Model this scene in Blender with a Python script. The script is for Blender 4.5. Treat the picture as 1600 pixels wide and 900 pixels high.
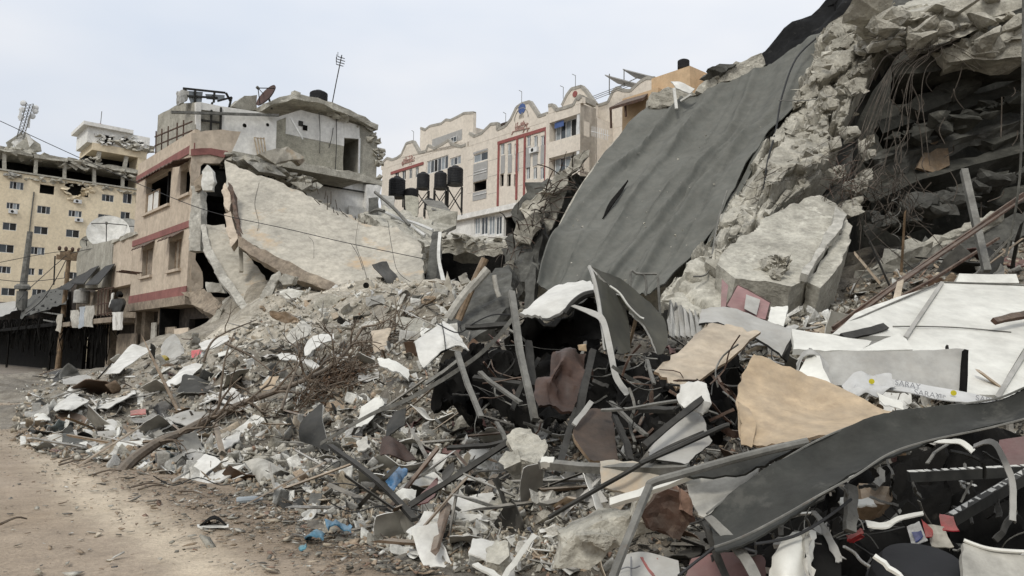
import bpy, bmesh, math, random
import numpy as np
from mathutils import Vector, Matrix, noise

for _o in list(bpy.data.objects):
    bpy.data.objects.remove(_o)
SC = bpy.context.scene
COL = SC.collection
R = math.radians
random.seed(7)
RNG = np.random.default_rng(7)

# ------------------------------------------------------------------ camera
FPX = 1200.0                       # focal length in photo pixels (photo 1600 x 900)
CAM = Vector((0, 0, 1.6))
PITCH, ROLL = math.atan(112 / 1200), R(1.0)
CROT = Matrix.Rotation(R(90) + PITCH, 3, 'X') @ Matrix.Rotation(ROLL, 3, 'Z')
cd = bpy.data.cameras.new('camera')
cam = bpy.data.objects.new('camera', cd)
COL.objects.link(cam)
cam.location = CAM
cam.rotation_euler = CROT.to_euler()
cd.sensor_width = 36
cd.lens = 36 * FPX / 1600
cd.clip_start = 0.05
cd.clip_end = 3000
SC.camera = cam

# ------------------------------------------------------------------ sky and sun (overcast)
SUN_EL, SUN_AZ = R(44), R(204)     # azimuth clockwise from +Y: behind the camera, to the left
w = bpy.data.worlds.new('World')
SC.world = w
w.use_nodes = True
nt = w.node_tree
nt.nodes.clear()
def _n(t, **k):
    n = nt.nodes.new(t)
    for a, b in k.items():
        setattr(n, a, b)
    return n
out = _n('ShaderNodeOutputWorld')
bg = _n('ShaderNodeBackground')
bg.inputs[1].default_value = 0.1
sky = _n('ShaderNodeTexSky', sky_type='NISHITA', sun_disc=False)
sky.sun_elevation = SUN_EL
sky.sun_rotation = SUN_AZ
sky.air_density = 1.0
sky.dust_density = 3.0
tc = _n('ShaderNodeTexCoord')
sep = _n('ShaderNodeSeparateXYZ')
nt.links.new(tc.outputs['Generated'], sep.inputs[0])
# overcast cover: luminance rises from the horizon to the zenith as (1 + 2 sin h) / 3
cl = _n('ShaderNodeMath', operation='MAXIMUM'); cl.inputs[1].default_value = 0.0
nt.links.new(sep.outputs[2], cl.inputs[0])
ma = _n('ShaderNodeMath', operation='MULTIPLY_ADD'); ma.inputs[1].default_value = 4.6; ma.inputs[2].default_value = 6.5
nt.links.new(cl.outputs[0], ma.inputs[0])
mp = _n('ShaderNodeMapping'); mp.inputs['Scale'].default_value = (1.6, 1.6, 4.0)
nt.links.new(tc.outputs['Generated'], mp.inputs[0])
nz = _n('ShaderNodeTexNoise'); nz.inputs['Scale'].default_value = 1.3; nz.inputs['Detail'].default_value = 4
nt.links.new(mp.outputs[0], nz.inputs[0])
cr = _n('ShaderNodeValToRGB')
cr.color_ramp.elements[0].position = 0.32; cr.color_ramp.elements[0].color = (0.80, 0.865, 0.965, 1)
cr.color_ramp.elements[1].position = 0.68; cr.color_ramp.elements[1].color = (1.03, 1.03, 1.045, 1)
nt.links.new(nz.outputs[0], cr.inputs[0])
mul = _n('ShaderNodeVectorMath', operation='SCALE')
nt.links.new(cr.outputs[0], mul.inputs[0]); nt.links.new(ma.outputs[0], mul.inputs['Scale'])
mx = _n('ShaderNodeMix', data_type='RGBA'); mx.inputs[0].default_value = 0.88
nt.links.new(sky.outputs[0], mx.inputs[6]); nt.links.new(mul.outputs[0], mx.inputs[7])
nt.links.new(mx.outputs[2], bg.inputs[0]); nt.links.new(bg.outputs[0], out.inputs[0])

sl = bpy.data.lights.new('sun', 'SUN')
sl.energy = 1.5
sl.angle = R(14)
sl.color = (1.0, 0.975, 0.92)
sun = bpy.data.objects.new('sun', sl)
COL.objects.link(sun)
sun.location = (-10, -10, 40)
_sd = Vector((math.sin(SUN_AZ) * math.cos(SUN_EL), math.cos(SUN_AZ) * math.cos(SUN_EL), math.sin(SUN_EL)))
sun.rotation_euler = _sd.to_track_quat('Z', 'Y').to_euler()
SC.view_settings.view_transform = 'Standard'
SC.view_settings.look = 'None'
SC.view_settings.exposure = 0.25
SC.view_settings.gamma = 1.0
SC.render.engine = 'CYCLES'
SC.cycles.max_bounces = 5
SC.cycles.diffuse_bounces = 3
SC.cycles.glossy_bounces = 2
SC.cycles.transparent_max_bounces = 6
SC.cycles.use_adaptive_sampling = True
SC.cycles.adaptive_threshold = 0.02
SC.cycles.use_denoising = True

# ------------------------------------------------------------------ geometry of the view
def ray(px, py):
    v = CROT @ Vector(((px - 800) / FPX, (450 - py) / FPX, -1.0))
    return v / v.y
def P(px, py, d):
    return CAM + ray(px, py) * d
def PP(t):
    return t if isinstance(t, Vector) else P(*t)
def proj(p):
    q = CROT.transposed() @ (Vector(p) - CAM)
    return (800 - q.x / q.z * FPX, 450 + q.y / q.z * FPX)
U = Vector((-0.655, 0.756, 0)).normalized()    # along the street, away
N = Vector((U.y, -U.x, 0))                     # away from the street, to the right
Z = Vector((0, 0, 1))
class Plane:
    """vertical plane through point o, t axis to the right as seen from the camera"""
    def __init__(s, o, nrm, tax):
        s.o, s.n, s.t = Vector((o.x, o.y, 0)), nrm, tax
    def hit(s, px, py):
        r = ray(px, py)
        return CAM + r * ((s.o - CAM).dot(s.n) / r.dot(s.n))
    def tz(s, px, py):
        h = s.hit(px, py)
        return (h - s.o).dot(s.t), h.z
    def pt(s, t, z, out=0.0):
        return s.o + s.t * t + Z * z + s.n * out
    def rect(s, x0, x1, y0, y1):
        xm, ym = (x0 + x1) / 2, (y0 + y1) / 2
        return s.tz(x0, ym)[0], s.tz(x1, ym)[0], s.tz(xm, y1)[1], s.tz(xm, y0)[1]
    def shift(s, k):
        return Plane(s.o + s.n * k, s.n, s.t)
def ground(px, py, z=0.0):
    r = ray(px, py)
    return CAM + r * ((z - CAM.z) / r.z)

# ------------------------------------------------------------------ materials
MATS = {}
def mat(name, c1, c2=None, rough=0.85, scale=1.2, fine=14, bump=0.25, metal=0.0, objcol=False, vcol=None,
        streak=0.0, c3=None, c3at=0.62, spec=0.3, bd=0.03, det=5, fv=None, gr=None, dust=0.0, c3s=None):
    if gr is None: gr = 0.42 if bump > 0.12 else 0.16
    if fv is None: fv = 0.28 if bump > 0.12 else 0.08
    m = bpy.data.materials.new(name); m.use_nodes = True
    t = m.node_tree; nd = t.nodes; L = t.links
    b = nd['Principled BSDF']
    b.inputs['Roughness'].default_value = rough
    b.inputs['Metallic'].default_value = metal
    b.inputs['Specular IOR Level'].default_value = spec
    g = nd.new('ShaderNodeNewGeometry')
    def nse(sc, d=det, r=0.6, vec=None):
        n = nd.new('ShaderNodeTexNoise'); n.inputs['Scale'].default_value = sc
        n.inputs['Detail'].default_value = d; n.inputs['Roughness'].default_value = r
        L.new(vec or g.outputs['Position'], n.inputs['Vector']); return n
    def ramp(src, a, bb, p0=0.35, p1=0.65):
        r = nd.new('ShaderNodeValToRGB'); e = r.color_ramp.elements
        e[0].position = p0; e[1].position = p1
        e[0].color = (*a, 1); e[1].color = (*bb, 1)
        L.new(src, r.inputs[0]); return r.outputs[0]
    def mixc(f, a, bb, mode='MIX'):
        x = nd.new('ShaderNodeMix'); x.data_type = 'RGBA'; x.blend_type = mode
        for i, v in ((0, f), (6, a), (7, bb)):
            if isinstance(v, (int, float)): x.inputs[i].default_value = v
            elif isinstance(v, tuple): x.inputs[i].default_value = (*v, 1)
            else: L.new(v, x.inputs[i])
        return x.outputs[2]
    c2 = c2 or tuple(v * 0.72 for v in c1)
    n1 = nse(scale)
    if objcol or vcol:
        if objcol:
            s = nd.new('ShaderNodeObjectInfo'); col = s.outputs['Color']
        else:
            s = nd.new('ShaderNodeVertexColor'); s.layer_name = vcol; col = s.outputs[0]
        k = ramp(n1.outputs[0], c2, c1)
        col = mixc(1.0, col, k, 'MULTIPLY')
    else:
        col = ramp(n1.outputs[0], c2, c1)
    n2 = nse(fine, 4, 0.65)
    col = mixc(1.0, col, ramp(n2.outputs[0], (1 - fv,) * 3, (1 + fv * 0.43,) * 3, 0.3, 0.7), 'MULTIPLY')
    if gr:
        ng = nse(2.9, 11, 0.74)
        col = mixc(1.0, col, ramp(ng.outputs[0], (1 - gr,) * 3, (1 + gr * .12,) * 3, 0.36, 0.60), 'MULTIPLY')
    if c3:
        n3 = nse(c3s or scale * 2.3 + 0.37, 8, 0.7)
        col = mixc(ramp(n3.outputs[0], (0, 0, 0), (1, 1, 1), c3at - 0.05, c3at + 0.06), col, c3)
    if streak:
        mpp = nd.new('ShaderNodeMapping'); mpp.inputs['Scale'].default_value = (0.7, 0.7, 0.14)
        L.new(g.outputs['Position'], mpp.inputs[0])
        n4 = nse(1.6, 5, 0.65, mpp.outputs[0])
        col = mixc(1.0, col, ramp(n4.outputs[0], (1 - streak * 0.6,) * 3, (1.02,) * 3, 0.3, 0.62), 'MULTIPLY')
    if dust:                       # dust settles on what faces up
        sx = nd.new('ShaderNodeSeparateXYZ'); L.new(g.outputs['Normal'], sx.inputs[0])
        nd_ = nse(5.3, 9, 0.7)
        m1 = nd.new('ShaderNodeMath'); m1.operation = 'MULTIPLY_ADD'; m1.inputs[1].default_value = 2.4; m1.inputs[2].default_value = -1.15; L.new(nd_.outputs[0], m1.inputs[0])
        m2 = nd.new('ShaderNodeMath'); m2.operation = 'MULTIPLY_ADD'; m2.inputs[1].default_value = 0.9; L.new(sx.outputs[2], m2.inputs[0]); L.new(m1.outputs[0], m2.inputs[2])
        m3 = nd.new('ShaderNodeMath'); m3.operation = 'MULTIPLY'; m3.use_clamp = True; m3.inputs[1].default_value = dust; L.new(m2.outputs[0], m3.inputs[0])
        m4 = nd.new('ShaderNodeMath'); m4.operation = 'MAXIMUM'; m4.inputs[1].default_value = 0.0; L.new(m3.outputs[0], m4.inputs[0])
        col = mixc(m4.outputs[0], col, (0.33, 0.30, 0.25))
    L.new(col, b.inputs['Base Color'])
    if bump:
        bm_ = nd.new('ShaderNodeBump'); bm_.inputs['Strength'].default_value = bump; bm_.inputs['Distance'].default_value = bd
        L.new(n2.outputs[0], bm_.inputs['Height']); L.new(bm_.outputs[0], b.inputs['Normal'])
    MATS[name] = m
    return m
G = lambda v: (v, v * 0.985, v * 0.95)
mat('concrete', (0.50, 0.475, 0.40), (0.35, 0.33, 0.275), bump=0.7, fine=15, c3=(0.55, 0.525, 0.445), gr=0.34)
mat('broken', (0.53, 0.50, 0.42), (0.36, 0.338, 0.28), bump=0.9, fine=14, scale=1.4, c3=(0.28, 0.24, 0.185), c3at=0.68, bd=0.05, gr=0.34)
mat('concrete_dark', (0.13, 0.128, 0.112), (0.075, 0.073, 0.064), bump=0.6, fine=8)
mat('cave', (0.095, 0.093, 0.078), (0.055, 0.054, 0.045), bump=0.6, fine=6, c3=(0.15, 0.142, 0.118), c3at=0.64)  # dark concrete with the cavity's shade put into its colour
mat('slab_plaster', (0.50, 0.46, 0.38), (0.36, 0.335, 0.28), bump=0.03, fine=5, fv=0.14, scale=0.45, gr=0.30, c3=(0.44, 0.325, 0.205), c3at=0.60, c3s=0.33)
mat('slab_grey', (0.52, 0.50, 0.44), (0.38, 0.36, 0.31), bump=0.25, fine=7, scale=0.8, gr=0.35)
mat('beige', (0.57, 0.48, 0.375), (0.48, 0.40, 0.31), streak=0.2, bump=0.12, scale=0.5, fine=5, gr=0.24)
mat('beige_dark', (0.36, 0.30, 0.225), (0.26, 0.21, 0.16), streak=0.2, bump=0.2, scale=0.6, fine=6)
mat('red_band', (0.29, 0.125, 0.108), (0.23, 0.10, 0.088), streak=0.3, bump=0.1)
mat('white_plaster', (0.80, 0.785, 0.74), (0.70, 0.685, 0.635), streak=0.25, bump=0.12, scale=0.6, fine=5, c3=(0.46, 0.43, 0.36), c3at=0.74, fv=0.12)
mat('olive_plaster', (0.42, 0.40, 0.325), (0.34, 0.322, 0.258), streak=0.2, bump=0.15, c3=(0.56, 0.54, 0.47), c3at=0.68, gr=0.28)
mat('grey_plaster', (0.43, 0.41, 0.345), (0.32, 0.302, 0.25), streak=0.3, bump=0.25, scale=0.8, gr=0.3)
mat('soot_shade', (0.017, 0.016, 0.0145), (0.008, 0.0077, 0.007), bump=0.5, fine=5, c3=(0.04, 0.036, 0.03), c3at=0.66, spec=0.05)  # black of real soot, also used where shade is painted in
mat('soot_wall', (0.115, 0.095, 0.078), (0.05, 0.044, 0.038), streak=0.45, bump=0.4, fine=5, c3=(0.19, 0.15, 0.115), c3at=0.64)
mat('yellow_wall', (0.76, 0.655, 0.475), (0.69, 0.585, 0.415), streak=0.16, bump=0.05, scale=0.15, fine=2)
mat('school_wall', (0.69, 0.625, 0.535), (0.64, 0.578, 0.49), streak=0.12, bump=0.05, scale=0.2, fine=2)
mat('school_grey', (0.36, 0.355, 0.34), (0.33, 0.325, 0.31), bump=0.05)
mat('coping', (0.40, 0.375, 0.325), bump=0.1, gr=0.2)
mat('maroon', (0.30, 0.10, 0.09), (0.24, 0.08, 0.072), bump=0.05)
mat('orange_wall', (0.58, 0.42, 0.26), (0.52, 0.37, 0.225), bump=0.05, streak=0.15)
mat('frame_white', (0.74, 0.74, 0.72), bump=0.0)
mat('glass', (0.05, 0.06, 0.065), (0.03, 0.035, 0.04), rough=0.12, bump=0.0, spec=0.5)
mat('glass_pale', (0.30, 0.33, 0.34), (0.2, 0.22, 0.23), rough=0.15, bump=0.0, spec=0.5)
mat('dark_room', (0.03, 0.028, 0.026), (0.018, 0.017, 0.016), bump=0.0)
mat('sheet_white', (0.74, 0.73, 0.68), (0.58, 0.57, 0.52), rough=0.55, bump=0.06, scale=1.4, fine=5, c3=(0.40, 0.37, 0.30), c3at=0.70, dust=0.3, gr=0.25)
mat('panel_white', (0.74, 0.73, 0.66), (0.62, 0.608, 0.545), rough=0.5, bump=0.05, scale=1.1, fine=3, c3=(0.46, 0.425, 0.345), c3at=0.69, dust=0.2, gr=0.20, fv=0.12)
mat('sheet_grey', (0.43, 0.425, 0.395), (0.29, 0.285, 0.26), rough=0.5, bump=0.08, scale=1.8, fine=6, dust=0.4, gr=0.32, c3=(0.22, 0.20, 0.165), c3at=0.66, c3s=4.0)
mat('sheet_dark', (0.034, 0.034, 0.031), (0.02, 0.02, 0.018), rough=0.6, bump=0.12, scale=2.5, fine=8, c3=(0.065, 0.062, 0.052), c3at=0.66, spec=0.15, dust=0.08)
mat('ribbon', (0.040, 0.041, 0.036), (0.026, 0.027, 0.024), rough=0.7, bump=0.12, scale=2, fine=18, c3=(0.062, 0.061, 0.053), c3at=0.6, spec=0.15, dust=0.04, gr=0.5)
mat('olive_panel', (0.065, 0.062, 0.045), (0.038, 0.037, 0.028), rough=0.5, bump=0.1, scale=3, fine=9, dust=0.06, spec=0.25)
mat('steel', (0.20, 0.196, 0.175), (0.11, 0.108, 0.095), rough=0.6, metal=0.1, bump=0.2, scale=3, fine=20, c3=(0.10, 0.07, 0.05), c3at=0.66, dust=0.2)
mat('steel_dark', (0.045, 0.044, 0.04), (0.024, 0.0235, 0.021), rough=0.6, metal=0.1, bump=0.15, scale=3, fine=20, spec=0.15, dust=0.08)
mat('rebar', (0.12, 0.10, 0.08), (0.06, 0.048, 0.037), rough=0.85, bump=0.2, scale=3)
mat('rust', (0.11, 0.06, 0.04), (0.06, 0.036, 0.026), rough=0.85, bump=0.3, scale=4, c3=(0.16, 0.11, 0.075), c3at=0.62, dust=0.25)
mat('wood_tan', (0.52, 0.39, 0.245), (0.40, 0.295, 0.18), rough=0.75, bump=0.15, scale=2.6, fine=9, c3=(0.29, 0.21, 0.13), c3at=0.61, c3s=3.2, gr=0.3, dust=0.25)
mat('wood_pale', (0.53, 0.44, 0.325), (0.41, 0.33, 0.235), rough=0.75, bump=0.15, scale=2.4, fine=8, c3=(0.34, 0.27, 0.19), c3at=0.62, c3s=3.0, gr=0.3, dust=0.25)
mat('wood', (0.30, 0.21, 0.13), (0.19, 0.135, 0.085), rough=0.8, bump=0.3, scale=3, fine=16, dust=0.4)
mat('bark', (0.17, 0.125, 0.085), (0.095, 0.07, 0.05), bump=0.7, scale=4, fine=22, dust=0.3)
mat('dry_leaf', (0.16, 0.10, 0.06), (0.09, 0.055, 0.035), bump=0.1, scale=5)
mat('leather', (0.075, 0.040, 0.027), (0.042, 0.024, 0.018), rough=0.55, bump=0.25, scale=4, fine=10, spec=0.3, dust=0.05)
mat('ply_brown', (0.065, 0.040, 0.026), (0.04, 0.026, 0.018), rough=0.6, bump=0.15, scale=3, dust=0.06)
mat('tarp', (0.128, 0.131, 0.118), (0.104, 0.107, 0.096), rough=0.9, bump=0.12, scale=0.35, fine=9, gr=0.18, dust=0.14, spec=0.1)
mat('felt', (0.018, 0.018, 0.018), (0.010, 0.010, 0.010), rough=0.85, bump=0.3, scale=1.5, fine=6, c3=(0.06, 0.057, 0.05), c3at=0.66, spec=0.1)
mat('black_plastic', (0.024, 0.024, 0.025), (0.015, 0.015, 0.016), rough=0.6, bump=0.08, c3=(0.055, 0.052, 0.048), c3at=0.66, spec=0.2)
mat('cable', (0.03, 0.03, 0.03), rough=0.7, bump=0.0)
mat('obj_concrete', (1.1, 1.1, 1.1), (0.72, 0.70, 0.66), bump=0.8, fine=22, scale=3, objcol=True, gr=0.30)
mat('obj_sheet', (1.06, 1.06, 1.06), (0.78, 0.77, 0.74), rough=0.55, bump=0.1, fine=12, scale=2.2, objcol=True, dust=0.22, gr=0.26)
mat('obj_sheet_back', (0.55, 0.53, 0.48), (0.36, 0.34, 0.31), rough=0.6, bump=0.1, fine=12, scale=2.5, objcol=True, dust=0.4)
mat('obj_bar', (1.08, 1.08, 1.08), (0.65, 0.62, 0.57), rough=0.65, bump=0.25, fine=25, scale=4, objcol=True, dust=0.5)
mat('obj_cloth', (1.1, 1.1, 1.1), (0.6, 0.6, 0.6), rough=0.75, bump=0.3, fine=20, scale=5, objcol=True, dust=0.3)
mat('frag', (1.12, 1.12, 1.12), (0.75, 0.74, 0.71), bump=0.5, fine=26, scale=2.5, vcol='Col', gr=0.28)
mat('mound', (1.05, 1.05, 1.05), (0.66, 0.64, 0.60), bump=1.0, fine=9, scale=1.6, vcol='Col', bd=0.08, gr=0.28)
mat('dirt', (1.06, 1.06, 1.06), (0.90, 0.89, 0.87), bump=0.9, fine=30, scale=0.7, vcol='Col', bd=0.02, gr=0.22, fv=0.22)
mat('far_ground', (0.30, 0.26, 0.21), (0.22, 0.19, 0.155), bump=0.2, scale=0.3)
mat('pvc', (0.62, 0.62, 0.60), (0.45, 0.45, 0.43), rough=0.4, bump=0.05, dust=0.3)
mat('lettering_red', (0.42, 0.26, 0.22), bump=0.0)
mat('dish_brown', (0.10, 0.062, 0.052), (0.07, 0.045, 0.04), bump=0.1)
mat('ink_blue', (0.08, 0.13, 0.30), bump=0)
mat('ink_grey', (0.26, 0.26, 0.265), bump=0)
mat('ink_yellow', (0.55, 0.47, 0.03), bump=0)
mat('brick', (0.33, 0.21, 0.15), (0.24, 0.15, 0.11), bump=0.3, scale=4)

# ------------------------------------------------------------------ object helpers
ORG = {}
def tag(o, label, cat=None, group=None, kind=None):
    if label: o['label'] = label
    if cat: o['category'] = cat
    if group: o['group'] = group
    if kind: o['kind'] = kind
    return o
def thing(name, label, cat, base, group=None):
    o = bpy.data.objects.new(name, None)
    COL.objects.link(o); o.empty_display_size = 0.2
    o.location = base; ORG[o.name] = Vector(base)
    return tag(o, label, cat, group)
def mo(name, verts, faces, m, parent=None, smooth=False, midx=None, label=None, cat=None, group=None, kind=None, color=None, vcol=None):
    """one mesh object from world-space vertices"""
    V = np.array([tuple(v) for v in verts], dtype=float).reshape(-1, 3)
    if parent is not None: org = ORG[parent.name]
    else:
        org = Vector(((V[:, 0].min() + V[:, 0].max()) / 2, (V[:, 1].min() + V[:, 1].max()) / 2, V[:, 2].min()))
    me = bpy.data.meshes.new(name)
    me.from_pydata((V - np.array(org)).tolist(), [], faces)
    for k in (m if isinstance(m, (list, tuple)) else [m]):
        me.materials.append(MATS[k])
    if midx is not None: me.polygons.foreach_set('material_index', midx)
    if smooth: me.polygons.foreach_set('use_smooth', [True] * len(me.polygons))
    if smooth: me.set_sharp_from_angle(angle=R(38))
    if vcol is not None:
        at_ = me.color_attributes.new('Col', 'FLOAT_COLOR', 'POINT')
        at_.data.foreach_set('color', np.asarray(vcol, dtype=np.float32).ravel())
    me.update()
    o = bpy.data.objects.new(name, me); COL.objects.link(o)
    if parent is not None: o.parent = parent
    else: o.location = org
    ORG[o.name] = Vector(org)
    if color: o.color = (*color, 1)
    tag(o, label, cat, group, kind)
    return o
class MB:
    """collects vertices and faces of one mesh"""
    def __init__(s): s.v, s.f = [], []
    def add(s, v, f):
        k = len(s.v); s.v += [Vector(x) for x in v]; s.f += [tuple(i + k for i in q) for q in f]; return s
    def prism(s, pts, d):
        """polygon pts extruded by vector d"""
        n = len(pts); a = [Vector(p) for p in pts]
        nr = Vector((0, 0, 0))
        for i in range(n): nr += (a[i] - a[0]).cross(a[(i + 1) % n] - a[0])
        if nr.dot(d) > 0: a = a[::-1]
        return s.add(a + [p + d for p in a], [tuple(range(n)), tuple(range(2 * n - 1, n - 1, -1))] +
                     [(i, i + n, (i + 1) % n + n, (i + 1) % n) for i in range(n)])
    def box(s, o, a, b, c):
        """box from corner o with edge vectors a, b, c"""
        return s.prism([o, o + a, o + a + b, o + b], c)
    def bar(s, p, q, w_, h_, up=Z):
        p, q = Vector(p), Vector(q); d = (q - p).normalized()
        x = d.cross(up)
        if x.length < 1e-4: x = d.cross(Vector((1, 0, 0)))
        x.normalize(); y = x.cross(d).normalized()
        c = [p + x * w_ / 2 * a + y * h_ / 2 * b for a, b in ((-1, -1), (1, -1), (1, 1), (-1, 1))]
        return s.prism(c, q - p)
    def bent(s, p, q, w_, h_, up=Z, amp=.012, rr=None):
        """rectangular bar with small kinks along its length"""
        rr = rr or random; p, q = Vector(p), Vector(q); d = (q - p); L_ = d.length; d.normalize(); x = d.cross(up)
        if x.length < 1e-4: x = d.cross(Vector((1, 0, 0)))
        x.normalize(); y = x.cross(d).normalized(); k = len(s.v); n = 7; kx, ky = rr.gauss(0, amp), rr.gauss(0, amp); j = rr.uniform(.25, .75)
        for i in range(n):
            t = i / (n - 1); b = (t / j if t < j else (1 - t) / (1 - j)) * L_
            c = p + d * L_ * t + x * (kx * b + rr.gauss(0, .002)) + y * (ky * b + rr.gauss(0, .002)); sw, sh = w_ * rr.uniform(.86, 1.06), h_ * rr.uniform(.82, 1.06)
            s.v += [c + x * sw / 2 * a + y * sh / 2 * e for a, e in ((-1, -1), (1, -1), (1, 1), (-1, 1))]
        for i in range(n - 1):
            for m_ in range(4): s.f.append((k + i * 4 + m_, k + i * 4 + (m_ + 1) % 4, k + i * 4 + 4 + (m_ + 1) % 4, k + i * 4 + 4 + m_))
        s.f += [(k + 3, k + 2, k + 1, k), tuple(k + (n - 1) * 4 + m_ for m_ in range(4))]
        return s
    def tube(s, pts, r, n=6, r1=None, smoothn=0):
        pts = [Vector(p) for p in pts]
        if smoothn: pts = catmull(pts, smoothn)
        m_ = len(pts); base = len(s.v); px_ = None
        for i, p in enumerate(pts):
            t = (pts[min(i + 1, m_ - 1)] - pts[max(i - 1, 0)])
            t = t.normalized() if t.length > 1e-9 else Z
            if px_ is None:
                x = t.cross(Z)
                if x.length < 0.1: x = t.cross(Vector((1, 0, 0)))
            else: x = px_ - t * px_.dot(t)
            x.normalize(); px_ = x; y = t.cross(x)
            rr = r if r1 is None else r + (r1 - r) * i / max(1, m_ - 1)
            for k in range(n):
                a = 2 * math.pi * k / n
                s.v.append(p + (x * math.cos(a) + y * math.sin(a)) * rr)
        for i in range(m_ - 1):
            for k in range(n):
                a, b_ = base + i * n + k, base + i * n + (k + 1) % n
                s.f.append((a, b_, b_ + n, a + n))
        s.f.append(tuple(base + k for k in range(n))[::-1]); s.f.append(tuple(base + (m_ - 1) * n + k for k in range(n)))
        return s
    def lathe(s, o, prof, n=16, ax=Z):
        x = ax.cross(Vector((1, 0, 0)));
        if x.length < .1: x = ax.cross(Vector((0, 1, 0)))
        x.normalize(); y = ax.cross(x); base = len(s.v); m_ = len(prof)
        for (r, h) in prof:
            for k in range(n):
                a = 2 * math.pi * k / n
                s.v.append(o + ax * h + (x * math.cos(a) + y * math.sin(a)) * r)
        for i in range(m_ - 1):
            for k in range(n):
                a, b_ = base + i * n + k, base + i * n + (k + 1) % n
                s.f.append((a, b_, b_ + n, a + n))
        s.f.append(tuple(base + k for k in range(n))[::-1]); s.f.append(tuple(base + (m_ - 1) * n + k for k in range(n)))
        return s
    def build(s, name, m, parent=None, **k):
        return mo(name, s.v, s.f, m, parent, **k)
def catmull(p, n):
    o = []
    for i in range(len(p) - 1):
        a, b_, c, d = p[max(i - 1, 0)], p[i], p[i + 1], p[min(i + 2, len(p) - 1)]
        for k in range(n):
            t = k / n
            o.append(0.5 * ((2 * b_) + (c - a) * t + (2 * a - 5 * b_ + 4 * c - d) * t * t + (3 * b_ - a - 3 * c + d) * t ** 3))
    return o + [p[-1]]
def fnoise(p, sc, seed=0, oct=4):
    return noise.fractal(Vector(p) * sc + Vector((seed * 7.3, seed * 3.1, seed * 5.7)), 1.0, 2.0, oct)
def rough(pts, thick, seg=0.3, amp=0.05, seed=0, sc=1.6, bev=0.0, dirv=None, frac=0.0):
    """a broken slab: outline pts (front face) extruded away from the viewer, cut fine and worn with noise -> verts, faces"""
    pts = [PP(p) for p in pts]
    nr = Vector((0, 0, 0))
    for i in range(len(pts)): nr += (pts[i] - pts[0]).cross(pts[(i + 1) % len(pts)] - pts[0])
    nr.normalize()
    c = sum(pts, Vector()) / len(pts)
    if nr.dot(c - CAM) > 0: nr = -nr; pts = pts[::-1]
    d = Vector(dirv).normalized() * thick if dirv is not None else -nr * thick
    mb = MB(); mb.prism(pts, d)
    bm = bmesh.new()
    vs = [bm.verts.new(v) for v in mb.v]
    for q in mb.f:
        try: bm.faces.new([vs[i] for i in q])
        except ValueError: pass
    bmesh.ops.recalc_face_normals(bm, faces=bm.faces)
    bmesh.ops.triangulate(bm, faces=bm.faces)
    for it in range(7):
        e = [x for x in bm.edges if x.calc_length() > seg]
        if not e or len(bm.faces) > 14000: break
        bmesh.ops.subdivide_edges(bm, edges=e, cuts=1)
        bmesh.ops.triangulate(bm, faces=[f for f in bm.faces if len(f.verts) > 3])
    pre = {v: max([e.calc_face_angle(0) for e in v.link_edges] or [0]) for v in bm.verts}
    if bev:
        bmesh.ops.smooth_vert(bm, verts=bm.verts, factor=.35, use_axis_x=True, use_axis_y=True, use_axis_z=True)
    bm.normal_update()
    for v in bm.verts:
        sharp = pre[v]
        k = 1.0 + (1.5 if sharp > 0.6 else 0)
        n = fnoise(v.co, sc, seed) * 0.8 + fnoise(v.co, sc * 3.1, seed + 3, 2) * 0.4
        if frac:
            q = v.co * frac + Vector((seed, seed * 2.0, 0)); q += noise.noise_vector(q * 1.7) * .35
            dd_, pp_ = noise.voronoi(q); g_ = dd_[1] - dd_[0]
            n += (noise.cell(pp_[0] * 3.7) - .5) * 1.5 - 1.5 * max(0, 1 - g_ / .10)
        v.co += v.normal * (n * amp * k - (bev if sharp > 0.6 else 0))
    bm.verts.index_update()
    V = [v.co.copy() for v in bm.verts]; F = [tuple(x.index for x in f.verts) for f in bm.faces]
    bm.free()
    return V, F
def rslab(name, pts, thick, m, label=None, cat=None, parent=None, group=None, smooth=False, **k):
    V, F = rough(pts, thick, **k)
    return mo(name, V, F, m, parent, smooth, label=label, cat=cat, group=group)
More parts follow.
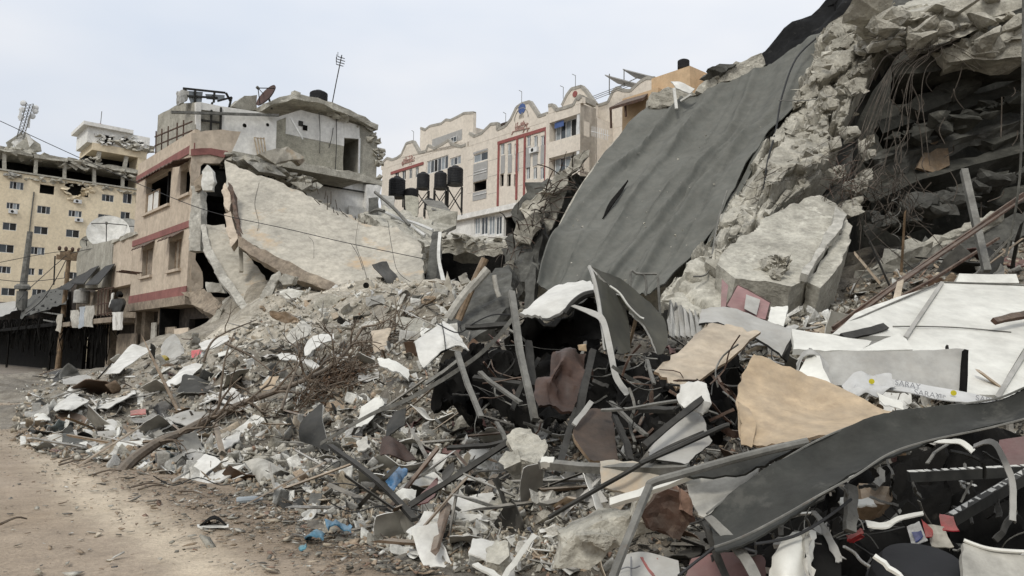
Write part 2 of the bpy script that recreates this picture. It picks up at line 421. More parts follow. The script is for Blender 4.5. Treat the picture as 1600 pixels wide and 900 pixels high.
def sheet_geo(rows, sub=5, thick=0.012, crumple=0.0, csc=2.0, seed=0, fn=None, jag=0.0):
    """smooth surface through a grid of points (Catmull-Rom both ways) with thickness -> verts, faces, material index (0 front, 1 back/rim)"""
    g = [catmull([PP(p) for p in r], sub) for r in rows]
    nc = len(g[0])
    cols = [catmull([g[i][j] for i in range(len(g))], sub) for j in range(nc)]
    nr = len(cols[0])
    A = [[cols[j][i] for j in range(nc)] for i in range(nr)]
    Nn = [[None] * nc for _ in range(nr)]
    flip = None
    for i in range(nr):
        for j in range(nc):
            a = A[min(i + 1, nr - 1)][j] - A[max(i - 1, 0)][j]; b_ = A[i][min(j + 1, nc - 1)] - A[i][max(j - 1, 0)]
            n = b_.cross(a)
            Nn[i][j] = n.normalized() if n.length > 1e-12 else Vector((0, -1, 0))
    c = A[nr // 2][nc // 2]
    if Nn[nr // 2][nc // 2].dot(c - CAM) > 0: Nn = [[-n for n in r] for r in Nn]; fl = True
    else: fl = False
    for i in range(nr):
        for j in range(nc):
            k = 0.0
            if crumple: k += crumple * (fnoise(A[i][j], csc, seed, 3))
            if fn: k += fn(j / (nc - 1), i / (nr - 1))
            if k: A[i][j] = A[i][j] + Nn[i][j] * k
            if jag and (i in (0, nr - 1) or j in (0, nc - 1)):
                A[i][j] = A[i][j] + Vector((random.uniform(-1, 1), random.uniform(-1, 1), random.uniform(-1, 1))) * jag
    V = [A[i][j] for i in range(nr) for j in range(nc)] + [A[i][j] - Nn[i][j] * thick for i in range(nr) for j in range(nc)]
    K = nr * nc; F = []; M = []
    for i in range(nr - 1):
        for j in range(nc - 1):
            a, b_, c_, d = i * nc + j, i * nc + j + 1, (i + 1) * nc + j + 1, (i + 1) * nc + j
            q = (a, d, c_, b_) if not fl else (a, b_, c_, d)
            F.append(q); M.append(0); F.append(tuple(x + K for x in q[::-1])); M.append(1)
    rim = [(0, j, 0, j + 1) for j in range(nc - 1)] + [(i, nc - 1, i + 1, nc - 1) for i in range(nr - 1)] + \
          [(nr - 1, j + 1, nr - 1, j) for j in range(nc - 1)] + [(i + 1, 0, i, 0) for i in range(nr - 1)]
    for (a, b_, c_, d) in rim:
        p, q = a * nc + b_, c_ * nc + d
        F.append((p, p + K, q + K, q) if fl else (p, q, q + K, p + K)); M.append(2)
    return V, F, M
def sheet(name, rows, m, label=None, cat=None, parent=None, group=None, back=None, rim=None, color=None, kind=None, **k):
    V, F, M = sheet_geo(rows, **k)
    ms = [m, back or m, rim or m]
    return mo(name, V, F, ms, parent, True, M, label, cat, group, kind, color)
def quad(a, b, c, d):   # corners clockwise from top left -> rows
    return [[a, b], [d, c]]
def poly_on(pl, pxs, out=0.0):
    return [pl.hit(*q) + pl.n * out for q in pxs]
# ------------------------------------------------------------------ ground and rubble mound
TOE = [(1010, 960, 4.3), (860, 930, 5.0), (700, 900, 5.75), (560, 850, 6.7), (450, 795, 8.2), (350, 755, 9.9), (250, 735, 11.0), (90, 712, 12.6), (20, 690, 14.2), (30, 640, 23.0), (40, 606, 36.0), (95, 582, 56.0)]
ctrl = [(760, 800, 6.9), (620, 770, 8.2), (520, 735, 9.8), (420, 705, 12.0), (300, 690, 13.6), (180, 675, 16.0), (110, 640, 22.0), (150, 610, 27.0),
        (700, 700, 9.5), (600, 670, 11.5), (500, 650, 13.5), (380, 630, 16.0), (260, 615, 20.0), (220, 580, 25.0), (300, 570, 23.0), (150, 590, 33.0), (120, 580, 44.0),
        (650, 590, 13.5), (560, 570, 16.5), (450, 545, 20.0), (380, 545, 22.0), (320, 545, 25.0), (270, 555, 28.0),
        (700, 530, 16.0), (620, 520, 19.0), (520, 510, 22.5), (440, 505, 25.0), (390, 500, 27.5), (330, 520, 31.0),
        (690, 455, 22.0), (600, 460, 26.0), (520, 460, 28.0), (450, 450, 30.0), (420, 470, 31.0), (650, 440, 28.5), (580, 436, 30.0), (420, 430, 33.0),
        (780, 610, 12.2), (860, 600, 11.8), (950, 610, 10.8), (1040, 620, 9.5), (820, 540, 14.0), (900, 520, 14.0), (1000, 520, 13.0), (760, 470, 19.0), (840, 480, 16.5),
        (800, 720, 7.6), (880, 760, 6.4), (940, 840, 5.2), (1000, 720, 6.6), (1020, 820, 4.9), (900, 690, 8.0),
        (1120, 900, 4.6), (1300, 900, 4.5), (1500, 900, 4.4), (1600, 880, 4.6), (1200, 780, 5.6), (1400, 770, 5.8), (1580, 780, 5.8), (1150, 660, 7.2), (1300, 650, 7.6), (1500, 650, 7.6), (1600, 660, 7.6),
        (1080, 520, 11.5), (1180, 500, 11.5), (1250, 540, 9.8), (1300, 500, 11.5), (1400, 560, 9.5), (1550, 570, 9.5), (1360, 470, 13.0), (1450, 440, 13.8), (1560, 420, 14.2), (1340, 445, 15.0), (1480, 395, 16.5), (1600, 380, 16.5), (1700, 420, 14.0),
        (700, 452, 31.0), (770, 450, 29.0), (650, 444, 34.0), (720, 446, 36.0), (1000, 440, 20.0), (1150, 420, 18.0), (1400, 390, 20), (1800, 600, 8.5), (1800, 800, 5.6)]
CP = [P(*c) for c in ctrl] + [Vector((p.x, p.y, -0.03)) for p in (P(*c) for c in TOE)]
tw = [Vector((p.x, p.y, 0)) for p in (P(*c) for c in TOE)]
CP += [ground(60, 592), ground(110, 587), ground(150, 584), ground(30, 600), ground(180, 590), P(185, 586, 34), P(230, 580, 34)]
# beyond the toe the mound dips under the road
for p in tw: CP += [Vector((p.x - 1.0, p.y - 1.0, -0.35)), Vector((p.x - 3, p.y - 3, -0.6)), Vector((p.x - 8, p.y - 8, -0.8))]
CPa = np.array([tuple(p) for p in CP])
GX0, GX1, GY0, GY1, GS = -36.0, 20.0, 2.4, 60.0, 0.2
gx = np.arange(GX0, GX1 + 1e-6, GS); gy = np.arange(GY0, GY1 + 1e-6, GS)
XX, YY = np.meshgrid(gx, gy)
num = np.zeros_like(XX); den = np.zeros_like(XX)
for (x, y, z) in CPa:
    s2 = (0.25 + 0.07 * y) ** 2                      # smoother far away
    d2 = (XX - x) ** 2 + (YY - y) ** 2
    wgt = 1.0 / (d2 + s2 * 0.25) ** 2.4
    num += wgt * z; den += wgt
HZ = num / den
def vnoise(X, Y, sc, seed):
    r = np.random.default_rng(seed); T = r.uniform(-1, 1, (256, 256))
    x, y = X * sc + 1000, Y * sc + 1000
    xi, yi = np.floor(x).astype(int), np.floor(y).astype(int); fx, fy = x - xi, y - yi
    fx, fy = fx * fx * (3 - 2 * fx), fy * fy * (3 - 2 * fy)
    g = lambda a, b: T[a % 256, b % 256]
    return (g(xi, yi) * (1 - fx) + g(xi + 1, yi) * fx) * (1 - fy) + (g(xi, yi + 1) * (1 - fx) + g(xi + 1, yi + 1) * fx) * fy
def pit(cx, cy, rx_, ry_, dep):
    global HZ
    g = np.exp(-(((XX - cx) / rx_) ** 2 + ((YY - cy) / ry_) ** 2) ** 2)
    HZ = np.where(HZ > 0.02, np.maximum(HZ - dep * g, 0.02), HZ)
pit(0.6, 9.6, 1.9, 2.4, 1.5); pit(2.2, 4.2, 2.6, 1.6, 0.6); pit(2.0, 7.2, 1.2, 1.3, 0.7)
up = np.clip(HZ * 2.2, 0, 1)
HZ = HZ + up * (0.16 * vnoise(XX, YY, 0.7, 1) + 0.10 * vnoise(XX, YY, 1.7, 2) + 0.06 * vnoise(XX, YY, 3.9, 3)) + 0.012 * vnoise(XX, YY, 2.0, 9)
ny_, nx_ = HZ.shape
def H(x, y):
    x = np.asarray(x, float); y = np.asarray(y, float)
    u = np.clip((x - GX0) / GS, 0, nx_ - 1.001); v = np.clip((y - GY0) / GS, 0, ny_ - 1.001)
    i, j = u.astype(int), v.astype(int); a, b = u - i, v - j
    z = (HZ[j, i] * (1 - a) + HZ[j, i + 1] * a) * (1 - b) + (HZ[j + 1, i] * (1 - a) + HZ[j + 1, i + 1] * a) * b
    return np.maximum(z, 0.0)
def grid_faces(nr, nc):
    i = np.arange(nr - 1)[:, None] * nc + np.arange(nc - 1)[None, :]
    return np.stack([i, i + 1, i + nc + 1, i + nc], -1).reshape(-1, 4).tolist()
mc = np.ones(XX.shape + (3,)) * np.array([0.25, 0.225, 0.185])
pale_dust = np.clip(1.3 * np.exp(-(((XX + 7) / 6) ** 2 + ((YY - 28) / 6) ** 2)), 0, 1)[..., None]          # crushed plaster under the hanging slab
hollow_shade = np.clip(1.6 * np.exp(-(((XX - .8) / 2.4) ** 2 + ((YY - 9.5) / 3) ** 2)), 0, 1)[..., None]             # shade of the hollow painted into the mound colour
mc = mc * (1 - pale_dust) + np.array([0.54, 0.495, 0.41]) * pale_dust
mc = mc * (1 - hollow_shade) + np.array([0.07, 0.064, 0.055]) * hollow_shade
mc = mc * (1 + .25 * vnoise(XX, YY, .9, 40)[..., None])
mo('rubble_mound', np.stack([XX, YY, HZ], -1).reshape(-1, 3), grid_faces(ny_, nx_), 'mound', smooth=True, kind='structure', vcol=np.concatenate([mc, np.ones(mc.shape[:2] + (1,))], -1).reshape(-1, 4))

# road of packed dirt, with a paler drift of dust along the wheel track
GH = 1 / 8
rx = np.arange(-34, 6.01, 0.2); ry = np.arange(-6, 90.01, 0.2)
RX, RY = np.meshgrid(rx, ry)
track = [ground(*q) for q in ((420, 960), (330, 890), (230, 820), (150, 770), (60, 705), (-80, 640), (-400, 605))]
track2 = [ground(*q) for q in ((-200, 640), (20, 655), (110, 652), (20, 640), (0, 618), (-60, 600))]
def seg_d(X, Y, pts):
    best = np.full(X.shape, 1e9)
    for a, b in zip(pts[:-1], pts[1:]):
        vx, vy = b.x - a.x, b.y - a.y; L2 = vx * vx + vy * vy
        t = np.clip(((X - a.x) * vx + (Y - a.y) * vy) / L2, 0, 1)
        best = np.minimum(best, np.hypot(X - a.x - t * vx, Y - a.y - t * vy))
    return best
dt = np.minimum(seg_d(RX, RY, track), seg_d(RX, RY, track2) * .8)
nz_ = vnoise(RX, RY, 0.5, 21) * 0.5 + vnoise(RX, RY, 1.3, 22) * 0.3 + vnoise(RX, RY, 3.1, 23) * 0.2
palem = np.clip(1.3 - (dt + nz_ * 0.30) / 0.42, 0, 1)[..., None]
toe_d = seg_d(RX, RY, tw)
dirty = np.clip(1.0 - (toe_d + nz_ * 1.6) / 2.0, 0, 1)[..., None]
base = np.array([0.335, 0.265, 0.192]) + nz_[..., None] * 0.05
colr = base * (1 - palem) + np.array([0.62, 0.525, 0.395]) * palem
colr = colr * (1 - 0.75 * dirty) + np.array([0.24, 0.19, 0.14]) * 0.75 * dirty
RZ = 0.02 * vnoise(RX, RY, 0.35, 31) + 0.012 * vnoise(RX, RY, 1.1, 32) + 0.006 * vnoise(RX, RY, 3.3, 33) - 0.02 * palem[..., 0]
ca = np.concatenate([colr, np.ones(colr.shape[:2] + (1,))], -1)
mo('dirt_road', np.stack([RX, RY, RZ], -1).reshape(-1, 3), grid_faces(*RX.shape), 'dirt', smooth=True, kind='structure', vcol=ca.reshape(-1, 4))
mo('ground', [(-900, -300, -0.12), (900, -300, -0.12), (900, 1500, -0.12), (-900, 1500, -0.12)], [(0, 1, 2, 3)], 'far_ground', kind='structure')

# ------------------------------------------------------------------ building helpers
def wall_mesh(pl, t0, t1, z0, z1, ops, thick=2.3, rev=0.28):
    """wall face with real openings (t0, t1, z0, z1); reveals rev deep, outer rim thick deep"""
    ts = sorted({t0, t1, *[min(max(v, t0), t1) for o in ops for v in o[:2]]}); zs = sorted({z0, z1, *[min(max(v, z0), z1) for o in ops for v in o[2:4]]})
    mb = MB(); pt = pl.pt
    def q(a): mb.add(a, [(0, 1, 2, 3)])
    for a, b in zip(ts[:-1], ts[1:]):
        for c, d in zip(zs[:-1], zs[1:]):
            if not any(o[0] < (a + b) / 2 < o[1] and o[2] < (c + d) / 2 < o[3] for o in ops):
                q([pt(a, c), pt(b, c), pt(b, d), pt(a, d)])
    for (a, b, c, d) in [o[:4] for o in ops]:
        a, b, c, d = max(a, t0), min(b, t1), max(c, z0), min(d, z1)
        q([pt(a, c), pt(a, d), pt(a, d, -rev), pt(a, c, -rev)]); q([pt(b, d), pt(b, c), pt(b, c, -rev), pt(b, d, -rev)])
        q([pt(b, c), pt(a, c), pt(a, c, -rev), pt(b, c, -rev)]); q([pt(a, d), pt(b, d), pt(b, d, -rev), pt(a, d, -rev)])
    k = -thick
    q([pt(t0, z0), pt(t0, z1), pt(t0, z1, k), pt(t0, z0, k)]); q([pt(t1, z1), pt(t1, z0), pt(t1, z0, k), pt(t1, z1, k)])
    q([pt(t0, z1), pt(t1, z1), pt(t1, z1, k), pt(t0, z1, k)]); q([pt(t1, z0), pt(t0, z0), pt(t0, z0, k), pt(t1, z0, k)])
    return mb
def box_on(pl, t0, t1, z0, z1, o0, o1):
    """box on a facade plane from depth o0 to o1 (outwards positive)"""
    return MB().box(pl.pt(t0, z0, o0), pl.t * (t1 - t0), Z * (z1 - z0), pl.n * (o1 - o0))
def window(pl, r, parent, mull=1, trans=0, pane='glass', fr='frame_white', fw=0.07, dep=-0.16, name='window'):
    t0, t1, z0, z1 = r
    mb = MB()
    def bx(a, b, c, d): mb.box(pl.pt(a, c, dep), pl.t * (b - a), Z * (d - c), pl.n * 0.07)
    bx(t0, t1, z0, z0 + fw); bx(t0, t1, z1 - fw, z1); bx(t0, t0 + fw, z0 + fw, z1 - fw); bx(t1 - fw, t1, z0 + fw, z1 - fw)
    for k in range(mull):
        c = t0 + (t1 - t0) * (k + 1) / (mull + 1); bx(c - fw / 2, c + fw / 2, z0 + fw, z1 - fw)
    wn = mb.build(name, fr, parent)
    for k in range(mull + 1):
        a = t0 + (t1 - t0) * k / (mull + 1) + fw / 2; b = t0 + (t1 - t0) * (k + 1) / (mull + 1) - fw / 2
        p = pane[k % len(pane)] if isinstance(pane, (list, tuple)) else pane
        MB().box(pl.pt(a, z0 + fw, dep + 0.02), pl.t * (b - a), Z * (z1 - z0 - 2 * fw), pl.n * 0.015).build('pane', p, wn)
    return wn
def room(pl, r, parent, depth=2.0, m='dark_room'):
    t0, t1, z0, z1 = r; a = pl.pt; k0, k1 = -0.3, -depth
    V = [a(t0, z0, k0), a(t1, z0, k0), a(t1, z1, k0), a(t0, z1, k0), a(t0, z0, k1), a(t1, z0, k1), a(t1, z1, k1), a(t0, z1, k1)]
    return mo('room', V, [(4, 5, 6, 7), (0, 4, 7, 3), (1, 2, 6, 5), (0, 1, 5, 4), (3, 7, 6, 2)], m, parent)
def ac_unit(pl, px, py, parent, sz=0.8):
    t, z = pl.tz(px, py)
    a = box_on(pl, t - sz / 2, t + sz / 2, z - 0.3, z + 0.3, 0.02, 0.34).build('air_conditioner', 'frame_white', parent)
    MB().lathe(pl.pt(t - 0.12, z, 0.34), [(0.2, 0), (0.22, 0.012), (0.08, 0.014)], 12, pl.n).build('fan_grille', 'steel_dark', a)
    return a
def water_tank(name, base, r, h, label, group=None, m='black_plastic'):
    o = thing(name, label, 'water tank', base, group)
    prof = [(r * 0.97, 0)]
    for k in range(9):
        z = h * 0.82 * (k + 0.5) / 9
        prof += [(r, z - 0.03 * h), (r * 1.03, z), (r, z + 0.03 * h)]
    prof += [(r, h * 0.84), (r * 0.8, h * 0.92), (r * 0.4, h * 0.97)]
    MB().lathe(Vector(base), prof, 18).build('tank_body', m, o)
    MB().lathe(Vector(base) + Z * h * 0.96, [(r * 0.42, 0), (r * 0.42, 0.06 * h), (r * 0.3, 0.08 * h)], 14).build('lid', m, o)
    return o
def jags(pl, pts, d=0.25, m='broken', name='broken_edge', parent=None, r=0.25, n=20, seed=1, drop=0.0, detail=False):
    """ragged lumps of concrete along a broken edge given in pixels on a plane"""
    rr = random.Random(seed); mb = MB()
    pw = [pl.hit(*q) for q in pts]
    for i in range(n):
        k = rr.random() * (len(pw) - 1); a = int(k); p = pw[a].lerp(pw[a + 1], k - a)
        s = r * (rr.uniform(0.4, 1.3) if not detail else .28 + 1.1 * rr.random() ** 2.6)
        c = p + Vector((rr.uniform(-s, s), rr.uniform(-s, s), rr.uniform(-s * .6, s * .4) - drop * rr.random()))
        q = [c + Vector((rr.uniform(-1, 1), rr.uniform(-1, 1), rr.uniform(-.6, .6))) * s for _ in range(9)]
        bm = bmesh.new()
        for v in q: bm.verts.new(v)
        bmesh.ops.convex_hull(bm, input=bm.verts)
        for v in [v for v in bm.verts if not v.link_faces]: bm.verts.remove(v)
        if detail:
            bmesh.ops.subdivide_edges(bm, edges=bm.edges, cuts=2, use_grid_fill=True)
            bmesh.ops.smooth_vert(bm, verts=bm.verts, factor=.4, use_axis_x=True, use_axis_y=True, use_axis_z=True)
            bm.normal_update()
            for v in bm.verts: v.co += v.normal * (fnoise(v.co, 1.6 / s, i, 3) * s * .13) + (v.co - c) * .12
        bm.verts.index_update()
        vs = [v.co.copy() for v in bm.verts]
        mb.add(vs, [tuple(v.index for v in f.verts) for f in bm.faces]); bm.free()
    return mb.build(name, m, parent, kind='stuff')

# ------------------------------------------------------------------ far yellow apartment block (faces back down the street)
PY = Plane(P(100, 380, 124), -U, N)
yb = thing('apartment_block', 'tall yellow apartment block with blown-out top storey at far left', 'building', PY.pt(0, 0))
yt0, yt1 = PY.tz(-40, 350)[0], PY.tz(221, 380)[0]
zf = PY.tz(100, 281)[1]; zr = PY.tz(100, 253)[1]           # top of intact wall, roof slab
wins = [(15, 37, 284, 296, 3), (159, 178, 304, 315, 2), (192, 206, 302, 318, 1), (10, 31, 317, 327, 3), (58, 79, 322, 334, 2), (107, 128, 329, 339, 3), (153, 174, 335, 347, 1),
        (188, 203, 331, 351, 1), (4, 26, 348, 360, 1), (53, 75, 354, 366, 1), (103, 124, 359, 371, 1), (190, 202, 362, 371, 1), (-2, 22, 382, 395, 1), (48, 70, 386, 398, 3), (-4, 17, 416, 427, 2),
        (44, 54, 419, 430, 1), (60, 67, 420, 430, 0), (105, 128, 393, 404, 2), (150, 172, 398, 409, 1), (100, 122, 425, 436, 2), (2, 24, 450, 462, 1), (50, 72, 452, 464, 2)]
ops = [PY.rect(*q[:4]) for q in wins]
hole = [PY.rect(62, 85, 289, 303), PY.rect(101, 139, 287, 306), PY.rect(212, 218, 312, 317), PY.rect(212, 218, 345, 350)]
wall_mesh(PY, yt0, yt1, 0, zf, ops + hole, thick=2.4).build('wall', 'yellow_wall', yb)
for q, r in zip(wins, ops): window(PY, r, yb, q[4], pane=['glass', 'dark_room', 'glass_pale'] if q[4] > 2 else ['glass', 'dark_room'])
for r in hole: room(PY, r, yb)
box_on(PY, yt0, yt1, 0, zf - 0.3, -14, -2.42).build('body', 'yellow_wall', yb)
jags(PY, [(101, 290), (104, 304), (120, 309), (139, 300), (138, 289)], parent=yb, r=0.5, n=30, seed=3, m='yellow_wall')
# open storey: floor edge, columns, sagging roof slab, dark back wall
zc = zf + 0.05
box_on(PY, yt0, yt1, zc, zc + 0.25, -9, 0.25).build('floor_edge', 'concrete', yb)
box_on(PY, yt0, yt1 + 1.0, zc + 0.3, zr - 0.2, -9.5, -6).build('back_wall', 'soot_shade', yb)
for x, dx in ((6, 0), (55, -3), (101, -1), (148, 0), (193, -1), (218, 0)):
    a, b = PY.tz(x, 280)[0], PY.tz(x + dx * -0.6, 250)[0]
    MB().bar(PY.pt(a, zc + 0.2, -0.3), PY.pt(b, zr + 0.1, -0.3), 0.5, 0.5, PY.n).build('column', 'concrete', yb)
for x0, x1, sag in ((-40, 52, 0.3), (53, 104, -0.2), (105, 150, 0.25), (151, 221, 0.0)):
    a, b = PY.tz(x0, 250)[0], PY.tz(x1, 250)[0]
    V, F = rough([PY.pt(a, zr + sag, 0.5), PY.pt(b, zr - sag * .5, 0.5), PY.pt(b, zr - sag * .5, -9), PY.pt(a, zr + sag, -9)], 0.5, seg=1.4, amp=0.22, seed=int(x0), sc=0.6, dirv=(0, 0, 1))
    mo('roof_slab', V, F, 'concrete', yb)
jags(PY.shift(-1), [(0, 234), (30, 236), (60, 244), (100, 254), (150, 262)], parent=yb, r=1.1, n=60, seed=5, name='roof_rubble')
jags(PY, [(5, 277), (60, 279), (100, 285), (150, 291), (222, 303)], parent=yb, r=0.45, n=60, seed=6, name='edge_rubble')
for (q, m) in ((((18, 222), (40, 206), (48, 213), (26, 232)), 'white_plaster'), (((26, 226), (44, 212), (62, 226), (66, 236), (30, 240)), 'concrete'), (((10, 222), (34, 206), (36, 216), (14, 232)), 'grey_plaster'), (((40, 205), (52, 222), (46, 230)), 'white_plaster')):
    rslab('fallen_panel', poly_on(PY.shift(-3 - random.random() * 3), q), 0.5, m, parent=yb, seg=1.5, amp=0.1)
jags(PY, [(8, 272), (20, 274), (33, 277)], parent=yb, r=0.5, n=16, seed=11, name='hanging_cloth', m='sheet_grey')
# upper right: second open storey and the white penthouse with cornice
q0, q1 = PY.tz(120, 262)[0], PY.tz(237, 262)[0]; za, zb, zcx = PY.tz(180, 268)[1], PY.tz(180, 236)[1], PY.tz(180, 217)[1]
box_on(PY, q0 + 2.2, q1 - 1.2, za, za + 0.3, -9, 0.2).build('floor_edge', 'concrete', yb)
box_on(PY, q0 + 2.0, q1 - 1.0, zb - 0.5, zb + 0.7, -9, 0.3).build('beam', 'yellow_wall', yb)
box_on(PY, q0 + 2.0, q1 - 1.0, za + .3, zb - 0.5, -9.2, -5).build('back_wall', 'soot_shade', yb)
for x in (152, 195): 
    a = PY.tz(x, 250)[0]; MB().bar(PY.pt(a, za + .2, -.3), PY.pt(a + .3, zb - .3, -.3), .6, .6, PY.n).build('column', 'concrete', yb)
box_on(PY, PY.tz(214, 260)[0], q1 - 1.0, za - 2.6, zb - 0.5, -5, 0.25).build('side_wall', 'yellow_wall', yb)
box_on(PY, q0 + 1.2, q1 - 0.6, zb + 0.7, zcx + 1.3, -8, 0.1).build('penthouse', 'white_plaster', yb)
box_on(PY, q0 + 0.4, q1 - 3.5, zcx + 1.3, zcx + 1.9, -8.6, 0.8).build('cornice', 'white_plaster', yb)
for x0, x1, y0, y1 in ((159, 176, 212, 226), (190, 206, 216, 230), (214, 224, 222, 232)):
    r = PY.rect(x0, x1, y0, y1); box_on(PY, r[0], r[1], r[2], r[3], .11, .2).build('blast_hole', 'soot_shade', yb)
    jags(PY.shift(.2), [(x0, y0), (x1, y0), (x1, y1), (x0, y1), (x0, y0)], parent=yb, r=.5, n=26, seed=x0, m='white_plaster')
jags(PY, [(160, 216), (185, 222), (205, 225), (222, 232), (236, 236)], parent=yb, r=0.9, n=40, seed=8, name='broken_parapet')
jags(PY, [(126, 252), (150, 246), (152, 262), (190, 270), (222, 280)], parent=yb, r=0.7, n=30, seed=9, name='edge_rubble')
for q in ((20, 331), (123, 344), (121, 315), (195, 351)): ac_unit(PY, *q, yb, 1.2)
tt, tz_ = PY.tz(106, 330)
MB().tube([PY.pt(PY.tz(53, 300)[0], PY.tz(53, 300)[1], .12), PY.pt(PY.tz(47, 350)[0], PY.tz(47, 350)[1], .12), PY.pt(PY.tz(42, 400)[0], PY.tz(42, 400)[1], .12)], 0.09).build('drain_pipe', 'steel', yb)
# masts on its roof
ms = thing('telecom_mast', 'leaning lattice telecom mast with round drums on the ruined far roof', 'mast', PY.pt(PY.tz(31, 225)[0], PY.tz(31, 225)[1], -4))
mp0, mp1 = PY.shift(-4).hit(31, 218), PY.shift(-4).hit(47, 162)
ax = (mp1 - mp0)
mb = MB()
for k in range(3):
    a = k * 2.1; o = Vector((math.cos(a), math.sin(a), 0)) * .55
    mb.tube([mp0 + o, mp1 + o], 0.07, 5)
for i in range(12):
    a, b = mp0 + ax * (i / 12), mp0 + ax * ((i + 1) / 12)
    for k in range(3):
        o1 = Vector((math.cos(k * 2.1), math.sin(k * 2.1), 0)) * .55; o2 = Vector((math.cos(k * 2.1 + 2.1), math.sin(k * 2.1 + 2.1), 0)) * .55
        mb.tube([a + o1, b + o2], 0.04, 4)
mb.build('lattice', 'steel', ms)
for i, (k, dx) in enumerate(((0.98, -.9), (0.92, .9), (0.8, -.8), (0.83, 1.0), (0.68, .8), (0.6, -.7))):
    MB().lathe(mp0 + ax * k + PY.t * dx, [(.1, -.3), (.45, -.25), (.45, .15), (.2, .25)], 12, PY.n).build('drum', 'frame_white', ms)
for i, k in enumerate((0.35, 0.5)):
    MB().box(mp0 + ax * k + PY.t * (-.9 if i else .5), PY.t * .35, Z * 1.8, PY.n * .3).build('panel_antenna', 'frame_white', ms)
bp = PY.shift(-4).hit(156, 205)
sg = thing('warning_light_mast', 'thin mast with two red balls on white penthouse roof', 'mast', bp)
MB().tube([bp, PY.shift(-4).hit(159, 174)], 0.06, 5).build('rod', 'steel', sg)
for y in (196, 203): MB().lathe(PY.shift(-4).hit(156, y), [(.1, -.35), (.5, -.2), (.55, 0), (.5, .2), (.1, .35)], 12).build('ball', 'maroon', sg)
tr = PY.shift(-4).hit(195, 212)
water_tank('roof_tank', tr - Z * .5, 1.3, 1.6, 'dark tank toppled at the edge of the far white penthouse roof')

# ------------------------------------------------------------------ school building with curved parapets
Q0 = P(780, 260, 90)
PS = Plane(Q0, -N, -U)
sb = thing('school_building', 'cream four-storey school with scalloped parapets and dark red window frames', 'building', PS.pt(0, 0))
tL, tC, tG, tR = PS.tz(596, 300)[0], PS.tz(729, 280)[0], PS.tz(855, 240)[0], PS.tz(909, 200)[0]
def rect(pl, q): return pl.rect(*q)
# centre block
cz = PS.tz(800, 207)[1]
colw = []
for xs in ((782, 788), (793, 799), (804, 810)): colw += [(xs[0], xs[1], 224, 242, 1, 0), (xs[0] - 1, xs[1] - 1, 272, 291, 0, 1)]
for xs in ((823, 829), (834, 840), (845, 851)): colw += [(xs[0], xs[1], 212, 229, 1, 0), (xs[0] - 1, xs[1] - 1, 261, 280, 1, 0)]
colw += [(740, 762, 239, 252, 1, 0), (739, 760, 283, 298, 0, 1)]
ops = [rect(PS, q[:4]) for q in colw]
wall_mesh(PS, tC, tG, 0, cz, ops).build('wall', 'school_wall', sb)
for q, r in zip(colw, ops):
    if q[5]: room(PS, r, sb)
    else: window(PS, r, sb, q[4], pane=['glass_pale', 'glass'], fw=0.09)
par = [(733, 208), (741, 213), (753, 208), (767, 194), (777, 193), (777, 203), (790, 197), (798, 187), (807, 168), (816, 162), (827, 159), (833, 168), (842, 182), (856, 177)]
def parapet(pl, pts, z0, m='school_wall', out=0.02):
    tops = [pl.tz(*q) for q in pts]
    pr = [pl.pt(t, z, out) for t, z in tops]
    MB().prism([pl.pt(tops[0][0], z0, out)] + pr + [pl.pt(tops[-1][0], z0, out)], -pl.n * 0.5).build('parapet', m, sb)
    mb = MB()
    for a, b in zip(pr[:-1], pr[1:]):
        if (b - a).length > 0.1: mb.bar(a + pl.n * -.2, b + pl.n * -.2, 0.36, 0.5, pl.n)
    mb.build('coping', 'coping', sb)
parapet(PS, par, cz)
# grey infill strips, red frame
for a, b, y0, y1 in ((783, 789, 243, 271), (794, 800, 242, 270), (805, 811, 240, 268), (822, 829, 230, 262), (833, 840, 229, 259), (845, 852, 227, 256)):
    r = rect(PS, (a, b, y0, y1)); box_on(PS, *r, 0, 0.05).build('grey_strip', 'school_grey', sb)
for q in ((740, 762, 235, 238), (740, 762, 254, 282), (739, 760, 299, 312)):
    r = rect(PS, q); box_on(PS, *r, 0, 0.05).build('grey_strip', 'school_grey', sb)
for y in (266, 270, 303):
    r = rect(PS, (741, 761, y, y + 1)); box_on(PS, *r, 0.05, 0.12).build('white_line', 'frame_white', sb)
def strip(pl, a, b, wd, m, name='red_frame', out=0.1):
    (ta, za_), (tb, zb_) = pl.tz(*a), pl.tz(*b)
    return MB().bar(pl.pt(ta, za_, out / 2), pl.pt(tb, zb_, out / 2), out, wd, pl.n.cross(Vector((pl.pt(tb, zb_) - pl.pt(ta, za_))).normalized())).build(name, m, sb)
strip(PS, (778, 224), (854, 201), 0.38, 'maroon')
for x, y0, y1, x2 in ((779, 224, 322, 774), (808, 216, 312, 805), (820, 212, 310, 817), (853, 202, 300, 850)):
    t_ = PS.tz(x, (y0 + y1) / 2)[0]; r = (t_ - .14, t_ + .14, PS.tz(x, y1)[1], PS.tz(x, y0)[1])
    box_on(PS, *r, 0.0, 0.12).build('red_frame', 'maroon', sb)
for y0, y1 in ((250, 228), (275, 255), (302, 287)):     # joint lines in the render, recessed dark
    for x0, x1, sh in ((731, 739, 0), (763, 778, 0), (809, 819, 0)):
        za_ = PS.tz((x0 + x1) / 2, y0 if x0 < 790 else y0 - 12)[1]
        box_on(PS, PS.tz(x0, 260)[0], PS.tz(x1, 260)[0], za_, za_ + .05, -0.02, 0.006).build('joint', 'coping', sb)
ac_unit(PS, 836, 235, sb, 1.3)
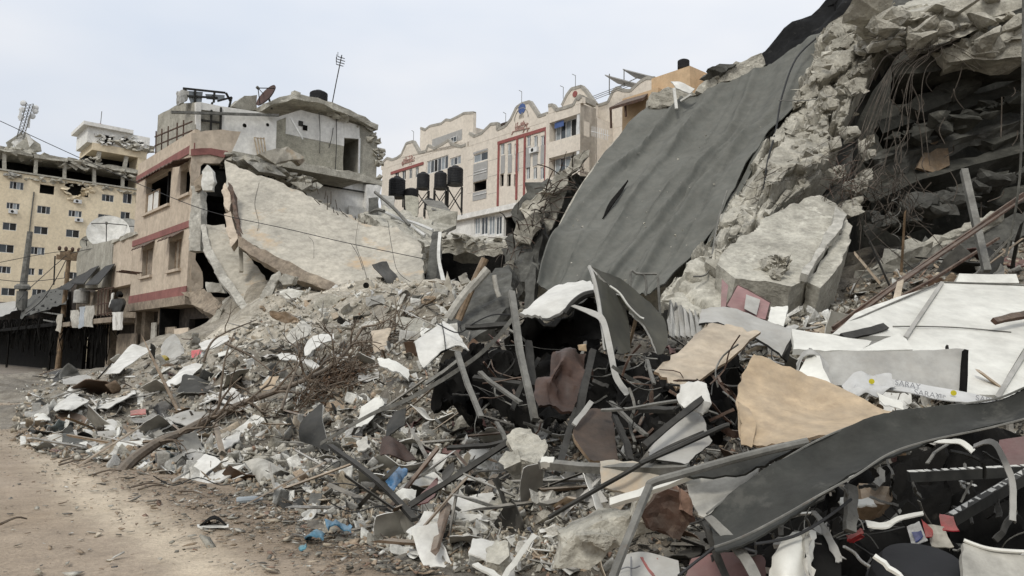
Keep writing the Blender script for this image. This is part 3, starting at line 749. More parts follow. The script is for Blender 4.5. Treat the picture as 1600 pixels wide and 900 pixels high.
# emblem, disc and lettering on the gable
t_, z_ = PS.tz(816, 170)
MB().lathe(PS.pt(t_, z_, .03), [(.62, 0), (.62, .05), (.1, .06)], 20, PS.n).build('round_emblem', 'ink_blue', sb)
mb = MB()
t_, z_ = PS.tz(815, 186)
for k in range(14):
    a0, a1 = math.pi * k / 14, math.pi * (k + 1) / 14
    mb.bar(PS.pt(t_ + 1.2 * math.cos(a0), z_ + 1.3 * math.sin(a0), .06), PS.pt(t_ + 1.2 * math.cos(a1), z_ + 1.3 * math.sin(a1), .06), .06, .07, PS.n)
for dx in (-.4, -.15, .1, .35): mb.bar(PS.pt(t_ + dx, z_ + .1, .06), PS.pt(t_ + dx * .6, z_ + .55 + .2 * (dx > 0), .06), .06, .09, PS.n)
mb.build('arch_emblem', 'coping', sb)
def script_line(pl, x0, x1, y0, y1, seed, m='lettering_red', hgt=.45):
    """a line of joined, dotted calligraphic strokes read right to left"""
    rr = random.Random(seed); mb = MB(); (ta, za_), (tb, zb_) = pl.tz(x0, y0), pl.tz(x1, y1)
    mb.bar(pl.pt(ta, za_, .05), pl.pt(tb, zb_, .05), .06, .09, pl.n)
    n = 9
    for k in range(n):
        t = ta + (tb - ta) * (k + .5) / n; z = za_ + (zb_ - za_) * (k + .5) / n; u = rr.random()
        if u < .45: mb.bar(pl.pt(t, z, .05), pl.pt(t + .05, z + hgt * rr.uniform(.6, 1.2), .05), .06, .08, pl.n)
        elif u < .75: mb.lathe(pl.pt(t, z + .18, .02), [(.2, 0), (.2, .06), (.08, .06)], 8, pl.n)
        else: mb.bar(pl.pt(t, z, .05), pl.pt(t - .3, z - hgt * .6, .05), .06, .12, pl.n)
        if rr.random() < .5: mb.lathe(pl.pt(t + .1, z + hgt * rr.choice((-.7, .95)), .02), [(.08, 0), (.08, .06)], 6, pl.n)
    return mb.build('lettering', m, sb)
script_line(PS, 805, 826, 199, 193, 1); script_line(PS, 801, 828, 206, 200, 2, hgt=.6)
# right block with corner balconies
rz = PS.tz(880, 172)[1]
balc = [(861, 909, 179, 216), (859, 909, 236, 272)]
ops = [rect(PS, (a, b, c, d)) for a, b, c, d in ((861, 905, 186, 217), (860, 905, 242, 273))]
wall_mesh(PS.shift(.25), tG, tR, 0, rz, [(a, tR - .02, c, d) for a, b, c, d in ops], thick=2.5, rev=.9).build('wall', 'school_wall', sb)
for i, r in enumerate(ops):
    window(PS.shift(.25), (r[0] + .2, tR - .5, r[2], r[3]), sb, 4, pane=['glass_pale', 'glass', 'glass_pale', 'dark_room'], dep=-.85, fw=.1)
    room(PS.shift(-.7), (r[0], tR - .1, r[2], r[3]), sb, 1.4, 'school_grey')
    box_on(PS.shift(.25), tR - .55, tR - .15, r[2], r[3], -.45, -.05).build('corner_column', 'frame_white', sb)
r = rect(PS, (867, 881, 190, 199)); box_on(PS, *r, .0, .04).build('blue_blind', 'ink_blue', sb)
parapet(PS.shift(.25), [(857, 165), (863, 164), (869, 172), (880, 169), (896, 164), (901, 154), (910, 151)], rz)
# end face of the right block, looking back down the street
PE = Plane(PS.pt(tR, 0, .25), -U, N)
w_e = PE.tz(931, 200)[0]
wall_mesh(PE, .03, w_e, 0, rz, [rect(PE, (912, 921, 190, 213)), rect(PE, (912, 921, 244, 268))], thick=.05, rev=.6).build('end_wall', 'school_wall', sb)
for q in ((912, 921, 190, 213), (912, 921, 244, 268)): window(PE, rect(PE, q), sb, 1, pane=['glass', 'glass_pale'], dep=-.5)
MB().bar(PE.pt(-.1, rz + .7, -.2), PE.pt(w_e, rz + .5, -.2), .4, .6).build('coping', 'coping', sb)
P2 = Plane(PE.pt(w_e, 0, 0), -U, N)
box_on(PS, tR - 1, tR + 14, 0, PS.tz(940, 176)[1], -12, -5.0).build('rear_wing', 'school_wall', sb)
parapet(PS.shift(-5), [(931, 166), (941, 163), (950, 160), (958, 143), (964, 137), (972, 141), (985, 142), (1000, 128), (1010, 122), (1022, 122)], PS.tz(940, 176)[1])
parapet(PS.shift(-3), [(878, 165), (886, 148), (893, 139), (908, 135), (914, 141), (926, 158), (930, 163)], rz - 1)
t_, z_ = PS.shift(-3).tz(899, 147)
MB().lathe(PS.shift(-3).pt(t_, z_, .05), [(.36, 0), (.36, .05), (.1, .06)], 14, PS.n).build('round_emblem', 'maroon', sb)
mb = MB()
for k in range(9):
    a = PS.shift(-.4).hit(925 + k * 3, 213 + k * .8); mb.bar(a, a + Z * 1.1, .05, .05)
mb.bar(PS.shift(-.4).hit(924, 205), PS.shift(-.4).hit(952, 212), .06, .06)
mb.build('balcony_railing', 'frame_white', sb)
# left wing
lz = PS.tz(660, 244)[1]
lwins = [(617, 623, 269, 283, 1), (628, 634, 266, 281, 1), (639, 644, 264, 279, 1), (649, 654, 261, 277, 1)]
ops = [rect(PS, q[:4]) for q in lwins] + [rect(PS, (667, 700, 247, 268)), rect(PS, (703, 720, 245, 258))]
wall_mesh(PS, tL, tC, 0, lz, ops).build('wall', 'school_wall', sb)
for q, r in zip(lwins, ops[:4]): window(PS, r, sb, 1, pane=['glass', 'dark_room'], fw=.09)
window(PS, ops[4], sb, 5, pane=['glass_pale', 'glass', 'dark_room', 'glass'], fw=.12, name='balcony_glazing'); window(PS, ops[5], sb, 2, pane=['glass_pale', 'glass'], fw=.12, name='balcony_glazing')
parapet(PS, [(596, 255), (605, 247), (612, 250), (620, 247), (627, 242), (635, 224), (645, 221), (655, 239), (666, 236), (669, 227), (679, 232), (690, 226), (701, 219), (705, 225), (721, 229), (728, 226)], lz)
strip(PS, (611, 271), (662, 255), .38, 'maroon')
script_line(PS, 630, 645, 252, 247, 4); script_line(PS, 628, 648, 257, 251, 5)
LB = PS.shift(-6)
parapet(LB, [(657, 200), (664, 203), (672, 197), (690, 193), (697, 187), (704, 188), (716, 182), (725, 177), (740, 176)], PS.tz(690, 232)[1])
r = rect(LB, (657, 733, 205, 240)); box_on(LB, r[0], r[1], r[2] - 3, r[3] - .5, -10, -.2).build('setback_storey', 'school_wall', sb)
r = rect(LB, (676, 722, 210, 226)); box_on(LB, *r, -.1, .06).build('grey_strip', 'school_grey', sb)
r = rect(LB, (706, 715, 214, 223)); window(LB.shift(.3), r, sb, 1)
box_on(PS, tL, tG, 0, lz - 1, -14, -2.32).build('body', 'school_wall', sb)
box_on(PS, tG, tR, 0, rz - 1, -14, -2.4).build('body', 'school_wall', sb)
r = rect(PS, (733, 790, 182, 200)); pl_ = PS.shift(-3)
box_on(pl_, r[0], r[1], r[3] - .3, r[3], -6, 0).build('pergola_roof', 'ply_brown', sb)
box_on(pl_, r[0], r[1], r[2], r[3] - .3, -6, -5.8).build('pergola_screen', 'ply_brown', sb)
box_on(pl_, r[0], r[0] + .15, r[2] - 2, r[3] - .3, -6, 0).build('pergola_screen', 'ply_brown', sb)
for k in range(4):
    t_ = r[0] + (r[1] - r[0]) * k / 3; box_on(pl_, t_ - .08, t_ + .08, r[2] - 3, r[3] - .3, -.16, 0).build('pergola_post', 'steel_dark', sb)
for k, (x, y) in enumerate(((646, 216), (815, 156), (899, 132), (790, 190), (880, 150))):
    a = PS.shift(-1).hit(x, y + 4); mbx = MB(); mbx.bar(a, a + Z * 1.3, .06, .06); mbx.bar(a + Z * 1.3, a + Z * 1.6 - PS.t * .5, .06, .06); mbx.build('lamp_bracket', 'steel', sb)
# roof rails and solar rack
mb = MB()
for y in (-1.5, 0, 1.5):
    mb.bar(PS.shift(-4).hit(915, 158 + y * 2), PS.shift(-4).hit(985, 131 + y * 2), .05, .05)
mb.build('roof_rail', 'steel', sb)
for k, (a, b, c) in enumerate((((945, 118), (1000, 133), (952, 148)), ((973, 109), (1020, 121), (975, 135)))):
    rp = PS.shift(-6 - k); hb = rp.hit(*c)
    so = thing('solar_rack', ('lower' if k == 0 else 'upper') + ' tilted solar panel rack on steel legs over school roof', 'solar rack', hb)
    A_, B_ = rp.hit(*a), rp.hit(*b)
    MB().box(A_, B_ - A_, -PS.n * 2.2 - Z * .4, Z * .12).build('solar_panel', 'school_grey', so)
    MB().bar(hb, Vector((hb.x, hb.y, A_.z)), .1, .1).build('leg', 'steel', so); MB().bar(B_ - Z * 2.2, B_, .1, .1).build('leg', 'steel', so)
    MB().bar(hb + Z * .3, A_.lerp(B_, .7), .07, .07).build('brace', 'steel', so)
# entrance annexe in front of the school
PA = PS.shift(9)
an = thing('entrance_annexe', 'low white annexe with tall glazed doors in front of the school', 'building', PA.pt(0, 0))
r = rect(PA, (700, 812, 333, 392))
g = [rect(PA, (741, 750, 339, 366)), rect(PA, (751, 762, 338, 367)), rect(PA, (763, 773, 337, 367)), rect(PA, (774, 784, 337, 367)), rect(PA, (787, 806, 338, 368))]
wall_mesh(PA, r[0], r[1], 0, r[3], g, thick=4).build('wall', 'white_plaster', an)
for i, q in enumerate(g):
    if i == 4: room(PA, q, an)
    else: window(PA, q, an, 1, pane=['glass_pale', 'glass'][i % 2], fw=.12)
rr_ = rect(PA, (706, 812, 329, 337)); box_on(PA, rr_[0], rr_[1], rr_[2], rr_[3], -4, .5).build('canopy', 'white_plaster', an)
# orange building rising behind the tarp
PO = Plane(P(1060, 140, 62), -N, -U)
ob = thing('orange_building', 'tan rendered building with stepped roof behind the grey tarp', 'building', PO.pt(0, 0))
r = rect(PO, (950, 1085, 118, 190)); box_on(PO, PO.tz(1018, 130)[0], PO.tz(1078, 110)[0], 0, PO.tz(1050, 112)[1], -6, 0).build('wall', 'orange_wall', ob)
box_on(PO, PO.tz(1078, 110)[0], PO.tz(1180, 100)[0], 0, PO.tz(1050, 116)[1], -9, -2).build('rear_wall', 'orange_wall', ob)
r = rect(PO, (984, 1040, 150, 185)); box_on(PO.shift(1), r[0], r[1], 0, r[3], -5, 0).build('lower_wall', 'orange_wall', ob)
MB().prism([PO.shift(3).hit(952, 168), PO.shift(3).hit(1006, 152), PO.shift(1).hit(1012, 146), PO.shift(1).hit(975, 156)], Vector((0, 0, -.25))).build('canopy_roof', 'rust', ob)
MB().bar(PO.shift(2.6).hit(954, 168), PO.shift(2.6).hit(955, 200), .14, .14).build('canopy_post', 'rust', ob)
MB().bar(PO.shift(2.6).hit(977, 162), PO.shift(2.6).hit(978, 182), .14, .14).build('canopy_post', 'rust', ob)
tb = PO.shift(-2).hit(1068, 108); water_tank('roof_tank', tb, .5, .85, 'small black tank on the tan building behind the tarp')
# ------------------------------------------------------------------ beige corner house with red bands (torn open on its near side)
K1 = P(300, 300, 37.5)
PF = Plane(K1, -N, -U)             # street front
PN = Plane(K1, -U, N)              # torn side, towards the camera
ch = thing('corner_house', 'beige corner house with red bands, its near side torn open', 'building', PF.pt(-4, 0))
def rz_(x, y): return PF.tz(x, y)[1]
f0 = PF.tz(207, 400)[0]
zt = rz_(290, 226); zl = rz_(290, 462)
ops = [PF.rect(228, 266, 276, 326), PF.rect(282, 298, 264, 304), PF.rect(222, 238, 389, 431), PF.rect(264, 283, 375, 421)]
wall_mesh(PF, f0, 0, zl, zt, ops, thick=.35, rev=.3).build('front_wall', 'beige', ch)
for i, r in enumerate(ops):
    room(PF, r, ch, 3.0 if i < 2 else .6, 'soot_shade')
    box_on(PF, r[0] - .12, r[1] + .12, r[2] - .14, r[2], -.2, .14).build('sill', 'beige', ch)
window(PF, (ops[2][0] + .5, ops[2][1], ops[2][2], ops[2][3]), ch, 0, pane='beige_dark', fr='wood', name='shutter')
window(PF, (ops[3][0] + .7, ops[3][1], ops[3][2], ops[3][3]), ch, 1, pane='beige_dark', fr='wood', name='shutter')
window(PF, (ops[0][0], ops[0][0] + 2.2, ops[0][2], ops[0][2] + 1.2), ch, 1, pane='white_plaster', fr='wood', name='shutter')
for i, r in enumerate(ops):       # rusty corrugated hoods
    n = max(5, int((r[1] - r[0]) / .22)); o = 1.0 if i == 1 else .55
    hb = MB()
    for k in range(n):
        a = r[0] - .25 + (r[1] - r[0] + .5) * k / n; b = r[0] - .25 + (r[1] - r[0] + .5) * (k + 1) / n; dz = .06 * (k % 2)
        hb.prism([PF.pt(a, r[3] + .35 + dz, .02), PF.pt(b, r[3] + .35 + .06 * ((k + 1) % 2), .02), PF.pt(b, r[3] - .02 + .06 * ((k + 1) % 2), o), PF.pt(a, r[3] - .02 + dz, o)], Vector((0, 0, -.05)))
    hb.build('window_hood', 'rust', ch)
for y, h in ((455, .5), (352, .34), (238, .42)):
    z = rz_(290, y); box_on(PF, f0 - .05, .06, z - h / 2, z + h / 2, 0, .05).build('red_band', 'red_band', ch)
for k in range(3):
    a = PF.tz(214 + k * 4, 428 + k)[0]; MB().bar(PF.pt(a, rz_(220, 427), 0), PF.pt(a, rz_(220, 427) + .05, 1.1), .06, .06).build('bracket_rod', 'rust', ch)
# parapet
box_on(PF, f0, -.1, zt, rz_(290, 211), -.25, 0).build('parapet', 'beige', ch)
pc = poly_on(PN.shift(.04), [(299, 208), (322, 203), (348, 203), (376, 206), (372, 220), (362, 237), (352, 241), (299, 241)])
rslab('parapet_fragment', pc, .3, 'beige', parent=ch, seg=.8, amp=.03, sc=1)
rslab('red_band', poly_on(PN.shift(.1), [(299, 233), (330, 231), (356, 236), (350, 246), (328, 241), (299, 243)]), .06, 'red_band', parent=ch, seg=.8, amp=.02)
rslab('wall_fragment', poly_on(PN.shift(.02), [(299, 241), (332, 241), (350, 247), (344, 256), (318, 254), (313, 262), (308, 300), (299, 310)]), .3, 'beige', parent=ch, seg=.5, amp=.06)
# ground floor: set back, blackened
G0 = PF.shift(-1.0)
wall_mesh(G0, f0 - 8, .5, 0, zl - .3, [(f0 + 5.0, f0 + 6.2, .1, 2.6), (f0 + 7.5, f0 + 10.3, .1, 3.4)], thick=.3, rev=.3).build('ground_wall', 'soot_wall', ch)
for r in ((f0 + 5.0, f0 + 6.2, .1, 2.6), (f0 + 7.5, f0 + 10.3, .1, 3.4)): room(G0, r, ch, 3, 'soot_shade')
box_on(PF, f0, .3, zl - .45, zl, -9, .15).build('floor_slab', 'beige_dark', ch)
for x in (181, 236, 262): 
    t_ = G0.tz(x, 540)[0]; box_on(G0, t_ - .35, t_ + .35, 0, zl - .46, .02, .5).build('pilaster', 'beige_dark', ch)
for q, m in (((271, 294, 512, 548), 'beige_dark'), ((295, 314, 514, 548), 'wood'), ((255, 262, 505, 560), 'slab_grey'), ((200, 232, 522, 562), 'beige_dark')):
    r = G0.rect(*q); box_on(G0, *r, .6, .68).build('shopfront_panel', m, ch)
# interior behind the torn side, its shade painted in as black
for k, (z0, z1) in enumerate(((0, zl - .46), (zl + .02, rz_(290, 352) - .2), (rz_(290, 352) + .1, zt))):
    box_on(PN, .05, 9.5, z0, z1, -4.2, -4.0).build('inner_wall', 'soot_shade', ch)
    if k: box_on(PN, .1, 7.5, z0 - .4, z0 - .02, -9, -1.2).build('floor_slab', 'soot_shade', ch)
box_on(PN, 0.1, 10.3, zt - .2, zt + .15, -9, -1.4).build('roof_slab', 'concrete', ch)
box_on(PF, f0, f0 + .3, 0, zt, -9, -.36).build('far_wall', 'beige_dark', ch)
# torn corner column, hanging white panel, bent rods
rslab('corner_column', [P(299, 292, 37.3), P(312, 288, 37.3), P(314, 330, 36.9), P(313, 392, 36.5), P(295, 392, 36.8), P(296, 340, 37.1)], .45, 'slab_grey', parent=ch, seg=.3, amp=.05)
rslab('broken_wall_end', [P(302, 285, 37.2), P(318, 268, 37), P(316, 292, 36.9), P(304, 300, 37)], .3, 'beige_dark', parent=ch, seg=.4, amp=.08)
rslab('hanging_panel', [P(315, 268, 36.4), P(324, 258, 36.3), P(332, 268, 36.3), P(335, 284, 36.2), P(331, 298, 36.2), P(317, 297, 36.3)], .2, 'sheet_white', parent=ch, seg=.4, amp=.05)
rslab('lower_wall_corner', poly_on(PN.shift(.03), [(299, 392), (318, 425), (318, 450), (299, 460)]), .5, 'beige', parent=ch, seg=.5, amp=.06)
# penthouse, grey block to the left and white rooms to the right
PH = PF.shift(-1.2)
rslab('penthouse_wall', poly_on(PH, [(247, 180), (281, 162), (307, 160), (306, 222), (262, 240), (243, 250)]), .25, 'grey_plaster', parent=ch, seg=1.2, amp=.02)
QN = Plane(PH.hit(306, 200), -U, N)
for q, m, o in ((((306, 160), (314, 160), (313, 208), (306, 210)), 'white_plaster', 0.05), (((314, 171), (345, 175), (344, 206), (313, 206)), 'grey_plaster', -.1),
                (((314, 160), (345, 166), (345, 175), (314, 171)), 'white_plaster', 0), (((345, 166), (400, 174), (432, 182), (431, 262), (400, 270), (345, 262)), 'white_plaster', 0.0)):
    rslab('penthouse_wall', poly_on(QN, q, o), .25, m, parent=ch, seg=1.2, amp=.015)
MB().bar(QN.hit(264, 178) + QN.n * .4, QN.hit(432, 182) + QN.n * .3, .14, .14).build('pipe', 'steel', ch)
for a, b in (((345, 168), (344, 206)), ((330, 172), (329, 206)), ((314, 188), (345, 192))):
    MB().bar(QN.hit(*a) + QN.n * .03, QN.hit(*b) + QN.n * .03, .1, .1).build('window_bar', 'steel_dark', ch)
for x, y, s in ((382, 196, .12), (418, 195, .1), (383, 197, .08)):
    c = QN.hit(x, y) + QN.n * .015; MB().lathe(c, [(s, 0), (s * .8, .01)], 8, QN.n).build('shell_hole', 'soot_shade', ch)
# balcony cage on the left of the roof
mb = MB()
for x in (243, 252, 262, 276, 286): mb.bar(PF.shift(-.2).hit(x, 248 - (x - 243) * .5), PF.shift(-.2).hit(x + 1, 205 - (x - 243) * .4), .06, .06)
for y in (214, 228): mb.bar(PF.shift(-.2).hit(242, y), PF.shift(-.2).hit(300, y - 24), .06, .06)
mb.build('balcony_cage', 'rust', ch)
# right-hand rooms
RN = QN.shift(-.4)
W = [(((430, 184), (470, 172), (537, 188), (538, 216), (537, 228), (437, 207)), 'white_plaster'), (((437, 207), (537, 228), (536, 268), (470, 256), (437, 250)), 'olive_plaster'),
     (((537, 188), (562, 196), (562, 217), (538, 215)), 'white_plaster'), (((562, 196), (578, 200), (590, 214), (588, 280), (562, 274)), 'grey_plaster'), (((431, 190), (446, 184), (446, 250), (431, 254)), 'olive_plaster')]
for i, (q, m) in enumerate(W): rslab('room_wall', poly_on(RN, q, .04 * (i == 4)), .22, m, parent=ch, seg=1.0, amp=.02)
r = RN.rect(536, 563, 213, 272); room(RN.shift(.2), r, ch, 3, 'grey_plaster')
r = RN.rect(540, 546, 232, 250); box_on(RN, *r, -2.9, -2.85).build('far_window', 'sheet_white', ch)
MB().bar(RN.hit(561, 216) + RN.n * .05, RN.hit(560, 272) + RN.n * .05, .1, .1).build('door_jamb', 'frame_white', ch)
rslab('roof_slab', [RN.hit(404, 176) + RN.n * 1.0, RN.hit(446, 160) + RN.n * 1.0, RN.hit(498, 170) + RN.n * .9, RN.hit(540, 184) + RN.n * .6, RN.hit(587, 205) + RN.n * .3,
                    RN.hit(587, 203) - RN.n * 6, RN.hit(430, 160) - RN.n * 6], .35, 'concrete', parent=ch, seg=.7, amp=.07, dirv=(0, 0, 1))
jags(RN, [(500, 172), (540, 186), (575, 200), (588, 214), (590, 240), (589, 276)], parent=ch, r=.32, n=50, seed=21)
r = RN.rect(466, 480, 190, 203); box_on(RN, r[0], (r[0] + r[1]) / 2, r[2] + .2, r[3], .02, .05).build('breaker_box', 'steel_dark', ch); box_on(RN, (r[0] + r[1]) / 2, r[1], r[2], r[3] - .2, .02, .05).build('breaker_box', 'soot_shade', ch)
mb = MB()
for x, y0, y1 in ((498, 176, 240), (525, 184, 268), (520, 200, 232)):
    a, b = RN.hit(x, y0), RN.hit(x + random.uniform(-8, 8), y1); mb.tube([a + RN.n * .05, a.lerp(b, .5) + RN.n * .15, b + RN.n * .08], .022, 4, smoothn=4)
mb.build('hanging_wires', 'cable', ch)
rslab('floor_slab', poly_on(RN, [(458, 254), (500, 262), (560, 274), (592, 284), (590, 292), (555, 285), (500, 272), (458, 266)], .5), 3.0, 'concrete', parent=ch, seg=.6, amp=.06)
rslab('lower_wall', poly_on(RN, [(458, 266), (500, 272), (584, 290), (582, 330), (572, 334), (560, 352), (500, 322), (455, 292)], .1), .25, 'white_plaster', parent=ch, seg=1.0, amp=.03)
rslab('support_fin', poly_on(RN, [(566, 290), (592, 288), (584, 318), (580, 372), (566, 368)], .5), .4, 'white_plaster', parent=ch, seg=.6, amp=.06)
for q in (((540, 322), (566, 326), (565, 350), (541, 345)),): rslab('loose_panel', poly_on(RN, q, .35), .06, 'sheet_white', parent=ch, seg=1, amp=.01)
MB().bar(RN.hit(460, 284) + RN.n * .25, RN.hit(584, 304) + RN.n * .25, .08, .08).build('rail', 'steel_dark', ch)
# rubble on the terrace edge above the hanging slab
jags(PN.shift(-.6), [(352, 250), (380, 252), (420, 262), (450, 275), (480, 290), (455, 300)], parent=ch, r=.5, n=70, seed=23, name='edge_rubble', m='broken')
for k, q in enumerate((((405, 240), (450, 228), (475, 246), (430, 256)), ((382, 250), (420, 255), (446, 275), (405, 268)), ((412, 246), (428, 240), (426, 252), (416, 256)), ((450, 236), (478, 250), (470, 258)))):
    rslab('fallen_block', poly_on(PN.shift(.4 - .2 * k), q), .5, ['slab_plaster', 'slab_grey', 'sheet_grey', 'beige_dark'][k], parent=ch, seg=.4, amp=.06, seed=k)
sh_ = MB()
for k in range(4): sh_.bar(QN.hit(395 + k * 5, 216) + QN.n * .2, QN.hit(402 + k * 4, 248) + QN.n * .2, .08, .05)
sh_.bar(QN.hit(395, 216) + QN.n * .2, QN.hit(410, 218) + QN.n * .2, .08, .05); sh_.build('wooden_rack', 'wood_pale', ch)
MB().bar(RN.hit(447, 188) + RN.n * .6, RN.hit(464, 222) + RN.n * .8, .12, .05).build('loose_plank', 'frame_white', ch)
# roof clutter: heater frame, blocks, dish, tank, mast
hp = QN.shift(-.8)
sw = thing('solar_heater', 'bent solar water heater frame with crumpled barrel on the corner house roof', 'solar heater', hp.hit(300, 162))
V, F = rough([hp.hit(282, 140), hp.hit(292, 139), hp.hit(294, 156), hp.hit(284, 160)], .8, seg=.2, amp=.08); mo('barrel', V, F, 'sheet_grey', sw)
for a, b in (((286, 138), (352, 145)), ((292, 150), (340, 153)), ((305, 140), (305, 162)), ((335, 145), (334, 160)), ((353, 145), (360, 158)), ((340, 158), (362, 152)), ((332, 160), (318, 200)), ((362, 152), (350, 198))):
    MB().bar(hp.hit(*a), hp.hit(*b), .1, .1).build('frame_bar', 'steel_dark', sw)
MB().prism([hp.hit(*q) - hp.n * .1 for q in ((292, 141), (318, 143), (316, 160), (300, 162))], -hp.n * .04).build('collector_glass', 'glass_pale', sw)
MB().prism([hp.hit(*q) - hp.n * .1 for q in ((322, 146), (352, 148), (352, 156), (324, 154))], -hp.n * .04).build('collector_glass', 'glass_pale', sw)
rk = thing('stair_head', 'grey concrete block on the corner house roof beside the dish', 'roof block', RN.shift(-1).hit(380, 172))
for q, m in ((((362, 166), (382, 150), (402, 148), (402, 172), (384, 172)), 'concrete'),): V, F = rough(poly_on(RN.shift(-1), q), 1.4, seg=.6, amp=.04); mo('block', V, F, 'grey_plaster', rk)
dp = RN.shift(-.5).hit(419, 166)
def dish(name, c, r, ax_, label, m, group=None, depth=.22, legbase=None):
    ax_ = ax_.normalized(); o = thing(name, label, 'satellite dish', legbase or c - Z * r, group)
    prof = [(r * k / 7, depth * r * (k / 7) ** 2) for k in range(8)] + [(r * 1.02, depth * r + .02)] + [(r * k / 7, depth * r * (k / 7) ** 2 - .04) for k in range(7, -1, -1)]
    prof[0] = (0.01, prof[0][1]); prof[-1] = (0.01, prof[-1][1])
    MB().lathe(c, prof, 26, ax_).build('reflector', m, o)
    f = c + ax_ * r * 1.0; x = ax_.cross(Z).normalized(); y = x.cross(ax_)
    for a in (0.5, 2.6, 4.7): MB().tube([c + (x * math.cos(a) + y * math.sin(a)) * r * .95 + ax_ * depth * r, f], .03, 4).build('feed_arm', 'steel_dark', o)
    MB().lathe(f - ax_ * .1, [(.06, 0), (.09, .05), (.09, .2), (.04, .22)], 8, ax_).build('feed_horn', 'steel', o)
    MB().tube([c - ax_ * .05, c - ax_ * .3 - Z * r * .6, (legbase or c - Z * r)], .06, 6).build('stand', 'steel', o)
    return o
dish('satellite_dish', RN.shift(-.3).hit(419, 152), .78, Vector((-.55, -.62, .45)), 'dark brown satellite dish tipped over on the corner house roof', 'dish_brown', legbase=RN.shift(-.3).hit(426, 170))
water_tank('roof_tank', RN.shift(-1.5).hit(497, 172) + Z * .25, .56, 1.0, 'black tank on the roof slab of the corner house')
for q, s in (((459, 152), .45), ((518, 176), .4), ((530, 180), .45), ((562, 190), .3)):
    a = RN.shift(-.8).hit(*q); V, F = rough([a, a + N * s, a + N * s + Z * s * .9, a + Z * s], s, seg=.2, amp=.04, seed=q[0])
    mo('roof_block', V, F, 'concrete', label={459: 'small concrete block left of the black roof tank', 518: 'concrete block at the foot of the aerial mast', 530: 'concrete block second right of the aerial mast', 562: 'smallest block, last along the corner house roof edge'}[q[0]], cat='block', group='blocks on the corner house roof')
am = thing('aerial_mast', 'tall thin aerial mast leaning above the corner house roof', 'mast', RN.shift(-1).hit(517, 172))
MB().tube([RN.shift(-1).hit(517, 172), RN.shift(-1).hit(525, 130), RN.shift(-1).hit(534, 86)], .035, 5).build('pole', 'steel_dark', am)
for y, w_ in ((90, .25), (94, .3), (98, .3), (102, .25)):
    a = RN.shift(-1).hit(534 - (y - 86) * .19, y); MB().bar(a - N * w_, a + N * w_, .04, .04).build('element', 'steel_dark', am)
    MB().bar(a - N * w_ + Z * .0, a - N * w_ + Z * .3, .03, .03).build('element', 'steel_dark', am)

# ------------------------------------------------------------------ fallen floors of the corner house
SLA = [[(352, 250, 36.3), (395, 270, 35.8), (450, 290, 35.4), (500, 316, 35.2), (548, 337, 35), (576, 352, 34.6), (620, 356, 34), (657, 380, 33.5)],
       [(357, 310, 34.2), (402, 330, 33.8), (455, 346, 33.4), (503, 366, 33.2), (550, 385, 32.8), (592, 396, 32.4), (626, 404, 32), (660, 408, 31.6)],
       [(379, 374, 31.8), (420, 397, 31.2), (465, 420, 30.8), (502, 436, 30.4), (540, 447, 30), (582, 446, 29.8), (622, 442, 29.8), (663, 442, 29.8)]]
fa = thing('fallen_floor_slab', 'huge pale floor slab hanging from the corner house down onto rubble', 'floor slab', P(520, 450, 30))
V, F, M = sheet_geo(SLA, sub=7, thick=.3, crumple=.025, csc=.4, jag=.06)
mo('slab', V, F, ['slab_plaster', 'concrete', 'broken'], fa, True, M)
for q in ([(405, 285, 35.3), (398, 318, 34.2), (404, 350, 32.9), (396, 375, 32.2)], [(560, 345, 34.5), (556, 380, 32.9), (566, 410, 31.5), (574, 438, 30.1)]):
    MB().tube([P(x, y, d - .04) for x, y, d in q], .007, 4, smoothn=5).build('crack', 'soot_shade', fa)
rslab('edge_beam', [P(372, 368, 31.9), P(400, 384, 31.4), P(460, 414, 30.6), P(537, 449, 29.8), P(520, 456, 29.7), P(450, 432, 30.4), P(398, 402, 31.2), P(372, 384, 31.8)], .5, 'beige_dark', parent=fa, seg=.4, amp=.05)
for q, m in ((((346, 290), (352, 284), (362, 310), (358, 330), (350, 322)), 'beige'), (((350, 334), (360, 332), (372, 372), (362, 385), (352, 352)), 'beige'), (((356, 284), (362, 290), (380, 372), (372, 376)), 'rust')):
    rslab('rim_brickwork', [P(x, y, 33.6 - (y - 285) * .018) for x, y in q], .35, m, parent=fa, seg=.25, amp=.06)
mb = MB()
for a, b in (((478, 288), (556, 350)), ((500, 320), (590, 385))):
    for k in range(9):
        p = P(a[0] + (b[0] - a[0]) * k / 8, a[1] + (b[1] - a[1]) * k / 8, 34.9); mb.tube([p, p + Vector((random.uniform(-.3, .1), -.2, random.uniform(.2, .7)))], .02, 4)
mb.build('torn_rebar', 'rebar', fa)
jags(PN, [(470, 300), (500, 318), (545, 345), (575, 352)], parent=fa, r=.28, n=30, seed=31)
sbx = thing('drooping_floor_slab', 'lower grey floor slab sagging out of the corner house', 'floor slab', P(380, 480, 31.5))
V, F, M = sheet_geo([[(316, 350, 36.2), (350, 352, 36.6)], [(327, 388, 34.8), (375, 386, 35.1)], [(350, 432, 33.2), (408, 424, 33.5)], [(388, 486, 31.6), (428, 464, 32.0)]], sub=6, thick=.35, crumple=.05, csc=.9, jag=.06)
mo('slab', V, F, ['slab_plaster', 'concrete', 'slab_grey'], sbx, True, M)
rslab('slab_edge', [P(313, 352, 36), P(320, 350, 36), P(330, 388, 34.7), P(356, 432, 33), P(394, 484, 31.4), P(382, 490, 31.3), P(340, 432, 33), P(318, 392, 34.6)], .3, 'slab_grey', parent=sbx, seg=.35, amp=.04)
MB().bar(P(376, 385, 33), P(377, 425, 32.6), .16, .14).build('hanging_stub', 'slab_plaster', sbx)
sc_ = thing('ground_floor_slab', 'broken first-floor slab edge sloping down into the rubble', 'floor slab', P(360, 510, 31))
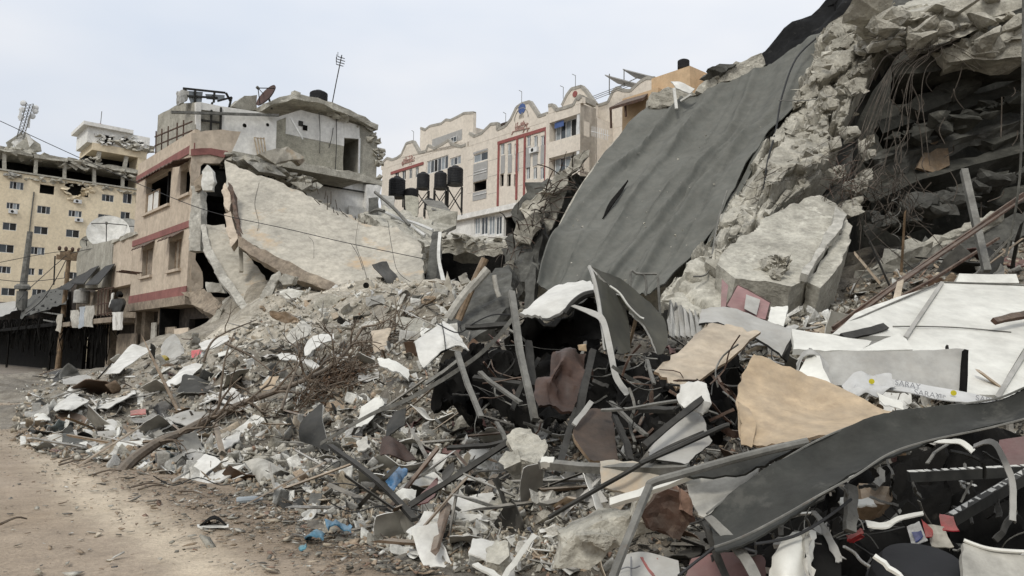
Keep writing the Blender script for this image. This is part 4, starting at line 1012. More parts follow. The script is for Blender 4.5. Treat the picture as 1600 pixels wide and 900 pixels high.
rslab('slab', [P(284, 457, 36.6), P(318, 452, 36), P(352, 476, 34), P(405, 512, 31.5), P(396, 528, 31), P(345, 500, 33), P(300, 474, 36)], .5, 'beige_dark', parent=sc_, seg=.35, amp=.07)
for q in (((320, 440), (345, 445), (352, 458), (325, 456)), ((345, 470), (372, 455), (380, 462), (350, 480)), ((366, 480), (374, 470), (368, 488))):
    rslab('loose_piece', [P(x, y, 33.8) for x, y in q], .25, 'slab_grey', parent=sc_, seg=.3, amp=.05)
rslab('hanging_lump', [P(340, 486, 32.5), P(348, 482, 32.5), P(342, 500, 32.4), P(334, 510, 32.4), P(326, 506, 32.4)], .2, 'broken', parent=sc_, seg=.2, amp=.06)

# ------------------------------------------------------------------ low grey house and burnt shopfronts further down the street
lh = thing('low_house', 'low grey house with three hanging shutters beside the corner house', 'building', PF.pt(f0 - 8, 0))
a0, a1 = PF.tz(120, 430)[0], f0 - .05
zlo, zu, zgr = rz_(165, 500), PF.tz(190, 372)[1], PF.tz(140, 392)[1]
t2 = PF.tz(176, 410)[0]
wall_mesh(PF, t2, a1, PF.tz(190, 447)[1], zu, [], thick=6).build('upper_wall', 'beige', lh)
rslab('grey_wall', poly_on(PF, [(119, 452), (120, 400), (126, 388), (150, 380), (176, 375), (176, 448)]), 5, 'grey_plaster', parent=lh, seg=1.2, amp=.05)
rslab('coping', poly_on(PF, [(178, 375), (196, 368), (214, 362), (216, 366), (198, 374), (178, 380)], .1), 4, 'concrete', parent=lh, seg=1.2, amp=.06)
for q in (((157, 446), (167, 416), (182, 412), (179, 444)), ((135, 443), (144, 420), (157, 415), (155, 444)), ((113, 452), (122, 432), (135, 426), (132, 453))):
    pts = [PF.hit(*p) + PF.n * (.1 if i in (1, 2) else .9) for i, p in enumerate(q)]
    MB().prism(pts, Vector((0, 0, -.08))).build('hanging_shutter', 'steel_dark', lh)
wall_mesh(PF.shift(-.5), a0 - 2, a1, zlo, PF.tz(190, 447)[1] + .2, [PF.rect(153, 170, 452, 490)], thick=4).build('middle_wall', 'beige_dark', lh)
room(PF.shift(-.5), PF.rect(153, 170, 452, 490), lh, 2.5, 'beige_dark')
mb = MB()
for x in range(153, 178, 5): mb.bar(PF.shift(.6).hit(x, 494), PF.shift(.6).hit(x + 1, 452), .06, .06)
for y in (453, 476, 492): mb.bar(PF.shift(.6).hit(152, y), PF.shift(.6).hit(178, y - 4), .06, .06)
mb.build('balcony_grille', 'rust', lh)
box_on(PF, PF.tz(112, 500)[0], a1, zlo - .3, zlo, -4, .9).build('balcony_slab', 'beige_dark', lh)
water_tank('white_tank', PF.shift(.3).hit(127, 474), .5, 1.0, 'small white tank on the balcony beside the street pole', m='sheet_grey')
for k, (x, y) in enumerate(((148, 350), (170, 366))):
    pass
dd = PF.shift(-1)
c = dd.hit(170, 366); dish('satellite_dish', c, 1.35, Vector((.35, -1, .5)), 'largest white satellite dish on the low house roof, in front of its pair', 'sheet_white', 'dishes on the low house roof', legbase=dd.hit(160, 388))
c = dd.hit(158, 363) - PF.n * 1.6; dish('satellite_dish', c, 1.25, Vector((.1, -1, .4)), 'white satellite dish half hidden behind the largest dish', 'sheet_grey', 'dishes on the low house roof')
c = dd.hit(138, 380); dish('satellite_dish', c, .55, Vector((.2, -1, .3)), 'small grey satellite dish left of the two big dishes', 'grey_plaster', 'dishes on the low house roof', legbase=dd.hit(137, 392))
# burnt shop row to the left, under a sagging awning
sr = thing('burnt_shop_row', 'blackened shopfronts under a sagging awning along the street', 'building', PF.pt(f0 - 20, 0))
s0, s1 = PF.tz(-60, 540)[0], a0 + 7
wall_mesh(PF.shift(-2.2), s0, s1, 0, zlo + .1, [(s1 - 6, s1 - 3.5, 0.05, 2.8), (s1 - 14, s1 - 11, .05, 2.8)], thick=.4).build('wall', 'soot_shade', sr)  # soot black that also carries the shade under the awning
for r in ((s1 - 6, s1 - 3.5, 0.05, 2.8), (s1 - 14, s1 - 11, .05, 2.8)): room(PF.shift(-2.2), r, sr, 3, 'soot_shade')
box_on(PF, s0, a0 + 6.9, zlo - .15, zlo + .12, -2.1, .7).build('ledge', 'soot_shade', sr)
V, F, M = sheet_geo([[PF.shift(-3).hit(38, 470), PF.shift(-3).hit(70, 455), PF.shift(-3).hit(108, 446)], [PF.shift(.8).hit(30, 498), PF.shift(.8).hit(70, 484), PF.shift(.8).hit(104, 476)]], sub=6, thick=.05, crumple=.25, csc=.5)
mo('awning', V, F, ['concrete_dark', 'soot_shade', 'soot_shade'], sr, True, M)
V, F, M = sheet_geo([[PF.shift(-3).hit(-30, 482), PF.shift(-3).hit(0, 474), PF.shift(-3).hit(28, 470)], [PF.shift(.8).hit(-30, 500), PF.shift(.8).hit(0, 496), PF.shift(.8).hit(26, 484)]], sub=6, thick=.05, crumple=.15, csc=.5)
mo('awning', V, F, ['sheet_grey', 'soot_shade', 'soot_shade'], sr, True, M)
rslab('backing_wall', poly_on(PF.shift(-3.4), [(-30, 470), (20, 474), (60, 464), (112, 440), (112, 500), (-30, 515)]), 2, 'soot_wall', parent=sr, seg=2, amp=.1)
mb = MB(); rr = random.Random(3)
for k in range(260):                   # charred cords and strips hanging in front
    x = rr.uniform(-10, 178); a = PF.shift(rr.uniform(-.2, .8)).hit(x, 500 - (x / 180) * 8); L_ = rr.uniform(.6, 3.2)
    b = a + Vector((rr.uniform(-.5, .5), rr.uniform(-.4, .4), -L_)); mb.tube([a, a.lerp(b, .5) + Vector((rr.uniform(-.3, .3), 0, 0)), b], rr.choice((.015, .02, .03, .07)), 4, smoothn=3)
mb.build('hanging_cords', 'soot_shade', sr, kind='stuff')
for k in range(3):
    x = 16 + k * 66; a = PF.shift(.4).hit(x, 500 - x * .05); mb = MB(); mb.bar(Vector((a.x, a.y, 0)), a, .14, .14); mb.build('post', 'soot_shade', sr)
MB().bar(PF.shift(.6).hit(56, 486), PF.shift(.6).hit(98, 492), .1, .1).build('rail', 'steel', sr)
MB().bar(PF.shift(.6).hit(68, 500), PF.shift(.6).hit(90, 504), .1, .1).build('rail', 'steel', sr)
for k, (q, m, lb) in enumerate(((((110, 485), (112, 512), (122, 508), (124, 512), (122, 484)), 'slab_grey', 'left white cloth of the pair'), (((124, 480), (122, 514), (130, 510), (134, 478)), 'glass_pale', 'pale blue cloth between two white ones'), (((133, 478), (131, 510), (143, 511), (147, 477)), 'slab_grey', 'broad white cloth, rightmost'), (((88, 492), (87, 516), (95, 520), (98, 490)), 'slab_plaster', 'crumpled pale cloth left of the pole'))):
    rows = [[PF.shift(.9).hit(*q[0]), PF.shift(.9).hit(*q[-1])], [PF.shift(1.0).hit(*q[1]), PF.shift(1.0).hit(*q[-2])]]
    sheet('hanging_cloth', rows, m, lb + ', hung on the burnt shops', 'cloth', group='cloths hung on the burnt shops', thick=.02, crumple=.12, csc=1.5)
# clothes hung in the shape of a figure from the balcony
hc = thing('hung_clothes', 'dark shirt and pale trousers hung in figure shape on the balcony', 'clothes', PF.shift(1.1).hit(181, 518))
h = PF.shift(1.1)
sheet('shirt', [[h.hit(175, 468), h.hit(189, 466)], [h.hit(173, 478), h.hit(190, 476)], [h.hit(176, 488), h.hit(188, 487)]], 'steel_dark', parent=hc, thick=.15, crumple=.1, csc=2)
sheet('scarf', [[h.hit(174, 458), h.hit(177, 457)], [h.hit(170, 480), h.hit(174, 480)]], 'sheet_white', parent=hc, thick=.06, crumple=.06)
for x in (175, 182): sheet('trouser_leg', [[h.hit(x, 488), h.hit(x + 6, 487)], [h.hit(x + 1, 516), h.hit(x + 6, 515)]], 'white_plaster', parent=hc, thick=.12, crumple=.08, csc=3)
V, F = rough([h.hit(181, 456), h.hit(184, 455), h.hit(186, 460), h.hit(184, 464), h.hit(181, 463)], .2, seg=.08, amp=.03); mo('dark_cap', V, F, 'soot_shade', hc)
# utility pole, pipe mast, cables
pb = P(90, 577, 57); ptp = P(109, 391, 56)
up_ = thing('utility_pole', 'leaning wooden utility pole in front of the burnt shops', 'pole', pb)
MB().tube([pb - Z * .3, ptp], .2, 10, .14).build('shaft', 'wood', up_)
for y, wd in ((403, 1.0), (397, .7)):
    c = P(107.5, y, 56); MB().bar(c - N * wd * .8, c + N * wd * .8, .2, .35).build('crossarm', 'wood', up_)
for dx in (-.9, -.3, .3, .9):
    c = P(108, 393, 56) + N * dx * .7; MB().lathe(c, [(.06, 0), (.12, .1), (.12, .25), (.05, .35)], 8).build('insulator', 'rust', up_)
jb = P(101, 455, 56.5); MB().box(jb, Vector((.35, 0, 0)), Vector((0, .2, 0)), Z * .5).build('junction_box', 'sheet_grey', up_)
pm = thing('pipe_mast', 'tapered grey steel mast behind the awning at far left', 'mast', P(33, 485, 75))
MB().tube([P(33, 485, 75), P(35, 455, 75)], .5, 10).build('base_sleeve', 'steel', pm); MB().tube([P(35, 458, 75), P(47, 362, 75)], .35, 10, .25).build('tube', 'steel', pm)
MB().lathe(P(35, 452, 75), [(.7, 0), (.7, .3), (.5, .5)], 12).build('collar', 'steel', pm)
def cable(name, pts, r, label, sag=None, m='cable'):
    return MB().tube([PP(p) for p in pts], r, 4, smoothn=6).build(name, m, label=label, cat='cable')
cable('overhead_cable', [(-40, 172, 30), (0, 189, 30), (60, 217, 30), (130, 249, 31), (200, 280, 31), (240, 297, 31), (330, 331, 30), (450, 358, 29), (540, 379, 29), (665, 405, 28)], .014, 'long black cable slanting down across the whole left side')
cable('overhead_cable', [(-10, 412, 50), (50, 400, 52), (80, 395, 54), (104, 392, 56)], .02, 'upper cable running from the pole to the left edge')
cable('overhead_cable', [(106, 397, 56), (80, 420, 54), (45, 452, 50), (30, 470, 48)], .03, 'cable dropping from pole towards the awning')
cable('overhead_cable', [(104, 405, 56), (85, 440, 56), (65, 470, 57), (40, 490, 58)], .03, 'lower cable from pole down to the shop ledge')
cable('overhead_cable', [(110, 396, 56), (150, 388, 52), (210, 392, 46), (222, 395, 44)], .025, 'cable between the pole and the corner house')
cable('overhead_cable', [(-10, 436, 60), (40, 440, 60), (104, 434, 58)], .025, 'thin level cable below the upper pole cable')
cable('overhead_cable', [(86, 400, 57), (84, 445, 58)], .05, 'short upright rod beside the pole')
# person-high water tanks on steel towers in front of the school
for k, (x, y, w_, h_, d, lb, leg) in enumerate(((711, 287, 22, 28, 62, 'highest black tank on a tall lattice tower by the school', 326), (688, 293, 17, 26, 61, 'second black tank from the highest, on a steel stand', 325),
                                          (661, 293, 17, 24, 60, 'third black tank along, on a steel stand beside the school', 322), (620, 306, 23, 30, 52, 'leftmost big black tank beside the white wall', 318), (643, 308, 18, 14, 52, 'squat black tank low between two larger tanks', 325), (671, 324, 14, 14, 57, 'half-hidden black tank under the row of high tanks', 332))):
    b = P(x, y, d); s = d / FPX; w_ += 3
    water_tank('water_tank', b, w_ * s / 2, h_ * s, lb, 'black tanks by the school')
    tw_ = thing('tank_stand', f'steel stand carrying the {lb.split(" black")[0]} black tank', 'tank stand', P(x, leg + 8, d), 'steel tank stands')
    hw = w_ * s * .45; foot = P(x, leg + 8, d).z
    MB().lathe(b - Z * .15, [(hw * 1.15, 0), (hw * 1.15, .14)], 14).build('platform', 'steel_dark', tw_)
    cs = [Vector((b.x + sx * hw, b.y + sy * hw, 0)) for sx, sy in ((-1, -1), (1, -1), (1, 1), (-1, 1))]
    for i, c in enumerate(cs):
        MB().bar(c + Z * foot, c + Z * (b.z - .15), .09, .09).build('leg', 'steel_dark', tw_)
        n_ = cs[(i + 1) % 4]
        if b.z - foot > 1.2: MB().bar(c + Z * (foot + .2), n_ + Z * (b.z - .4), .06, .06).build('brace', 'steel_dark', tw_); MB().bar(n_ + Z * (foot + .2), c + Z * (b.z - .4), .06, .06).build('brace', 'steel_dark', tw_)

# ------------------------------------------------------------------ wrecked yard between the corner house and the tarp
yd = thing('yard_slab', 'torn roof slab spanning the gap in front of the white annexe', 'roof slab', P(740, 385, 40))
rslab('slab', [P(672, 360, 42), P(700, 366, 41.5), P(790, 370, 40), P(822, 372, 38), P(806, 380, 36.5), P(740, 380, 37), P(690, 376, 38)], .55, 'broken', parent=yd, seg=.5, amp=.14)
jags(Plane(P(740, 375, 37), Vector((0, -1, 0)), Vector((1, 0, 0))), [(690, 368), (740, 374), (800, 376), (815, 380)], parent=yd, r=.3, n=40, seed=41)
rslab('back_wall', [P(660, 372, 44), P(832, 372, 44), P(832, 460, 44), P(660, 460, 44)], .3, 'soot_shade', parent=yd, seg=3, amp=.05)
rslab('inner_panel', [P(709, 388, 41), P(756, 386, 41), P(756, 412, 41), P(722, 411, 41), P(709, 406, 41)], .1, 'slab_grey', parent=yd, seg=.8, amp=.03)
rslab('column', [P(676, 362, 34), P(687, 360, 34), P(684, 400, 32.5), P(680, 440, 31.5), P(664, 440, 31.5), P(671, 396, 32.8)], .5, 'concrete_dark', parent=yd, seg=.4, amp=.04)
sheet('torn_strip', [[(685, 362, 33.5), (690, 362, 33.5)], [(683, 400, 32), (688, 402, 32)], [(690, 440, 30), (697, 442, 30)], [(700, 500, 24), (708, 502, 24)]], 'sheet_white', 'long torn white trim strip hanging beside the dark column', 'trim strip', thick=.05)
rslab('wall_stub', [P(667, 322, 44), P(715, 330, 43), P(712, 352, 43), P(690, 362, 42), P(670, 346, 43)], .3, 'grey_plaster', 'grey wall stub rising from debris under the tanks', 'wall', seg=.6, amp=.06)
rslab('wall_stub', [P(633, 306, 47), P(654, 308, 47), P(652, 338, 46), P(634, 338, 46)], .3, 'olive_plaster', 'olive wall stub left of the tank stands', 'wall', seg=.8, amp=.03)
rslab('wall_stub', [P(576, 310, 43), P(590, 308, 43), P(590, 346, 42), P(576, 344, 42)], .3, 'concrete_dark', 'dark narrow wall stub beside the corner house fin', 'wall', seg=.6, amp=.03)
rslab('wall_stub', [P(594, 304, 48), P(616, 306, 48), P(614, 334, 47), P(598, 330, 47)], .3, 'sheet_grey', 'pale grey wall panel beside the leftmost tank', 'wall', seg=.8, amp=.04)
rslab('debris_bank', [P(560, 330, 43), P(600, 320, 44), P(640, 332, 44), P(690, 356, 42), P(690, 384, 39), P(660, 384, 36), P(600, 352, 38)], 1.5, 'concrete', 'bank of debris on the wrecked yard wall', 'debris bank', seg=.4, amp=.22)
corr = MB()
for k in range(10):
    a, b = P(660 + k * 3, 312 + k * .3, 45), P(676 + k * 3, 328 + k * .5, 43.5); a2, b2 = P(663 + k * 3, 312 + k * .3, 45), P(679 + k * 3, 328 + k * .5, 43.5)
    corr.prism([a, a2 + Z * .04, b2 + Z * .04, b], Vector((0, 0, -.03 - .04 * (k % 2))))
corr.build('corrugated_roof', 'steel', label='corrugated grey roof sheet sliding under the tanks', cat='roof sheet')
for k, (a, b, lb) in enumerate((((586, 300), (640, 352), 'upper bent pipe'), ((598, 330), (664, 368), 'lower long pipe'), ((580, 332), (600, 330), 'short white pipe'), ((612, 340), (676, 360), 'thin pipe'))):
    MB().tube([P(*a, 41), P((a[0] + b[0]) / 2, (a[1] + b[1]) / 2 - 3, 40), P(*b, 39)], .09, 6, smoothn=4).build('pipe', 'pvc' if k % 2 else 'steel', label=lb + ' across the debris beneath the black tanks', cat='pipe')
# ------------------------------------------------------------------ collapsed building on the right: tarp-covered slab, broken face, dark storeys
cb = thing('collapsed_building', 'collapsed concrete building with a crumbling slab edge and dark open storeys', 'building', P(1300, 480, 14))
TG = [[(1012, 166, 21.0), (1060, 158, 20.8), (1110, 143, 20.5), (1160, 122, 20.2), (1200, 100, 20.0), (1250, 72, 19.6), (1300, 40, 19.2)],
      [(958, 222, 19.4), (1010, 222, 19.2), (1065, 214, 19.0), (1115, 203, 18.8), (1160, 186, 18.5), (1205, 165, 18.2), (1262, 140, 17.9)],
      [(908, 288, 18.0), (958, 291, 17.7), (1005, 290, 17.5), (1050, 286, 17.3), (1092, 276, 17.1), (1135, 258, 16.8), (1180, 236, 16.5)],
      [(868, 362, 16.5), (912, 366, 16.3), (955, 368, 16.1), (995, 366, 15.9), (1035, 360, 15.7), (1078, 350, 15.4), (1122, 338, 15.1)],
      [(836, 447, 15.0), (870, 444, 14.9), (905, 446, 14.7), (938, 450, 14.5), (970, 456, 14.4), (1005, 460, 14.2), (1040, 446, 14.0)]]
def folds(u, v):
    a = u + (v - .5) * .10
    r = 0.0
    for c, wd, h in ((.10, .022, .10), (.16, .03, -.05), (.34, .03, .09), (.42, .05, -.05), (.58, .028, .10), (.66, .06, -.06), (.80, .03, .10), (.9, .025, -.04)):
        r += h * math.exp(-((a - c - .05 * math.sin(v * 5 + c * 9)) / wd) ** 2) * (.35 + .65 * abs(math.sin(v * 3.1 + c * 11)))
    for k, (c, sl_, wd, h) in enumerate(((.05, .55, .03, .04), (.2, .45, .03, .05), (.36, .6, .02, .03), (.5, .4, .03, .05), (.62, .7, .03, .03), (.75, .35, .03, .04), (.88, .5, .02, .03))):
        q = u + (v - .5) * sl_ - c - .03 * math.sin(v * 7 + k)
        r += h * math.exp(-abs(q) / wd) * max(0, math.sin(v * 4.2 + k * 1.9))
    r *= 1.6
    for c in (.17, .33, .5, .67, .83):
        if abs(u - c) < .006: r += .022
    return r + .05 * math.sin(v * 9 + u * 4) + .05 * math.sin(v * 17 + u * 11) * (v > .75)
tp = thing('grey_tarp', 'large grey tarp draped over the leaning roof slab', 'tarp', P(930, 450, 14.5))
V, F, M = sheet_geo(TG, sub=20, thick=.02, crumple=.10, csc=0.9, fn=folds)
mo('sheet', V, F, 'tarp', tp, True)
TGP = [[Vector(PP(p)) for p in r] for r in TG]
def tarp_pt(u, v):
    j = u * 6; i = v * 4; a, b_ = min(int(j), 5), min(int(i), 3); fu, fv_ = j - a, i - b_
    return TGP[b_][a].lerp(TGP[b_][a + 1], fu).lerp(TGP[b_ + 1][a].lerp(TGP[b_ + 1][a + 1], fu), fv_)
rr = random.Random(66); gm = MB()
for k in range(60):
    u, v = rr.random(), rr.random() ** .6; c = tarp_pt(u, v); nrm = (tarp_pt(min(1, u + .02), v) - tarp_pt(max(0, u - .02), v)).cross(tarp_pt(u, min(1, v + .02)) - tarp_pt(u, max(0, v - .02))).normalized()
    if nrm.dot(CAM - c) < 0: nrm = -nrm
    c = c + nrm * .06; s = rr.choice((.012, .015, .02, .03)); bm = bmesh.new()
    for _ in range(7): bm.verts.new(c + Vector((rr.uniform(-1, 1), rr.uniform(-1, 1), rr.uniform(-1, 1))) * s)
    bmesh.ops.convex_hull(bm, input=bm.verts); bm.verts.index_update(); gm.add([q.co.copy() for q in bm.verts], [tuple(q.index for q in f.verts) for f in bm.faces]); bm.free()
gm.build('grit', 'concrete', tp, kind='stuff')
sheet('painted_tear', [[(981, 281, 17.5), (982, 283, 17.5)], [(966, 299, 17.25), (970, 302, 17.2)], [(951, 318, 16.93), (957, 320, 16.88)], [(942, 340, 16.55), (943, 341, 16.55)]], 'soot_shade', parent=tp, thick=.03)  # black strip painted in for the dark opening of the tear
sheet('hem_fold', [[(1190, 208, 16.9), (1196, 212, 16.8)], [(1165, 268, 16.2), (1172, 272, 16.1)], [(1128, 332, 15.3), (1134, 336, 15.2)], [(1098, 396, 14.6), (1104, 396, 14.5)]], 'tarp', parent=tp, thick=.06, crumple=.05)
# leaning slab below the tarp
back = []
def offp(p, k=.12): return PP(p) + (PP(p) - CAM).normalized() * k
V, F, M = sheet_geo([[offp(p, .9) for p in r] for r in TG], sub=4, thick=.45)
mo('leaning_slab', V, F, 'concrete', cb, True)
V, F, M = sheet_geo([[offp(p, 2.2) for p in r] for r in TG], sub=3, thick=.4)
mo('lower_slab', V, F, 'concrete_dark', cb, True)
# broken concrete masses (outlines follow the photograph; each has its own depth and thickness)
def chunkpoly(name, q, d, th, m='broken', seg=.09, amp=.036, seed=0, parent=cb, dd=0.0, sc=1.6, bev=.03, frac=1.5):
    """dd: depth change per 100 px downward"""
    y0 = sum(p[1] for p in q) / len(q)
    return rslab(name, [P(x, y, d + dd * (y - y0) / 100) for x, y in q], th, m, parent=parent, seg=seg, amp=amp, seed=seed, sc=sc, bev=bev, smooth=True, frac=frac)
CH = [
 ([(1236, 166), (1222, 196), (1211, 226), (1194, 262), (1170, 300), (1160, 334), (1144, 346), (1120, 350), (1134, 318), (1160, 275), (1184, 222), (1206, 180)], 16.6, .5, -2.6),
 ([(1228, 180), (1250, 170), (1272, 158), (1292, 166), (1304, 182), (1298, 211), (1308, 234), (1286, 248), (1264, 262), (1242, 256), (1226, 276), (1206, 288), (1192, 280), (1202, 246), (1220, 222)], 16.0, .8, -2.0),
 ([(1262, 104), (1272, 82), (1300, 76), (1334, 74), (1334, 96), (1298, 118), (1268, 127)], 17.2, .7, -1.0),
 ([(1336, 102), (1352, 90), (1371, 83), (1369, 108), (1352, 118), (1338, 114)], 16.6, .6, 0),
 ([(1343, 38), (1366, 34), (1389, 42), (1394, 60), (1366, 74), (1346, 62)], 17.4, .7, 0),
 ([(1347, 10), (1369, 14), (1372, 34), (1345, 38)], 17.8, .6, 0),
 ([(1392, 20), (1420, 8), (1452, 2), (1462, 22), (1430, 40), (1400, 44)], 17.4, .8, 0),
 ([(1400, 48), (1436, 40), (1440, 62), (1410, 74), (1394, 64)], 17.0, .6, 0),
 ([(1434, 56), (1472, 30), (1520, 18), (1560, 6), (1568, 28), (1512, 58), (1466, 74), (1446, 74)], 16.6, .8, 0),
 ([(1284, 130), (1300, 126), (1314, 140), (1313, 168), (1292, 172)], 16.3, .5, 0),
 ([(1316, 130), (1340, 118), (1360, 118), (1356, 140), (1330, 152)], 16.3, .6, 0),
 ([(1300, 28), (1330, 14), (1345, 20), (1342, 44), (1312, 60), (1296, 50)], 18.0, .6, 0),
 ([(1296, 60), (1330, 46), (1342, 60), (1330, 74), (1298, 80)], 17.6, .5, 0),
 ([(1246, 140), (1262, 128), (1284, 124), (1282, 150), (1262, 160), (1246, 168)], 17.0, .4, 0),
 ([(1192, 262), (1206, 290), (1196, 316), (1184, 334), (1166, 340), (1160, 318), (1172, 290)], 15.5, .6, 0),
 ([(1262, 250), (1276, 252), (1274, 264), (1260, 266)], 15.6, .3, 0),
 ([(1352, 208), (1370, 206), (1374, 224), (1356, 232)], 15.3, .4, 0), ([(1354, 232), (1372, 230), (1374, 244), (1358, 250)], 15.1, .4, 0),
 ([(1346, 262), (1368, 258), (1370, 280), (1356, 290), (1344, 282)], 14.9, .5, 0), ([(1330, 278), (1354, 272), (1356, 296), (1338, 306), (1326, 298)], 14.6, .4, 0),
 ([(1318, 312), (1348, 308), (1350, 330), (1330, 338), (1316, 330)], 14.3, .4, 0), ([(1300, 262), (1320, 255), (1330, 272), (1312, 284)], 15.0, .4, 0),
 ([(1222, 272), (1244, 262), (1246, 282), (1228, 298), (1216, 292)], 15.7, .4, 0), ([(1245, 278), (1266, 274), (1272, 290), (1258, 300), (1246, 294)], 15.5, .4, 0),
 ([(1298, 215), (1314, 212), (1316, 228), (1302, 232)], 15.6, .3, 0), ([(1322, 196), (1342, 196), (1346, 214), (1328, 220)], 15.6, .4, 0),
]
for i, (q, d, th, dd) in enumerate(CH): chunkpoly('broken_concrete', q, d, th, seed=i, dd=dd)
# lower thick slab with a pale bevelled edge and its shaded flank
chunkpoly('fallen_slab', [(1190, 342), (1236, 322), (1280, 306), (1306, 318), (1322, 336), (1312, 362), (1290, 392), (1262, 436), (1236, 448), (1196, 440), (1150, 436), (1122, 414), (1142, 382), (1166, 366)], 13.0, .7, 'concrete', seg=.13, amp=.035, dd=-2.2, frac=0, bev=0)
chunkpoly('slab_flank', [(1322, 338), (1330, 354), (1326, 380), (1314, 412), (1282, 450), (1262, 442), (1290, 396), (1312, 364)], 12.7, .9, 'concrete', dd=-2.0, amp=.03, frac=0, bev=0)
chunkpoly('slab_rim', [(1306, 322), (1322, 334), (1316, 352), (1280, 402), (1262, 430), (1252, 426), (1278, 384), (1300, 348)], 12.6, .12, 'slab_grey', dd=-2.1, amp=.03, seg=.1, frac=0, bev=0)
chunkpoly('rubble_mass', [(1090, 396), (1112, 384), (1130, 400), (1140, 440), (1140, 492), (1090, 500), (1056, 484), (1026, 466), (1046, 434), (1066, 416)], 12.6, .9, 'concrete', dd=-1.5, amp=.05, frac=.8, bev=0)
chunkpoly('rubble_mass', [(1112, 380), (1144, 376), (1146, 402), (1124, 424), (1104, 410)], 12.9, .6, 'broken', dd=-1.5, amp=.05, frac=.8)
for i, q in enumerate(([(1160, 440), (1176, 424), (1196, 422), (1218, 434), (1234, 452), (1206, 462), (1172, 464)], [(1230, 448), (1262, 446), (1282, 452), (1272, 474), (1240, 476)], [(1196, 464), (1240, 458), (1250, 476), (1222, 490), (1190, 486)], [(1238, 478), (1262, 476), (1266, 494), (1246, 502)], [(1206, 396), (1222, 392), (1246, 398), (1240, 424), (1216, 428), (1198, 418)], [(1210, 412), (1232, 420), (1222, 440), (1206, 432)])):
    chunkpoly('boulder', q, 12.1 - .1 * i, .7, 'broken', amp=.04, seed=50 + i, seg=.09, frac=.7)
# backing mass so that no light falls through between the lumps
CG = [[(1280, 44, 18.9), (1320, 30, 18.5), (1370, 20, 18.1), (1430, 10, 17.8)], [(1250, 120, 18.0), (1285, 112, 17.6), (1320, 104, 17.2), (1362, 96, 17.0)], [(1212, 190, 17.0), (1250, 186, 16.7), (1290, 180, 16.4), (1326, 176, 16.3)], [(1172, 260, 16.1), (1205, 262, 15.9), (1240, 252, 15.9), (1300, 240, 15.8)], [(1120, 345, 14.9), (1150, 346, 14.7), (1180, 338, 14.6), (1215, 326, 14.8)], [(1080, 400, 13.9), (1112, 402, 13.6), (1150, 394, 13.5), (1200, 384, 13.5)], [(1030, 470, 12.9), (1080, 486, 12.7), (1140, 490, 12.6), (1220, 490, 12.6)]]
def crag(u, v):
    q = Vector((u * 9, v * 22, 1.3)); q += noise.noise_vector(q * .9) * .45; dd_, pp_ = noise.voronoi(q * .55); g_ = dd_[1] - dd_[0]
    return (noise.cell(pp_[0] * 2.7) - .5) * .26 - .16 * max(0, 1 - g_ / .09) + .05 * noise.fractal(q * 2.2, 1, 2, 3)
V, F, M = sheet_geo(CG, sub=24, thick=.5, crumple=.05, csc=1.0, fn=crag)
mo('fractured_face', V, F, 'broken', cb, True)
V, F, M = sheet_geo([[(1290, 40, 19.8), (1370, 0, 19.4), (1480, -30, 19.2)], [(1240, 160, 18.6), (1310, 150, 18.2), (1352, 140, 18.0)], [(1170, 280, 17.2), (1250, 280, 17.0), (1330, 260, 16.8)], [(1110, 380, 15.6), (1200, 370, 15.4), (1300, 350, 15.2)], [(1040, 470, 14.0), (1130, 470, 13.6), (1240, 480, 13.4)]], sub=8, thick=.4, crumple=.35, csc=1.0)
mo('core', V, F, 'concrete_dark', cb, True)
# small stones lodged on the broken face
rr = random.Random(77); mb = MB()
bmv = []
for k in range(190):
    u = rr.random(); x = 1130 + u * 250 + rr.gauss(0, 22); yc = 400 - (x - 1130) * 1.42; y = yc + rr.gauss(0, 45)
    d = 17.6 - (y / 450) * 4.3 - rr.random() * .3
    if 1186 < x < 1300 and 255 < y < 325 or x < 1310 - (y - 50) * .63: continue
    c = P(x, y, d); s = rr.choice((.03, .04, .05, .07, .09, .12))
    bm = bmesh.new()
    for _ in range(8): bm.verts.new(c + Vector((rr.uniform(-1, 1), rr.uniform(-1, 1), rr.uniform(-.8, .8))) * s)
    bmesh.ops.convex_hull(bm, input=bm.verts); bm.verts.index_update()
    mb.add([v.co.copy() for v in bm.verts], [tuple(v.index for v in f.verts) for f in bm.faces]); bm.free()
mb.build('loose_stones', 'broken', cb, kind='stuff')
PT = Plane(P(1450, 40, 16.2), Vector((0, -1, 0)), Vector((1, 0, 0)))
jags(PT, [(1345, 36), (1400, 30), (1470, 22), (1600, 6)], parent=cb, r=.34, n=60, seed=91, name='crown_rubble', detail=True)
jags(PT.shift(.3), [(1350, 60), (1410, 56), (1470, 48), (1540, 34), (1600, 26)], parent=cb, r=.3, n=50, seed=92, name='crown_rubble', detail=True)
jags(PT.shift(.2), [(1500, 70), (1560, 60), (1620, 46)], parent=cb, r=.3, n=30, seed=93, name='crown_rubble', detail=True)
